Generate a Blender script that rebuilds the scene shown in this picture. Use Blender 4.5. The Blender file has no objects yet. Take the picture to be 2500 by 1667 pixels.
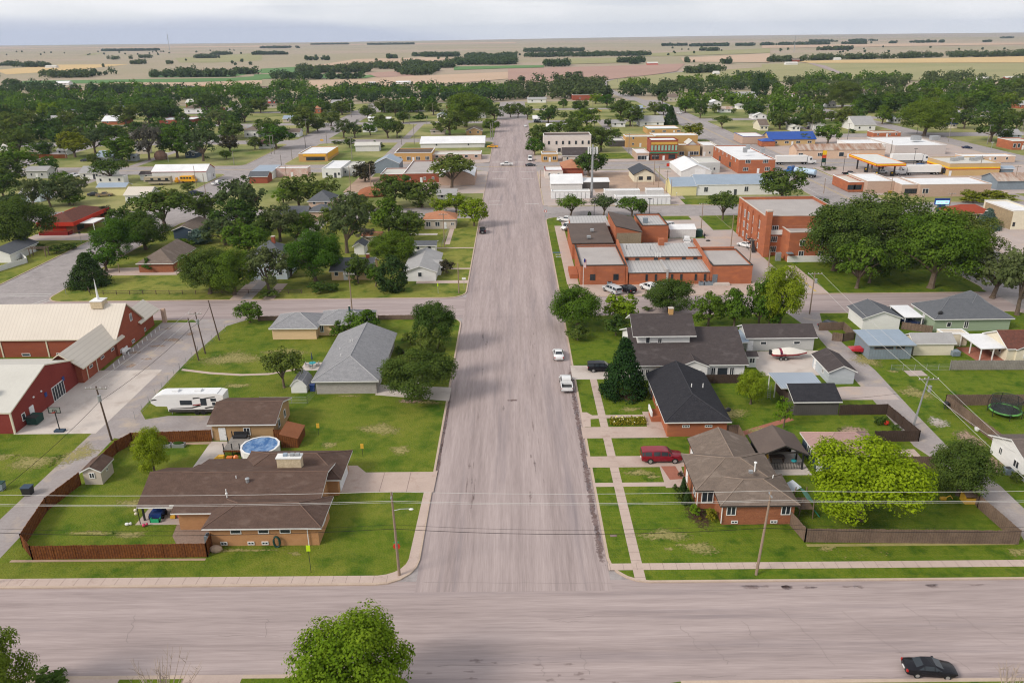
import bpy, math, random
import numpy as np
S = bpy.context.scene
COL = S.collection
R = random.Random(7)

# ------------------------------------------------------------------ camera model (metres; +y runs up the main street)
F_PX, CX, CY, ROLL, CAM_H, YAW = 1930., 1250., 833.5, .012, 56., .0045
PITCH = math.atan((CY - 85.) / F_PX)
cr, sr, ct, st, cw, sw = math.cos(ROLL), math.sin(ROLL), math.cos(PITCH), math.sin(PITCH), math.cos(YAW), math.sin(YAW)

def P(px, py, z=0.):
    """ground (or height z) point seen at a pixel of the 2500 x 1667 photograph"""
    u, v = (px - CX) / F_PX, (CY - py) / F_PX
    up, vp = u * cr + v * sr, -u * sr + v * cr
    dx, dy, dz = up, ct + vp * st, -st + vp * ct
    dx, dy = dx * cw - dy * sw, dx * sw + dy * cw
    t = (z - CAM_H) / dz
    return dx * t, dy * t

def Q(x, y, z=0.):
    x, y = x * cw + y * sw, -x * sw + y * cw
    zz = z - CAM_H
    D = y * ct - zz * st
    up, vp = x / D, (y * st + zz * ct) / D
    return CX + (up * cr - vp * sr) * F_PX, CY - (up * sr + vp * cr) * F_PX

def T(n, x, y):
    return (0, 620, 1240, 1860)[n % 4] + x / 3.647, (0, 400, 810, 1237)[n // 4] + y / 3.647

def G(n, x, y, z=0.):
    return P(*T(n, x, y), z)

def bis(f, lo, hi):
    for _ in range(40):
        m = (lo + hi) / 2
        if f(m) > 0: lo = m
        else: hi = m
    return (lo + hi) / 2

def zat(x, y, py):
    return bis(lambda z: Q(x, y, z)[1] - py, 0, 80)

# ------------------------------------------------------------------ materials
MATS, TONE = {}, {}
def mk(name, c1, c2=None, scales=((.35, .5), (3., .5)), rough=.85, metal=0., stretch=(1, 1, 1), spec=.3, stripe=None, rnd=0., bump=0., third=None):
    """noise-mottled surface: c1 to c2 by noise in world metres; stripe=(axis, per_metre, depth)"""
    if name in MATS: return MATS[name]
    m = bpy.data.materials.new(name); m.use_nodes = True
    nt = m.node_tree; N, L = nt.nodes, nt.links
    b = N['Principled BSDF']
    b.inputs['Roughness'].default_value = rough
    b.inputs['Metallic'].default_value = metal
    b.inputs['Specular IOR Level'].default_value = spec if rough < .7 else .06
    if c2 is None: c2 = tuple(v * .78 for v in c1)
    geo = N.new('ShaderNodeNewGeometry')
    mp = N.new('ShaderNodeMapping'); mp.inputs['Scale'].default_value = stretch
    L.new(geo.outputs['Position'], mp.inputs['Vector'])
    acc = None
    for sc, w in scales:
        n = N.new('ShaderNodeTexNoise'); n.inputs['Scale'].default_value = sc; n.inputs['Detail'].default_value = 3
        L.new(mp.outputs[0], n.inputs['Vector'])
        mr = N.new('ShaderNodeMapRange'); mr.inputs[1].default_value = .32; mr.inputs[2].default_value = .68
        mr.inputs[3].default_value = 0; mr.inputs[4].default_value = w
        L.new(n.outputs[0], mr.inputs[0])
        if acc is None: acc = mr.outputs[0]
        else:
            a = N.new('ShaderNodeMath'); a.operation = 'ADD'
            L.new(acc, a.inputs[0]); L.new(mr.outputs[0], a.inputs[1]); acc = a.outputs[0]
    if stripe:
        ax, per, dep = stripe
        sx = N.new('ShaderNodeSeparateXYZ'); L.new(geo.outputs['Position'], sx.inputs[0])
        if ax == 'd':
            q = N.new('ShaderNodeMath'); q.operation = 'ADD'; L.new(sx.outputs[0], q.inputs[0]); L.new(sx.outputs[1], q.inputs[1]); src = q.outputs[0]
        else: src = sx.outputs['XYZ'.index(ax)]
        q = N.new('ShaderNodeMath'); q.operation = 'MULTIPLY'; q.inputs[1].default_value = per; L.new(src, q.inputs[0])
        f = N.new('ShaderNodeMath'); f.operation = 'FRACT'; L.new(q.outputs[0], f.inputs[0])
        g = N.new('ShaderNodeMath'); g.operation = 'LESS_THAN'; g.inputs[1].default_value = .22; L.new(f.outputs[0], g.inputs[0])
        g2 = N.new('ShaderNodeMath'); g2.operation = 'MULTIPLY_ADD'; g2.inputs[1].default_value = dep
        L.new(g.outputs[0], g2.inputs[0]); L.new(acc, g2.inputs[2]); acc = g2.outputs[0]
    mx = N.new('ShaderNodeMix'); mx.data_type = 'RGBA'
    mx.inputs[6].default_value = (*c1, 1); mx.inputs[7].default_value = (*c2, 1)
    L.new(acc, mx.inputs[0]); out = mx.outputs[2]
    if third:
        c3, sc, lo, hi = third
        n = N.new('ShaderNodeTexNoise'); n.inputs['Scale'].default_value = sc; n.inputs['Detail'].default_value = 5; n.inputs['Roughness'].default_value = .6
        mp2 = N.new('ShaderNodeMapping'); mp2.inputs['Location'].default_value = (31, 17, 5); mp2.inputs['Scale'].default_value = stretch
        L.new(geo.outputs['Position'], mp2.inputs['Vector']); L.new(mp2.outputs[0], n.inputs['Vector'])
        mr = N.new('ShaderNodeMapRange'); mr.inputs[1].default_value = lo; mr.inputs[2].default_value = hi
        L.new(n.outputs[0], mr.inputs[0])
        m3 = N.new('ShaderNodeMix'); m3.data_type = 'RGBA'; m3.inputs[7].default_value = (*c3, 1)
        L.new(mr.outputs[0], m3.inputs[0]); L.new(out, m3.inputs[6]); out = m3.outputs[2]
    L.new(out, b.inputs['Base Color'])
    if bump:
        n = N.new('ShaderNodeTexNoise'); n.inputs['Scale'].default_value = 4; n.inputs['Detail'].default_value = 4
        L.new(geo.outputs['Position'], n.inputs['Vector'])
        bp = N.new('ShaderNodeBump'); bp.inputs['Strength'].default_value = bump; bp.inputs['Distance'].default_value = .3
        L.new(n.outputs[0], bp.inputs['Height']); L.new(bp.outputs[0], b.inputs['Normal'])
    MATS[name] = m; TONE[name] = c1
    return m

def leafmat(name, c1, c2, tr=.33):
    if name in MATS: return MATS[name]
    m = bpy.data.materials.new(name); m.use_nodes = True
    nt = m.node_tree; N, L = nt.nodes, nt.links
    N.remove(N['Principled BSDF'])
    at = N.new('ShaderNodeAttribute'); at.attribute_name = 'tone'
    oi = N.new('ShaderNodeObjectInfo')
    mx = N.new('ShaderNodeMix'); mx.data_type = 'RGBA'
    mx.inputs[6].default_value = (*c1, 1); mx.inputs[7].default_value = (*c2, 1)
    L.new(at.outputs['Fac'], mx.inputs[0])
    hv = N.new('ShaderNodeHueSaturation')
    mr = N.new('ShaderNodeMapRange'); mr.inputs[3].default_value = .475; mr.inputs[4].default_value = .52
    L.new(oi.outputs['Random'], mr.inputs[0]); L.new(mr.outputs[0], hv.inputs['Hue'])
    mv = N.new('ShaderNodeMapRange'); mv.inputs[3].default_value = 1.15; mv.inputs[4].default_value = .85
    L.new(oi.outputs['Random'], mv.inputs[0]); L.new(mv.outputs[0], hv.inputs['Value'])
    L.new(mx.outputs[2], hv.inputs['Color'])
    d = N.new('ShaderNodeBsdfDiffuse'); t = N.new('ShaderNodeBsdfTranslucent'); ms = N.new('ShaderNodeMixShader')
    ms.inputs[0].default_value = tr
    L.new(hv.outputs[0], d.inputs[0]); L.new(hv.outputs[0], t.inputs[0]); L.new(d.outputs[0], ms.inputs[1]); L.new(t.outputs[0], ms.inputs[2])
    L.new(ms.outputs[0], N['Material Output'].inputs[0])
    MATS[name] = m
    return m

def paint(name, c, rough=.25):
    return mk('paint_' + name, c, tuple(v * .85 for v in c), ((1.5, .6),), rough=rough, spec=.5 if max(c) > .1 else .22)

# setting
GRASS = mk('lawn_grass', (.072, .128, .007), (.175, .185, .029), ((.09, .42), (.9, .34), (5., .42)), third=((.048, .098, .008), .25, .48, .68), bump=.5)
GREEN = mk('watered_grass', (.058, .122, .006), (.145, .17, .02), ((.16, .35), (1.3, .34), (6., .42)), stripe=('Y', .85, .16), third=((.038, .085, .007), .4, .5, .7), bump=.5)
DRY = mk('town_grass', (.19, .205, .06), (.32, .29, .13), ((.05, .5), (.5, .35), (4., .25)), third=((.085, .125, .025), .03, .45, .66))
PRAIRIE = mk('prairie_grass', (.37, .295, .215), (.285, .26, .16), ((.0016, .6), (.012, .3), (.08, .25)), stretch=(.45, 1, 1), third=((.40, .30, .245), .0011, .48, .66))
ROADY = mk('street_asphalt', (.44, .362, .345), (.275, .222, .212), ((.4, .42), (2.2, .4), (9., .35)), stretch=(1, .045, 1), rough=.9, third=((.22, .185, .19), .45, .54, .76))
ROADX = mk('cross_street_asphalt', (.44, .362, .345), (.275, .222, .212), ((.4, .42), (2.2, .4), (9., .35)), stretch=(.045, 1, 1), rough=.9, third=((.21, .175, .18), .42, .56, .78))
SIDE = mk('side_street_asphalt', (.385, .345, .335), (.26, .235, .228), ((.3, .42), (1.6, .4), (8., .35)), rough=.9, third=((.21, .185, .18), .3, .58, .8))
MIDGRASS = mk('drier_lawn', (.105, .15, .016), (.25, .235, .055), ((.09, .42), (.9, .34), (5., .42)), third=((.055, .10, .012), .25, .5, .7), bump=.5)
TAR = mk('tar_seal', (.17, .14, .135), (.25, .205, .20))
ALLEY = mk('alley_gravel', (.36, .325, .315), (.27, .235, .225), ((.3, .5), (2.5, .4), (12., .3)), third=((.40, .33, .27), .35, .52, .7))
CONC = mk('pink_concrete', (.48, .375, .32), (.40, .31, .265), ((.4, .5), (4., .4)), third=((.36, .255, .21), .7, .55, .75))
WALK = mk('sidewalk_concrete', (.50, .395, .34), (.42, .325, .28), ((.5, .5), (5., .4)), third=((.34, .25, .21), .8, .58, .8))
KERB = mk('kerb_concrete', (.50, .40, .315), (.40, .30, .24), ((.6, .5), (5., .4)))
PALE = mk('pale_concrete', (.55, .49, .44), (.46, .40, .36), ((.3, .5), (4., .4)), third=((.40, .34, .30), .35, .52, .7))
LOT = mk('lot_concrete', (.44, .37, .34), (.36, .30, .275), ((.2, .5), (3., .4)), third=((.47, .36, .29), .2, .5, .7))
DIRT = mk('bare_dirt', (.42, .30, .22), (.34, .24, .18), ((.3, .5), (3., .4)), third=((.30, .22, .17), .5, .5, .7))
DRYPATCH = mk('dry_turf', (.36, .30, .13), (.24, .225, .075), ((.8, .6), (5., .4)))
SOIL = mk('dark_mulch', (.10, .055, .04), (.06, .035, .028), ((2., .5), (9., .4)))
STONEG = mk('river_gravel', (.30, .215, .17), (.20, .14, .11), ((3., .5), (12., .5)))
GUTTER = mk('gutter_dirt', (.13, .085, .075), (.24, .175, .165), ((.5, .7), (4., .4)))
WHITELINE = mk('white_road_paint', (.62, .60, .57), (.45, .42, .40))
YELLOWLINE = mk('yellow_road_paint', (.62, .42, .10), (.5, .35, .12))
BLUEPAINT = mk('blue_road_paint', (.06, .16, .5))
REDWALK = mk('red_brick_path', (.36, .15, .10), (.28, .11, .08))
# walls
WHITE = mk('white_siding', (.74, .73, .71), (.64, .63, .62), ((.6, .5), (4., .3)), stretch=(1, 1, 5))
CREAM = mk('cream_siding', (.70, .64, .50), (.60, .54, .42), stretch=(1, 1, 5))
PEACH = mk('peach_siding', (.70, .50, .30), (.60, .43, .26), stretch=(1, 1, 6))
TAN = mk('tan_siding', (.42, .27, .14), (.36, .23, .12), stretch=(1, 1, 6))
BEIGE = mk('beige_siding', (.53, .46, .39), (.46, .40, .34), stretch=(1, 1, 6))
GREY = mk('light_grey_siding', (.47, .47, .45), (.40, .40, .39), stretch=(1, 1, 7))
BLUEGREY = mk('blue_grey_siding', (.46, .49, .52), (.37, .40, .43), stretch=(1, 1, 7))
SAGE = mk('sage_green_siding', (.30, .37, .26), (.26, .32, .23), stretch=(1, 1, 7))
NAVY = mk('slate_blue_siding', (.06, .085, .12), (.05, .07, .10), stretch=(1, 1, 7))
CHAR = mk('charcoal_siding', (.10, .09, .085), (.075, .07, .065), stripe=('X', 3.2, .5))
YELLOW = mk('yellow_siding', (.66, .60, .30), (.58, .52, .27), stretch=(1, 1, 5))
ORANGEBRICK = mk('orange_brick', (.38, .135, .07), (.30, .105, .058), ((.5, .4), (5., .6)), stretch=(1, 1, 3), third=((.47, .16, .07), .3, .5, .75))
REDBRICK = mk('red_brick', (.32, .095, .055), (.24, .07, .045), ((.5, .4), (5., .6)), stretch=(1, 1, 3))
BROWNBRICK = mk('brown_brick', (.36, .14, .07), (.22, .085, .05), ((1., .4), (6., .7)), stretch=(1, 1, 3), third=((.45, .25, .14), 3.5, .6, .72))
TANBRICK = mk('tan_brick', (.47, .255, .125), (.36, .185, .09), ((1., .4), (6., .6)), stretch=(1, 1, 3))
BUFFBRICK = mk('buff_brick', (.50, .36, .28), (.40, .28, .22), ((.8, .4), (5., .6)), stretch=(1, 1, 3))
YELBRICK = mk('yellow_brick', (.52, .31, .12), (.44, .26, .11), ((.8, .4), (5., .6)), stretch=(1, 1, 3))
GREYBRICK = mk('pale_grey_brick', (.44, .41, .38), (.29, .265, .25), ((1.2, .4), (6., .7)), stretch=(1, 1, 3))
WHITEBRICK = mk('whitewashed_brick', (.68, .62, .57), (.56, .48, .44), ((.5, .5), (4., .4)), stretch=(1, 1, 2))
STONE = mk('buff_stone', (.40, .31, .19), (.26, .20, .13), ((1.5, .5), (6., .6)))
PALESTONE = mk('pale_chimney_stone', (.62, .52, .36), (.42, .33, .22), ((3., .5), (9., .5)))
REDMETAL = mk('red_metal_siding', (.24, .05, .04), (.19, .04, .034), stripe=('Y', 3.5, .5))
WHITEMETAL = mk('white_metal_siding', (.66, .65, .63), (.56, .55, .54), stripe=('X', 1.6, .35))
GREYMETAL = mk('weathered_metal_siding', (.22, .27, .31), (.17, .20, .23), stripe=('X', 2., .4), rough=.6)
REDPAINT = mk('bright_red_panel', (.52, .05, .025), (.42, .04, .025))
MAROON = mk('maroon_panel', (.25, .03, .025))
YELPANEL = mk('mustard_panel', (.72, .38, .045), (.66, .34, .05))
STORETAN = mk('store_stucco', (.52, .36, .17), (.46, .32, .16))
PINKSTUCCO = mk('pink_stucco', (.62, .45, .33), (.54, .38, .28))
# roofs
BROWNSH = mk('brown_shingle', (.13, .084, .066), (.08, .052, .042), ((1., .4), (7., .7)), stretch=(1, 1.7, 1), third=((.15, .105, .085), .45, .54, .74))
DARKSH = mk('black_shingle', (.042, .041, .046), (.022, .022, .026), ((1.2, .4), (7., .7)), stretch=(1, 1.7, 1), third=((.07, .07, .078), 6., .58, .7))
CHARSH = mk('charcoal_shingle', (.082, .068, .066), (.055, .046, .046), ((1.2, .4), (7., .7)), stretch=(1, 1.7, 1), third=((.105, .09, .088), .5, .55, .75))
TANSH = mk('taupe_shingle', (.20, .155, .125), (.125, .098, .082), ((1.2, .4), (7., .7)), stretch=(1, 1.7, 1), third=((.25, .20, .165), .5, .55, .75))
GREYSH = mk('grey_shingle', (.31, .305, .31), (.185, .185, .195), ((1.2, .4), (6., .75)), stretch=(1, 1.7, 1))
MIDSH = mk('slate_grey_shingle', (.135, .14, .15), (.09, .095, .105), ((1.2, .4), (7., .7)), stretch=(1, 1.7, 1))
PALESH = mk('faded_grey_shingle', (.36, .355, .35), (.28, .27, .265), ((.8, .5), (6., .5)))
PINKSH = mk('faded_pink_shingle', (.38, .25, .225), (.29, .185, .17), ((.9, .5), (6., .5)), stretch=(1, 2.5, 1))
ORSH = mk('orange_tan_shingle', (.44, .205, .115), (.33, .15, .09), ((.9, .5), (6., .5)))
REDSH = mk('red_brown_shingle', (.17, .068, .048), (.09, .042, .034), ((2., .5), (7., .6)))
REDROOF = mk('brick_red_roof', (.30, .065, .035), (.24, .05, .03))
CREAMROOF = mk('cream_ribbed_roof', (.60, .54, .46), (.52, .46, .39), ((.3, .4), (2., .2)), stripe=('X', 1.5, .8), rough=.5)
PALEROOF = mk('pale_metal_roof', (.55, .53, .475), (.49, .47, .42), ((.3, .5), (2., .4)), rough=.5)
WHITEROOF = mk('white_membrane_roof', (.74, .74, .74), (.60, .60, .61), ((.25, .6), (2., .3)))
GREYROOF = mk('grey_membrane_roof', (.41, .375, .355), (.34, .31, .295), ((.25, .6), (2., .3)))
DARKROOF = mk('dark_brown_flat_roof', (.135, .105, .09), (.10, .078, .07), ((.3, .6), (3., .3)))
SEAM = mk('standing_seam_roof', (.46, .44, .42), (.32, .305, .295), ((.4, .3), (3., .15)), stripe=('X', 1.15, .8), rough=.45, metal=.2)
BLUEROOF = mk('bright_blue_metal_roof', (.02, .075, .33), (.016, .06, .27), rough=.45)
BLUEGREYROOF = mk('blue_grey_metal_roof', (.28, .34, .41), (.23, .28, .34), ((.3, .5), (2., .4)), rough=.45)
GALV = mk('galvanised_corrugated_roof', (.40, .45, .52), (.24, .28, .33), ((.4, .2),), stripe=('X', 2.2, .8), rough=.35, metal=.4)
RUST = mk('rusty_metal_roof', (.47, .42, .37), (.27, .14, .085), ((.22, .9), (1.5, .3)), stretch=(2.5, .5, 1), rough=.7)
TRIM = mk('white_trim', (.76, .75, .73), (.66, .65, .64))
DTRIM = mk('dark_trim', (.06, .055, .05))
GLASS = mk('window_glass', (.022, .028, .035), (.05, .058, .066), ((.3, .6),), rough=.1, spec=.3)
DOORW = mk('white_door', (.76, .76, .76))
DOORD = mk('dark_door', (.07, .075, .08))
CEDAR = mk('stained_cedar', (.225, .085, .028), (.085, .03, .014), ((.6, .3), (3.5, .6)), stripe=('d', 3.3, .7))
OLDWOOD = mk('weathered_fence_wood', (.22, .155, .115), (.125, .088, .068), ((.6, .5), (6., .5)), stripe=('d', 3.6, .4))
GREYWOOD = mk('grey_fence_wood', (.30, .275, .25), (.20, .18, .16), ((.6, .5), (6., .5)), stripe=('d', 3.6, .4))
DARKWOOD = mk('dark_fence_wood', (.085, .058, .045), (.05, .036, .03), ((.6, .5), (6., .5)), stripe=('d', 3.6, .4))
POLEWOOD = mk('pole_wood', (.30, .225, .17), (.22, .16, .12), ((.6, .5), (5., .4)))
DPOLEWOOD = mk('dark_pole_wood', (.13, .09, .07), (.09, .065, .05))
STEEL = mk('galvanised_steel', (.42, .43, .44), (.33, .34, .35), rough=.45, metal=.5)
BLACK = mk('black_metal', (.02, .02, .022), (.03, .03, .032), rough=.5)
RUBBER = mk('tyre_rubber', (.018, .018, .018), (.028, .027, .026))
RIM = mk('alloy_rim', (.45, .45, .46), rough=.35, metal=.6)
WIRE = mk('bright_wire', (.62, .60, .57), rough=.5)
CABLE = mk('black_cable', (.025, .022, .022))
BARK = mk('tree_bark', (.16, .12, .09), (.10, .075, .055), ((2., .5), (8., .5)))
TWIG = mk('bare_twig', (.42, .34, .29), (.32, .25, .21))
GREENBIN = mk('dark_green_bin', (.015, .055, .045), rough=.6)
BLUEPL = mk('blue_plastic', (.02, .055, .22), rough=.5)
TEAL = mk('teal_plastic', (.03, .32, .36), rough=.5)
GREENPL = mk('green_plastic', (.03, .42, .18), rough=.5)
PINKPL = mk('pink_plastic', (.62, .06, .14), rough=.5)
YELPL = mk('yellow_plastic', (.72, .42, .05), rough=.5)
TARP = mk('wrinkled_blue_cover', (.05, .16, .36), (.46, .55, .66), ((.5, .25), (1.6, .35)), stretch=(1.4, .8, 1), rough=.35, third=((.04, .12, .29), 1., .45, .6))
HEADL = mk('headlight_lens', (.62, .64, .66), rough=.15)
TAILL = mk('taillight_lens', (.42, .015, .012), rough=.2)
CHROME = mk('chrome', (.6, .6, .62), rough=.2, metal=.9)

# ------------------------------------------------------------------ mesh collector and object helpers
class MB:
    def __init__(s): s.v, s.f = [], []
    def poly(s, pts):
        n = len(s.v); s.v += [tuple(p) for p in pts]; s.f.append(tuple(range(n, n + len(pts))))
        return s
    def box(s, x0, x1, y0, y1, z0, z1):
        n = len(s.v)
        s.v += [(x, y, z) for z in (z0, z1) for x, y in ((x0, y0), (x1, y0), (x1, y1), (x0, y1))]
        s.f += [tuple(n + i for i in q) for q in ((3, 2, 1, 0), (4, 5, 6, 7), (0, 1, 5, 4), (1, 2, 6, 5), (2, 3, 7, 6), (3, 0, 4, 7))]
        return s
    def obox(s, c, ax, ay, az, hx, hy, hz):
        n = len(s.v)
        c, ax, ay, az = map(np.array, (c, ax, ay, az))
        s.v += [tuple(c + ax * hx * i + ay * hy * j + az * hz * k) for k in (-1, 1) for i, j in ((-1, -1), (1, -1), (1, 1), (-1, 1))]
        s.f += [tuple(n + i for i in q) for q in ((3, 2, 1, 0), (4, 5, 6, 7), (0, 1, 5, 4), (1, 2, 6, 5), (2, 3, 7, 6), (3, 0, 4, 7))]
        return s
    def prism(s, pts, z0, z1):
        n = len(s.v); k = len(pts)
        s.v += [(x, y, z0) for x, y in pts] + [(x, y, z1) for x, y in pts]
        s.f.append(tuple(range(n + k, n + 2 * k))); s.f.append(tuple(range(n + k - 1, n - 1, -1)))
        for i in range(k):
            j = (i + 1) % k
            s.f.append((n + i, n + j, n + k + j, n + k + i))
        return s
    def side(s, prof, y0, y1, flip=False):
        """x-z outline extruded along y (flip: y-z outline along x)"""
        n = len(s.v); k = len(prof)
        for y in (y0, y1): s.v += [((y, a, b) if flip else (a, y, b)) for a, b in prof]
        s.f.append(tuple(range(n, n + k))); s.f.append(tuple(range(n + 2 * k - 1, n + k - 1, -1)))
        for i in range(k):
            j = (i + 1) % k
            s.f.append((n + j, n + i, n + k + i, n + k + j))
        return s
    def tube(s, pts, r, k=6, caps=True):
        """pts polyline, r number or list"""
        pts = [np.array(p, float) for p in pts]
        rs = r if isinstance(r, (list, tuple)) else [r] * len(pts)
        n0 = len(s.v)
        for i, p in enumerate(pts):
            d = pts[min(i + 1, len(pts) - 1)] - pts[max(i - 1, 0)]
            d = d / (np.linalg.norm(d) + 1e-9)
            a = np.cross(d, (0, 0, 1.) if abs(d[2]) < .9 else (1., 0, 0)); a /= np.linalg.norm(a); b = np.cross(d, a)
            for j in range(k):
                t = 2 * math.pi * j / k
                s.v.append(tuple(p + (a * math.cos(t) + b * math.sin(t)) * rs[i]))
        for i in range(len(pts) - 1):
            for j in range(k):
                q = n0 + i * k
                s.f.append((q + j, q + (j + 1) % k, q + k + (j + 1) % k, q + k + j))
        if caps:
            s.f.append(tuple(range(n0 + k - 1, n0 - 1, -1))); e = n0 + (len(pts) - 1) * k; s.f.append(tuple(range(e, e + k)))
        return s
    def ball(s, c, rx, ry, rz, n=8, m=6):
        n0 = len(s.v)
        for i in range(m + 1):
            a = math.pi * i / m
            for j in range(n):
                t = 2 * math.pi * j / n
                s.v.append((c[0] + rx * math.sin(a) * math.cos(t), c[1] + ry * math.sin(a) * math.sin(t), c[2] - rz * math.cos(a)))
        for i in range(m):
            for j in range(n):
                q = n0 + i * n
                s.f.append((q + j, q + (j + 1) % n, q + n + (j + 1) % n, q + n + j))
        return s
    def build(s, name, mat, parent=None, smooth=False):
        if not s.f: return None
        me = bpy.data.meshes.new(name)
        L = np.array(parent.matrix_world.translation) if parent is not None and parent.parent is None else None
        o0 = ORG.get(parent.name, (0, 0, 0)) if parent is not None else (0, 0, 0)
        me.from_pydata([(a - o0[0], b - o0[1], c - o0[2]) for a, b, c in s.v], [], s.f)
        me.materials.append(mat)
        if smooth:
            for p in me.polygons: p.use_smooth = True
        o = bpy.data.objects.new(name, me); COL.objects.link(o)
        if parent is not None: o.parent = parent; ORG[o.name] = o0
        return o

ORG = {}       # world origin of every thing, so that its parts' vertices can be given in metres of the place
def thing(name, label, cat, loc, group=None):
    o = bpy.data.objects.new(name, None); COL.objects.link(o)
    o.location = loc; ORG[o.name] = tuple(loc)
    o['label'] = label; o['category'] = cat
    if group: o['group'] = group
    return o
def tag(o, label, cat, group=None):
    o['label'] = label; o['category'] = cat
    if group: o['group'] = group
    return o
def struct(name, mb, mat):
    o = mb.build(name, mat); o['kind'] = 'structure'; return o
def copy_tree(o, parent=None):
    c = o.copy(); COL.objects.link(c)
    if parent is not None: c.parent = parent
    for ch in o.children: copy_tree(ch, c)
    return c
def mesh_thing(name, label, cat, mb, mat, group=None, smooth=False):
    return tag(mb.build(name, mat, None, smooth), label, cat, group)

# ------------------------------------------------------------------ buildings
LAND = []      # (short name, x0, x1, y0, y1)
def roof_polys(k, x0, x1, y0, y1, h, rise, o):
    xm, ym = (x0 + x1) / 2, (y0 + y1) / 2
    if k == 'gx':
        s = rise / (ym - y0); e = h - s * o; z = h + rise
        return [[(x0 - o, y0 - o, e), (x1 + o, y0 - o, e), (x1 + o, ym, z), (x0 - o, ym, z)], [(x1 + o, y1 + o, e), (x0 - o, y1 + o, e), (x0 - o, ym, z), (x1 + o, ym, z)]]
    if k == 'gy':
        s = rise / (xm - x0); e = h - s * o; z = h + rise
        return [[(x0 - o, y0 - o, e), (xm, y0 - o, z), (xm, y1 + o, z), (x0 - o, y1 + o, e)], [(xm, y0 - o, z), (x1 + o, y0 - o, e), (x1 + o, y1 + o, e), (xm, y1 + o, z)]]
    if k[:3] == 'hip':
        w, d = x1 - x0 + 2 * o, y1 - y0 + 2 * o
        hw = min(w, d) / 2; s = rise / (hw - o); e = h - s * o; z = h + rise
        a, b, c, f = (x0 - o, y0 - o, e), (x1 + o, y0 - o, e), (x1 + o, y1 + o, e), (x0 - o, y1 + o, e)
        if d > w + .05:
            p, q = (xm, y0 - o + hw, z), (xm, (y1 + o if k == 'hipgb' else y1 + o - hw), z)
            r = [[a, b, p], [b, c, q, p], [f, a, p, q]]
            return r + ([] if k == 'hipgb' else [[c, f, q]])
        if w > d + .05:
            p, q = (x0 - o + hw, ym, z), (x1 + o - hw, ym, z)
            return [[a, b, q, p], [b, c, q], [c, f, p, q], [f, a, p]]
        p = (xm, ym, z)
        return [[a, b, p], [b, c, p], [c, f, p], [f, a, p]]
    if k == 'shed':      # low edge to the camera
        s = rise / (y1 - y0)
        return [[(x0 - o, y0 - o, h - s * o), (x1 + o, y0 - o, h - s * o), (x1 + o, y1 + o, h + rise + s * o), (x0 - o, y1 + o, h + rise + s * o)]]
    if k == 'shedx':     # low edge at x1 (rise > 0) or at x0 (rise < 0)
        za, zb = (h + rise, h) if rise > 0 else (h, h - rise)
        return [[(x0 - o, y0 - o, za), (x1 + o, y0 - o, zb), (x1 + o, y1 + o, zb), (x0 - o, y1 + o, za)]]
    if k == 'barrel':
        n = 8; r = []
        pt = lambda i: (x0 + (x1 - x0) * i / n, h + rise * (1 - (2 * i / n - 1) ** 2))
        for i in range(n):
            (a, za), (b, zb) = pt(i), pt(i + 1)
            r.append([(a, y0, za), (b, y0, zb), (b, y1, zb), (a, y1, za)])
        return r
    if k == 'gambrel':   # gable end to the camera
        w = (x1 - x0) / 2; q = [(x0 - o, h), (x0 + w * .42, h + rise * .68), (xm, h + rise), (x1 - w * .42, h + rise * .68), (x1 + o, h)]
        return [[(a, y0 - o, za), (b, y0 - o, zb), (b, y1 + o, zb), (a, y1 + o, za)] for (a, za), (b, zb) in zip(q, q[1:])]
    raise ValueError(k)

def put_roof(par, polys, mat, trim, th=.2, name='roof'):
    mb = MB()
    cnt = {}
    rd = lambda p: tuple(round(c, 3) for c in p)
    for p in polys:
        mb.poly(p)
        for a, b in zip(p, p[1:] + p[:1]):
            cnt.setdefault(frozenset((rd(a), rd(b))), []).append((a, b))
    r = mb.build(name, mat, par)
    if 60 < polys[0][0][1] < 175 and 'shingle' in mat.name and par.parent is None:   # ridge and hip caps on the nearer shingle roofs
        rc = MB()
        for e in cnt.values():
            if len(e) == 2: rc.tube([(p[0], p[1], p[2] + .01) for p in e[0]], .075, 5)
        rc.build('ridge_cap', mk('ridge_' + mat.name, tuple(min(.6, v * 1.35) for v in TONE[mat.name])), r)
    fb = MB()
    for p in polys: fb.poly([(a, b, c - th) for a, b, c in reversed(p)])
    for e in cnt.values():
        if len(e) == 1:
            a, b = e[0]
            fb.poly([(a[0], a[1], a[2] - th), (b[0], b[1], b[2] - th), (b[0], b[1], b[2] - .012), (a[0], a[1], a[2] - .012)])
    fb.build('fascia', trim, r if par.parent is None else par)
    return r

def face_pt(bk, face, u):
    x0, x1, y0, y1 = bk[:4]
    if face == 'f': return (x0 + (x1 - x0) * u, y0), (0, -1), (1, 0)
    if face == 'b': return (x0 + (x1 - x0) * u, y1), (0, 1), (-1, 0)
    if face == 'r': return (x1, y0 + (y1 - y0) * u), (1, 0), (0, 1)
    return (x0, y0 + (y1 - y0) * u), (-1, 0), (0, -1)

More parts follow.
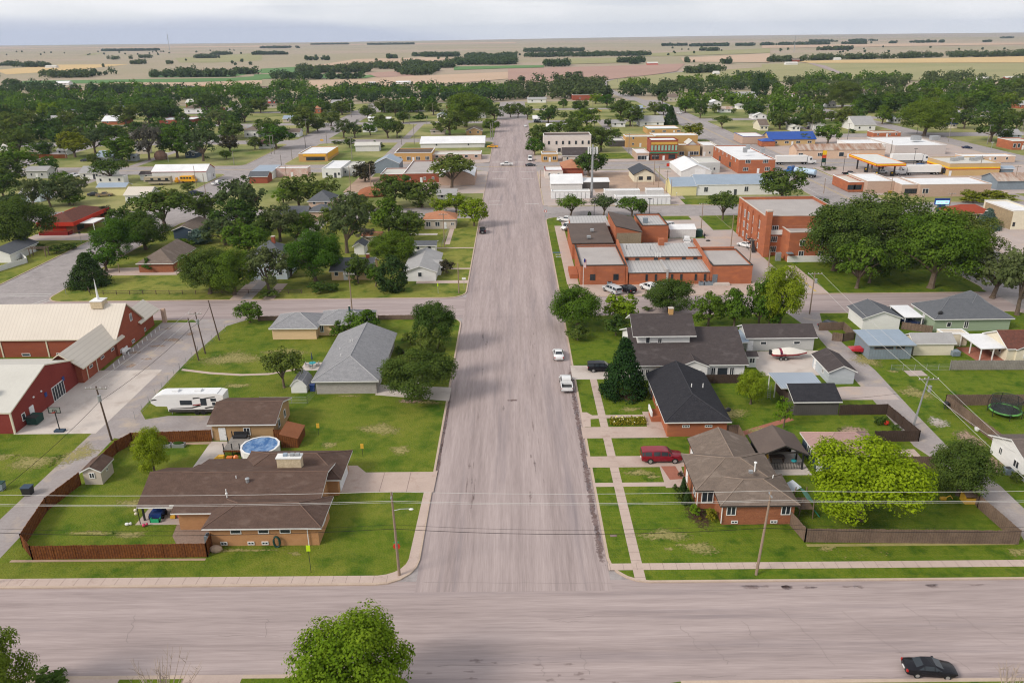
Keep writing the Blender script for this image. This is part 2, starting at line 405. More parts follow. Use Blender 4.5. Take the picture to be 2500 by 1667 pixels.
def opening(par, bk, face, u, z, w, h, kind='w', frame=TRIM, pane=GLASS, zoff=0):
    """window ('w' one pane, 'd' two, 't' three) or door ('door', 'garage') whose sill or foot is at z"""
    (x, y), n, t = face_pt(bk, face, u)
    n3, t3, z3 = (n[0], n[1], 0), (t[0], t[1], 0), (0, 0, 1)
    c = lambda dn, dt, dz: (x + n[0] * dn + t[0] * dt, y + n[1] * dn + t[1] * dt, z + h / 2 + dz)
    if kind in ('door', 'garage'):
        d = MB().obox(c(.02, 0, 0), t3, n3, z3, w / 2, .05, h / 2).build('garage_door' if kind == 'garage' else 'door', pane if pane is not GLASS else DOORW, par)
        if kind == 'door': MB().obox(c(.1, w * .36, -.05), t3, n3, z3, .05, .04, .05).build('handle', STEEL, d)
        return d
    f = MB()
    b = .09
    for dt, dz, a, q in ((0, h / 2 - b / 2, w / 2, b / 2), (0, -h / 2 + b / 2, w / 2, b / 2), (-w / 2 + b / 2, 0, b / 2, h / 2 - b), (w / 2 - b / 2, 0, b / 2, h / 2 - b)):
        f.obox(c(.02, dt, dz), t3, n3, z3, a, .06, q)
    k = {'w': 1, 'd': 2, 't': 3, 'q': 5}.get(kind, 1)
    for i in range(1, k): f.obox(c(.02, -w / 2 + w * i / k, 0), t3, n3, z3, .04, .06, h / 2 - b)
    o = f.build('window', frame, par)
    MB().obox(c(.01, 0, 0), t3, n3, z3, w / 2 - b * .8, .035, h / 2 - b * .8).build('pane', pane, o)
    return o

def B(name, label, cat, blocks, wall, roof, trim=TRIM, wins=(), short=None, chim=(), vents=(), base=None):
    """blocks: (x0, x1, y0, y1, wall height, roof kind, rise, overhang[, wall, roof])"""
    b0 = blocks[0]
    t = thing(name, label, cat, ((b0[0] + b0[1]) / 2, (b0[2] + b0[3]) / 2, 0))
    LAND.append((short or label, min(b[0] for b in blocks), max(b[1] for b in blocks), min(b[2] for b in blocks), max(b[3] for b in blocks)))
    rf = []
    for i, bk in enumerate(blocks):
        x0, x1, y0, y1, h, k, rise, o = bk[:8]
        wm = bk[8] if len(bk) > 8 and bk[8] else wall
        rm = bk[9] if len(bk) > 9 and bk[9] else roof
        z0 = bk[10] if len(bk) > 10 else 0
        # h is the eave line: carry the wall on up behind the overhang
        half = {'gx': (y1 - y0) / 2, 'shed': y1 - y0, 'gy': (x1 - x0) / 2}.get(k, min(x1 - x0, y1 - y0) / 2 if k[:3] == 'hip' else 0)
        if half: up = o * rise / (half + o); h += up; rise -= up
        e = .002 * i
        w = MB()
        if k == 'flat':
            q = .3 if min(x1 - x0, y1 - y0) > 2 else .08
            zt = h + (rise or .35)
            A = [(x0, y0), (x1, y0), (x1, y1), (x0, y1)]; I = [(x0 + q, y0 + q), (x1 - q, y0 + q), (x1 - q, y1 - q), (x0 + q, y1 - q)]
            for j in range(4):
                m = (j + 1) % 4
                w.poly([(*A[j], z0), (*A[m], z0), (*A[m], zt), (*A[j], zt)])
                w.poly([(*I[m], h - .1), (*I[j], h - .1), (*I[j], zt), (*I[m], zt)])
            w.build('wall', wm, t)
            cp = MB()
            for j in range(4):
                m = (j + 1) % 4
                g = lambda p, s_: (p[0] + s_ * (.06 if p[0] == x1 else -.06), p[1] + s_ * (.06 if p[1] == y1 else -.06), zt + .05)
                a, b_ = g(A[j], 1), g(A[m], 1)
                cp.poly([a, b_, (*I[m], zt + .05), (*I[j], zt + .05)])
                cp.poly([(a[0], a[1], zt - .14), (b_[0], b_[1], zt - .14), b_, a])
            cp.build('parapet_cap', trim, t)
            rf.append(MB().poly([(*p, h + e) for p in I]).build('roof', rm, t))
            continue
        hh = h - .02 - e
        w.poly([(x0, y0, z0), (x1, y0, z0), (x1, y0, hh), (x0, y0, hh)]) if k != 'gy' else w.poly([(x0, y0, z0), (x1, y0, z0), (x1, y0, hh), ((x0 + x1) / 2, y0, h + rise - .06), (x0, y0, hh)])
        w.poly([(x1, y1, z0), (x0, y1, z0), (x0, y1, hh), (x1, y1, hh)]) if k not in ('gy', 'hipgb') else w.poly([(x1, y1, z0), (x0, y1, z0), (x0, y1, hh), ((x0 + x1) / 2, y1, h + rise - .06), (x1, y1, hh)])
        if k == 'gx':
            for x in (x0, x1): w.poly([(x, y0, z0), (x, y1, z0), (x, y1, hh), (x, (y0 + y1) / 2, h + rise - .06), (x, y0, hh)])
        else:
            for x in (x0, x1): w.poly([(x, y0, z0), (x, y1, z0), (x, y1, hh), (x, y0, hh)])
        if k == 'shed':
            for x in (x0, x1): w.poly([(x, y0, hh), (x, y1, hh), (x, y1, h + rise - .05)])
            w.poly([(x1, y1, hh), (x0, y1, hh), (x0, y1, h + rise - .05), (x1, y1, h + rise - .05)])
        if k == 'shedx':
            xa = x0 if rise > 0 else x1; xb = x1 if rise > 0 else x0; r_ = abs(rise)
            for y in (y0, y1): w.poly([(xa, y, hh), (xb, y, hh), (xa, y, h + r_ - .05)])
            w.poly([(xa, y0, hh), (xa, y1, hh), (xa, y1, h + r_ - .05), (xa, y0, h + r_ - .05)])
        if k == 'barrel':
            for y in (y0, y1): w.poly([(x0, y, hh)] + [(x0 + (x1 - x0) * i / 8, y, h + rise * (1 - (2 * i / 8 - 1) ** 2) - .05) for i in range(9)] + [(x1, y, hh)])
        if k == 'gambrel':
            W = (x1 - x0) / 2
            for y in (y0, y1): w.poly([(x0, y, hh), (x0 + W * .44, y, h + rise * .66), ((x0 + x1) / 2, y, h + rise - .05), (x1 - W * .44, y, h + rise * .66), (x1, y, hh)])
        if wm is not None: w.build('wall', wm, t)
        rf.append(put_roof(t, roof_polys(k, x0, x1, y0, y1, h + e, rise, o), rm, trim))
    for wi in wins: opening(t, blocks[wi[0]], *wi[1:])
    for x, y, z0, z1, sx, sy, m in chim:
        c = MB().box(x - sx / 2, x + sx / 2, y - sy / 2, y + sy / 2, z0, z1).build('chimney', m, rf[0])
        MB().box(x - sx / 2 - .07, x + sx / 2 + .07, y - sy / 2 - .07, y + sy / 2 + .07, z1, z1 + .1).build('chimney_cap', PALE, rf[0])
    for x, y, z in vents: MB().tube([(x, y, z - .3), (x, y, z + .45)], .08).build('vent_pipe', TRIM, rf[0])
    return t

def BP(name, label, n, xl, xr, yb, ye, yt, k, wall, roof, trim=TRIM, D=None, rise=None, slope=.45, o=.45, wins=(), nw=2, door=.5, short=None, cat=None, zs=1.1, wk='w', wh=1.2, ww=1., fr=TRIM, chim=(), hmin=2.4, back=0, gd=0, extra=(), side=None):
    """a building from its front wall in the photo: tile n, left and right end, rows of its foot, eave and roof top"""
    xm = (xl + xr) / 2
    y0 = G(n, xm, yb)[1] + back
    x0, x1 = G(n, xl, yb)[0], G(n, xr, yb)[0]
    X = (x0 + x1) / 2
    px = lambda r: T(n, 0, r)[1]
    h = max(hmin, zat(X, y0, px(ye)))
    if k == 'flat':
        if D is None: D = max(4, bis(lambda d: Q(X, y0 + d, h + .35)[1] - px(yt), 2, 90))
    elif k in ('gx', 'hip'):
        if D is None: D = max(4, bis(lambda d: Q(X, y0 + d / 2, h + slope * d / 2)[1] - px(yt), 2, 60))
        if rise is None: rise = slope * min(D, x1 - x0 if k == 'hip' else 1e9) / 2
    elif k == 'gy':
        D = D or 12.
        if rise is None: rise = slope * (x1 - x0) / 2
    elif D is None: D = 10.
    bk = (x0, x1, y0, y0 + D, h, k, rise, 0 if k in ('flat', 'barrel') else o)
    ws = list(wins)
    if not ws and nw:
        for i in range(nw):
            u = (i + .5) / nw
            if door is not None and abs(u - door) < .5 / nw and nw > 1: u += .3 / nw
            ws.append((0, 'f', u, zs, ww, wh, wk, fr))
        if h > 5: ws += [(0, 'f', (i + .5) / nw, zs + 3, ww, wh, wk, fr) for i in range(nw)]
        if side: ws += [(0, side, u, zs, ww, wh, 'w', fr) for u in (.25, .7)]
    if door is not None: ws.append((0, 'f', door, .05, 1., 2.05, 'door', fr, DOORW if wall not in (WHITE, WHITEMETAL) else DOORD))
    if gd: ws.append((0, 'f', .5, .05, gd, 2.2, 'garage', fr, DOORW))
    bl = [bk] + [tuple(f(x0, x1, y0, y0 + D, h)) for f in extra]
    return B(name, label, cat or 'building', bl, wall, roof, trim, ws, short, [(x0 + (x1 - x0) * c[0], y0 + D * c[1], h, h + (rise or 0) + c[2], .8, .8, c[3]) for c in chim])

# ------------------------------------------------------------------ trees
LEAF = {
 'dk': ('dark green', (.05, .09, .018), (.125, .172, .036)),
 'md': ('green', (.058, .115, .013), (.125, .20, .026)),
 'ol': ('grey-green', (.062, .092, .03), (.118, .155, .058)),
 'lm': ('bright green', (.115, .195, .011), (.25, .325, .027)),
 'lime': ('lime green', (.15, .235, .008), (.30, .405, .02)),
 'yg': ('yellow-green', (.12, .14, .012), (.30, .285, .03)),
 'bl': ('blue-green', (.075, .125, .105), (.14, .20, .165)),
 'pu': ('purplish brown', (.048, .048, .028), (.092, .08, .045)),
 'ev': ('blackish green', (.026, .056, .016), (.056, .10, .028)),
 'far': ('dark green', (.044, .076, .028), (.10, .14, .05)),  # distant foliage: a bluish haze tint is put into the leaf colour
 'gr': ('greyish brown', (.12, .11, .085), (.18, .165, .13)),
}
for k_, (w_, a_, b_) in LEAF.items(): leafmat('leaves_' + k_, a_, b_)

def leaf_mesh(name, pts, nrm, size, tone, rng, asp=.72):
    """one quad per leaf cluster, facing nrm"""
    n = len(pts)
    nrm = nrm / (np.linalg.norm(nrm, axis=1, keepdims=True) + 1e-9)
    a = rng.normal(size=(n, 3)); a -= nrm * (a * nrm).sum(1, keepdims=True); a /= np.linalg.norm(a, axis=1, keepdims=True) + 1e-9
    b = np.cross(nrm, a)
    s = (size * rng.uniform(.6, 1.3, n))[:, None]
    bend = nrm * s * rng.uniform(-.35, .35, (n, 1))
    v = np.stack([pts - a * s, pts - b * s * asp + bend, pts + a * s, pts + b * s * asp + bend], 1).reshape(-1, 3)
    me = bpy.data.meshes.new(name)
    me.vertices.add(4 * n); me.vertices.foreach_set('co', v.astype(np.float32).ravel())
    me.loops.add(4 * n); me.loops.foreach_set('vertex_index', np.arange(4 * n, dtype=np.int32))
    me.polygons.add(n); me.polygons.foreach_set('loop_start', np.arange(0, 4 * n, 4, dtype=np.int32))
    me.update(calc_edges=True)
    at = me.attributes.new('tone', 'FLOAT', 'FACE'); at.data.foreach_set('value', tone.astype(np.float32))
    me.materials.append(None)
    return me

def crown_mesh(name, kind, seed, nc, nl, ls):
    """unit tree crown: base at z = 0, top at z = 1, half width .5; nc clumps of nl leaf clusters"""
    rng = np.random.default_rng(seed)
    cs, rad = [], []
    zc, zr = {'round': (.52, .48), 'tall': (.56, .44), 'spread': (.62, .38), 'elm': (.56, .44), 'bush': (.46, .54)}.get(kind, (.55, .45))
    lobes = []
    nlb = 13 if kind != 'bush' else 7
    for i in range(nlb):
        zz = .95 - (1.75 if kind != 'spread' else 1.25) * (i + .5) / nlb + rng.normal() * .08
        zz = min(.97, max(-.85, zz)); an = i * 2.39996 + rng.normal() * .35; w_ = math.sqrt(1 - zz * zz)
        d = np.array((w_ * math.cos(an), w_ * math.sin(an), zz))
        lr = rng.uniform(.26, .44) * (.86 if kind == 'elm' else 1)
        lobes.append((d * (1.02 - lr) * rng.uniform(.78, 1.0), lr))
    lobes.append((np.zeros(3), .5))
    lw = np.array([l[1] ** 2 for l in lobes]); lw /= lw.sum()
    while len(cs) < nc:
        if kind in ('cone', 'column'):
            z = rng.uniform(.03, .97) ** 1.25
            w = .46 * ((1 - z) ** 1.0 + .03) if kind == 'cone' else .42 * min(1, (1 - z) * 2.6 + .12) * min(1, z * 5 + .5)
            t = rng.uniform(0, 2 * math.pi); r = w * math.sqrt(rng.uniform(.35, 1))
            cs.append((r * math.cos(t), r * math.sin(t), z)); rad.append(.085 if kind == 'cone' else .1)
            continue
        # the crown is a bunch of boughs of unequal size; clumps of leaves sit on each bough's outside
        i = rng.choice(len(lobes), p=lw)
        c0, lr = lobes[i]
        d = rng.normal(size=3); d /= np.linalg.norm(d)
        if d @ (c0 / (np.linalg.norm(c0) + 1e-6)) < -.25 and rng.uniform() < .7: continue
        if d[2] < -.8: continue
        cr_ = rng.uniform(.075, .13) if kind != 'elm' else rng.uniform(.06, .11)
        q = c0 + d * lr * rng.uniform(.6, 1.)
        z = zc + q[2] * zr
        if z < .05: continue
        cs.append((q[0] * .5, q[1] * .5, min(z, .97 - cr_ * .5))); rad.append(cr_)
    cs, rad = np.array(cs), np.array(rad)
    ct_ = rng.uniform(0, 1, nc)
    pts, nr, tn = [], [], []
    mid = np.array((0, 0, zc - .1))
    for c, r, tone in zip(cs, rad, ct_):
        d = rng.normal(size=(nl, 3)); d[:, 2] += .35; d /= np.linalg.norm(d, axis=1, keepdims=True)
        q = d * (r * rng.uniform(.55, 1.08, (nl, 1)) ** .7); q[:, 2] *= .8 if kind not in ('cone', 'column') else 1.1
        pts.append(c + q)
        out = c - mid; out = out / (np.linalg.norm(out) + 1e-6)
        nr.append(d + out * .5 + rng.normal(size=(nl, 3)) * .45 + np.array((0, 0, .25)))
        tn.append(np.clip(tone * .62 + rng.uniform(0, .38, nl), 0, 1))
    pts = np.concatenate(pts); pts[:, 2] = np.clip(pts[:, 2], .005, 1.03)
    return leaf_mesh(name, pts, np.concatenate(nr), ls, np.concatenate(tn), rng), cs

def trunk_mesh(name, kind, seed, cs):
    rng = np.random.default_rng(seed)
    mb = MB()
    fk = {'spread': .22, 'elm': .2, 'round': .18, 'tall': .3}.get(kind, .18)
    r0 = .032 if kind not in ('spread',) else .028
    lean = rng.normal(size=2) * .02
    top = (lean[0], lean[1], fk)
    if kind in ('cone', 'column', 'bush', 'hedge'):
        mb.tube([(0, 0, -.01), (0, 0, .5)], [.02, .006])
    else:
        mb.tube([(0, 0, -.015), (lean[0] * .3, lean[1] * .3, .03), (lean[0] * .5, lean[1] * .5, fk * .5), top], [r0 * 1.5, r0 * 1.05, r0 * .95, r0 * .85], 8)
        idx = rng.permutation(len(cs))[:9]
        for i in idx:
            c = cs[i]
            m1 = (top[0] + (c[0] - top[0]) * .4 + rng.normal() * .02, top[1] + (c[1] - top[1]) * .4 + rng.normal() * .02, top[2] + (c[2] - top[2]) * .5)
            mb.tube([top, m1, tuple(c)], [r0 * .62, r0 * .38, r0 * .12], 5)
    me = bpy.data.meshes.new(name); me.from_pydata(mb.v, [], mb.f); me.materials.append(BARK)
    return me

PROTO = {}
def protos(key, kind, count, nc, nl, ls):
    for i in range(count):
        sd = 100 + len(PROTO) * 17 + i * 7
        me, cs = crown_mesh('crown_' + key, kind, sd, nc, nl, ls)
        PROTO.setdefault(key, []).append((me, trunk_mesh('trunk_' + key, kind, sd, cs)))
protos('round', 'round', 6, 74, 40, .030)
protos('elm', 'elm', 4, 74, 34, .028)
protos('spread', 'spread', 3, 70, 42, .026)
protos('cone', 'cone', 2, 300, 34, .021)
protos('ev', 'column', 2, 120, 22, .036)
protos('bush', 'bush', 3, 46, 30, .040)
protos('big', 'round', 3, 190, 130, .0128)
protos('sapling', 'tall', 1, 26, 30, .034)

TREES = []    # (object, x, y, width, height, colour word, kind word) for the labels given at the end
KINDW = {'round': 'round-crowned tree', 'elm': 'loose-crowned tree', 'spread': 'wide spreading tree', 'cone': 'cone-shaped evergreen', 'ev': 'ragged upright evergreen', 'bush': 'bush', 'big': 'full-crowned tree', 'bigspread': 'broad spreading tree', 'sapling': 'thin young tree'}
def tree_at(x, y, w, h, col='dk', kind='round', label=None, group=None, name=None):
    me, tk = R.choice(PROTO[kind])
    nm = name or ('bush' if kind == 'bush' else 'evergreen_tree' if kind in ('cone', 'ev') else 'tree')
    t = thing(nm, label or '', 'bush' if kind == 'bush' else 'tree', (x, y, 0), group)
    c = bpy.data.objects.new('crown', me); k = bpy.data.objects.new('trunk', tk)
    for o in (c, k): COL.objects.link(o); o.parent = t
    c.material_slots[0].link = 'OBJECT'; c.material_slots[0].material = MATS['leaves_' + col]
    t.rotation_euler[2] = R.uniform(0, 6.28); t.scale = (w, w * R.uniform(.92, 1.08), h)
    if not label: TREES.append((t, x, y, w, h, LEAF[col][0], KINDW[kind]))
    return t

def TR(n, x, yb, yt, w, col='dk', kind='round', label=None, group=None):
    """a tree from its foot, crown top and crown width in tile pixels"""
    gx, gy = G(n, x, yb)
    h = max(.6, zat(gx, gy, T(n, 0, yt)[1]))
    d = math.sqrt(gx * gx + gy * gy + CAM_H ** 2)
    W = w / 3.647 / F_PX * d * (1.22 if gy > 160 and n in (4, 5, 0, 1) and kind != 'bush' and w < 460 else 1.12 if gy > 160 and kind != 'bush' and w < 400 else 1.)
    if kind == 'bush': h = min(h, W * 1.1)
    if kind not in ('cone', 'ev', 'bush', 'sapling'): h = min(max(h * 1.0, W * (.6 if kind == 'spread' or w > 480 else .72)), W * 1.75)
    return tree_at(gx, gy, W, h, col, kind, label, group)

def woods(name, label, bands, hmin, hmax, col='far', dens=1., leaf=1.2, nl=60):
    """far-off wood that reads as one mass: bands of (tile, x0, x1, row of its foot, depth in rows)"""
    rng = np.random.default_rng(len(bpy.data.objects))
    pts, nr, tn = [], [], []
    for n, xa, xb, yb, dy in bands:
        p0, p1 = G(n, xa, yb), G(n, xb, yb)
        far = G(n, (xa + xb) / 2, yb - dy)[1] if dy else p0[1] + 12
        wid = p1[0] - p0[0]; dep = max(8., far - p0[1]); k_ = far / p0[1]
        cnt = int(max(3, min(520, wid * dep / 52. * dens)))
        for i in range(cnt):
            v = rng.uniform(); y = p0[1] + (p1[1] - p0[1]) * .5 + v * dep
            x = (p0[0] + rng.uniform() * wid) * (1 + (k_ - 1) * v)
            if dy: v *= .3 + .7 * abs(math.sin(x * .011 + yb) * math.sin(x * .027 + 2 * yb)); y = p0[1] + (p1[1] - p0[1]) * .5 + v * dep
            if y > 1200 and math.sin(x * .021 + yb) + math.sin(x * .0083 + 2 * yb) < -1.25: continue
            if y < 735 and (any(a - 2 < x < b + 2 for a, b in ((-127, -109), (-11, 10), (109, 131), (-246, -234), (229, 241))) or any(a - 2 < y < b + 2 for a, b in ((256, 275), (353, 377), (455, 475), (554, 572))) or any(a - 5 < x < b + 5 and c - 34 < y < e + 3 for _, a, b, c, e in LAND)): continue
            h = rng.uniform(hmin, hmax) * rng.uniform(.6, 1.2); w = h * rng.uniform(.38, .62)
            m = nl
            d = rng.normal(size=(m, 3)); d[:, 2] += .25; d /= np.linalg.norm(d, axis=1, keepdims=True)
            pts.append(np.array((x, y, h * .52)) + d * np.array((w, w, h * .48)) * rng.uniform(.6, 1.06, (m, 1)))
            nr.append(d + rng.normal(size=(m, 3)) * .5 + np.array((0, 0, .3)))
            tn.append(np.clip(rng.uniform() * .6 + rng.uniform(0, .4, m), 0, 1))
    me = leaf_mesh(name, np.concatenate(pts), np.concatenate(nr), leaf, np.concatenate(tn), rng, .85)
    me.materials[0] = MATS['leaves_' + col]
    o = bpy.data.objects.new(name, me); COL.objects.link(o)
    o['kind'] = 'stuff'; o['label'] = label; o['category'] = 'woods'
    return o

# ------------------------------------------------------------------ vehicles (built along +x, nose at +x, then turned)
CARS = {}
def hull(st):
    mb = MB(); k = 11
    for x, zl, zb, zr, wl, wb, wr in st:
        ring = [(-wl * .9, zl), (-wl, zl + .14), (-wb * 1.01, (zl + zb) / 2), (-wb, zb), (-wr, zr), (0, zr + .035), (wr, zr), (wb, zb), (wb * 1.01, (zl + zb) / 2), (wl, zl + .14), (wl * .9, zl)]
        mb.v += [(x, y, z) for y, z in ring]
    for i in range(len(st) - 1):
        for j in range(k):
            a, b = i * k + j, i * k + (j + 1) % k
            mb.f.append((a, a + k, b + k, b))
    mb.f.append(tuple(range(k - 1, -1, -1))); e = (len(st) - 1) * k; mb.f.append(tuple(range(e, e + k)))
    return mb
SEDAN = [(-2.42, .42, .78, .84, .70, .74, .62), (-2.3, .3, .92, .99, .84, .85, .7), (-1.6, .24, .98, 1.06, .90, .90, .70), (-.8, .24, .97, 1.41, .91, .9, .60), (.15, .24, .95, 1.45, .91, .9, .62), (1.15, .24, .92, 1.0, .91, .9, .72), (2.1, .28, .76, .82, .87, .85, .66), (2.42, .42, .6, .66, .72, .74, .55)]
SUV = [(-2.42, .5, .95, 1.05, .8, .84, .72), (-2.38, .4, 1.08, 1.58, .86, .9, .68), (-2.05, .32, 1.08, 1.68, .93, .94, .70), (-.3, .3, 1.06, 1.73, .94, .94, .71), (.55, .3, 1.04, 1.66, .94, .94, .70), (1.3, .3, 1.02, 1.1, .94, .93, .78), (2.25, .34, .92, .98, .9, .88, .72), (2.42, .5, .74, .8, .8, .8, .62)]
LONGSUV = [(-2.86, .52, 1.05, 1.15, .88, .92, .8), (-2.82, .42, 1.16, 1.78, .95, .98, .74), (-2.5, .36, 1.17, 1.88, 1.01, 1.01, .77), (-.2, .34, 1.16, 1.92, 1.02, 1.01, .78), (.8, .34, 1.15, 1.84, 1.02, 1.01, .77), (1.5, .34, 1.13, 1.2, 1.01, 1.0, .85), (2.62, .38, 1.04, 1.1, .98, .96, .8), (2.86, .52, .86, .9, .88, .9, .7)]
PICKUP = [(-.72, .42, 1.08, 1.5, .97, .97, .74), (-.6, .4, 1.1, 1.8, .98, .98, .74), (.2, .4, 1.1, 1.84, .98, .98, .75), (.75, .4, 1.09, 1.76, .98, .98, .74), (1.45, .4, 1.07, 1.13, .98, .97, .82), (2.6, .42, .98, 1.04, .96, .94, .76), (2.9, .52, .84, .88, .88, .88, .7)]
VAN = [(-2.8, .5, 1.1, 1.3, .9, .95, .85), (-2.75, .4, 1.2, 2.2, .98, 1., .82), (-.2, .38, 1.2, 2.35, 1., 1., .84), (1.3, .38, 1.15, 2.2, 1., 1., .8), (2.1, .38, 1.1, 1.2, 1., .98, .8), (2.8, .5, .85, .92, .9, .88, .7)]
SPEC = {'sedan': (SEDAN, 1.42, -1.4, .33), 'suv': (SUV, 1.45, -1.45, .37), 'long_suv': (LONGSUV, 1.75, -1.65, .42), 'pickup': (PICKUP, 1.85, -1.75, .41), 'van': (VAN, 1.85, -1.75, .36)}
def wheel(par, x, y, r, w=.24):
    t = MB().tube([(x, y - w / 2, r), (x, y + w / 2, r)], r, 14).build('wheel', RUBBER, par)
    s = 1 if y > 0 else -1
    MB().tube([(x, y + s * (w / 2 - .03), r), (x, y + s * (w / 2 + .015), r)], r * .62, 10).build('rim', RIM, t)
def car(kind, mat, x, y, deg, label, name=None, z=0, group=None, cat=None):
    st, xf, xr, wr = SPEC[kind]
    nm = name or {'sedan': 'parked_car', 'suv': 'parked_suv', 'long_suv': 'parked_suv', 'pickup': 'pickup_truck', 'van': 'van'}[kind]
    t = thing(nm, label, cat or {'pickup': 'pickup truck', 'van': 'van'}.get(kind, 'car'), (x, y, z), group)
    ORG[t.name] = (0, 0, 0)
    t.rotation_euler[2] = math.radians(deg)
    key = (kind, mat.name)
    if key in CARS:
        for ch in CARS[key].children: copy_tree(ch, t)
        return t
    CARS[key] = t
    mb = hull(st)
    body = mb.build('body', mat, t, True); body.data.set_sharp_from_angle(angle=math.radians(42))
    wb = st[2][5]
    # glazing: pieces of the greenhouse set a centimetre proud of the body, pillars left between
    side, wind = [], []
    for i in range(len(st) - 1):
        a, b = st[i], st[i + 1]
        ga, gb = a[3] - a[2], b[3] - b[2]
        if ga > .3 and gb > .3:
            cut = [0, .47, .53, 1] if b[0] - a[0] > 1.2 else [0, 1]
            for u, v in ((cut[0], cut[1]), (cut[2], cut[3])) if len(cut) == 4 else ((0, 1),):
                for s in (1, -1):
                    q = []
                    for w, lv in ((u + .04, .1), (v - .04, .1), (v - .04, .84), (u + .04, .84)):
                        zb = a[2] + (b[2] - a[2]) * w; zr = a[3] + (b[3] - a[3]) * w; yb = a[5] + (b[5] - a[5]) * w; yr = a[6] + (b[6] - a[6]) * w
                        q.append((a[0] + (b[0] - a[0]) * w, s * (yb + (yr - yb) * lv + .014), zb + (zr - zb) * lv + .006))
                    side.append(q)
        elif (ga > .3) != (gb > .3):
            # front or rear screen, and the quarter panes beside it
            lo, hi = (a, b) if gb > .3 else (b, a)
            sg = 1 if lo[0] > hi[0] else -1
            q = []
            for lv, sy in ((.12, -1), (.12, 1), (.92, 1), (.92, -1)):
                z = lo[3] + (hi[3] - lo[3]) * lv; yy = lo[6] + (hi[6] - lo[6]) * lv
                q.append((lo[0] + (hi[0] - lo[0]) * lv + sg * .012, sy * yy * .93, z + .03))
            wind.append(q)
            for s in (1, -1):
                side.append([(hi[0] + sg * .03, s * (hi[5] * .9 + hi[6] * .1 + .02), hi[2] + .07), (hi[0] + (lo[0] - hi[0]) * .72, s * (lo[5] * .9 + lo[6] * .1 + .02), lo[2] + (hi[2] - lo[2]) * .3 + .06), (hi[0] + sg * .03, s * (hi[5] * .2 + hi[6] * .8 + .02), hi[3] - .12)])
    for q in side: MB().poly(q).build('side_window', GLASS, t)
    for q in wind: MB().poly(q).build('windscreen', GLASS, t)
    L0, L1 = st[0][0], st[-1][0]
    if kind == 'pickup':
        L0 = -2.95
        bed = MB().box(L0 + .05, -.74, -.9, .9, .45, .72)
        bed.build('cargo_bed', BLACK, t)
        MB().box(L0, -.74, -.98, -.86, .45, 1.12).box(L0, -.74, .86, .98, .45, 1.12).box(-.86, -.74, -.86, .86, .45, 1.12).build('bed_side', mat, t)
        tg = MB().box(L0 - .03, L0 + .06, -.86, .86, .5, 1.12).build('tailgate', mat, t)
        MB().box(L0 - .12, L0 + .02, -.95, .95, .42, .56).build('rear_bumper', CHROME, t)
    for sy in (1, -1):
        wheel(t, xf, sy * (wb - .08), wr); wheel(t, xr, sy * (wb - .08), wr)
        f = st[-1]; r_ = st[0]
        MB().ball((f[0] - .16, sy * f[5] * .82, f[2] - .02), .15, .17, .08).build('headlight', HEADL, t, True)
        zt = .92 if kind == 'pickup' else r_[2] + .02
        MB().box(L0 - .02, L0 + .13, sy * wb * .86 - .1, sy * wb * .86 + .1, zt - .12, zt + .12).build('taillight', TAILL, t)
        i = [j for j in range(len(st)) if st[j][3] - st[j][2] > .3][-1]
        MB().box(st[i][0] + .28, st[i][0] + .46, sy * (wb + .02) - .03, sy * (wb + .2), st[i][2] + .02, st[i][2] + .18).build('wing_mirror', mat, t)
    MB().box(L0 - .06, L0 + .02, -.26, .26, .55, .68).build('number_plate', TRIM, t)
    MB().box(L1 - .06, L1 + .03, -.5, .5, .46, .62).build('grille', BLACK, t)
    return t

# ------------------------------------------------------------------ poles, wires, fences
POLES = []
def pole(x, y, h, r=.15, arms=1, mat=None, lean=(0, 0), label=None, armdir=0., lamp=0, trans=False, armw=1.2, name='utility_pole', dz=.35):
    t = thing(name, label or '', 'pole', (x, y, 0), 'utility poles along the streets and alleys')
    top = (x + lean[0], y + lean[1], h)
    p = MB().tube([(x, y, -.1), ((x + top[0]) / 2, (y + top[1]) / 2, h / 2), top], [r, r * .82, r * .65], 8).build('pole_shaft', mat or POLEWOOD, t)
    ca, sa = math.cos(armdir), math.sin(armdir)
    for i in range(arms):
        z = h - dz - i * 1.1
        c = MB().obox((top[0], top[1] - .15 * ca, z), (ca, sa, 0), (-sa, ca, 0), (0, 0, 1), armw, .06, .07).build('crossarm', GREYWOOD, t)
        for s in (-1, -.45, .45, 1):
            MB().tube([(top[0] + ca * armw * .93 * s, top[1] - .15 * ca + sa * armw * .93 * s, z + .05), (top[0] + ca * armw * .93 * s, top[1] - .15 * ca + sa * armw * .93 * s, z + .26)], .05, 6).build('insulator', TRIM, c)
    if trans:
        MB().tube([(top[0] + .32, top[1] - .3, h - 2.3), (top[0] + .32, top[1] - .3, h - 1.35)], .26, 10).build('transformer', STEEL, t)
    if lamp:
        a = MB().tube([(top[0], top[1], h * lamp), (top[0] + .9, top[1] - .2, h * lamp + .35), (top[0] + 1.9, top[1] - .3, h * lamp + .45)], .035, 6).build('lamp_arm', STEEL, t)
        MB().ball((top[0] + 2.05, top[1] - .3, h * lamp + .38), .28, .16, .11).build('lamp_head', TRIM, a, True)
    if not label: POLES.append((t, x, y, h, name))
    return t
def PO(n, x, yb, yt, **k):
    gx, gy = G(n, x, yb)
    return pole(gx, gy, max(2.5, zat(gx, gy, T(n, 0, yt)[1])), **k)
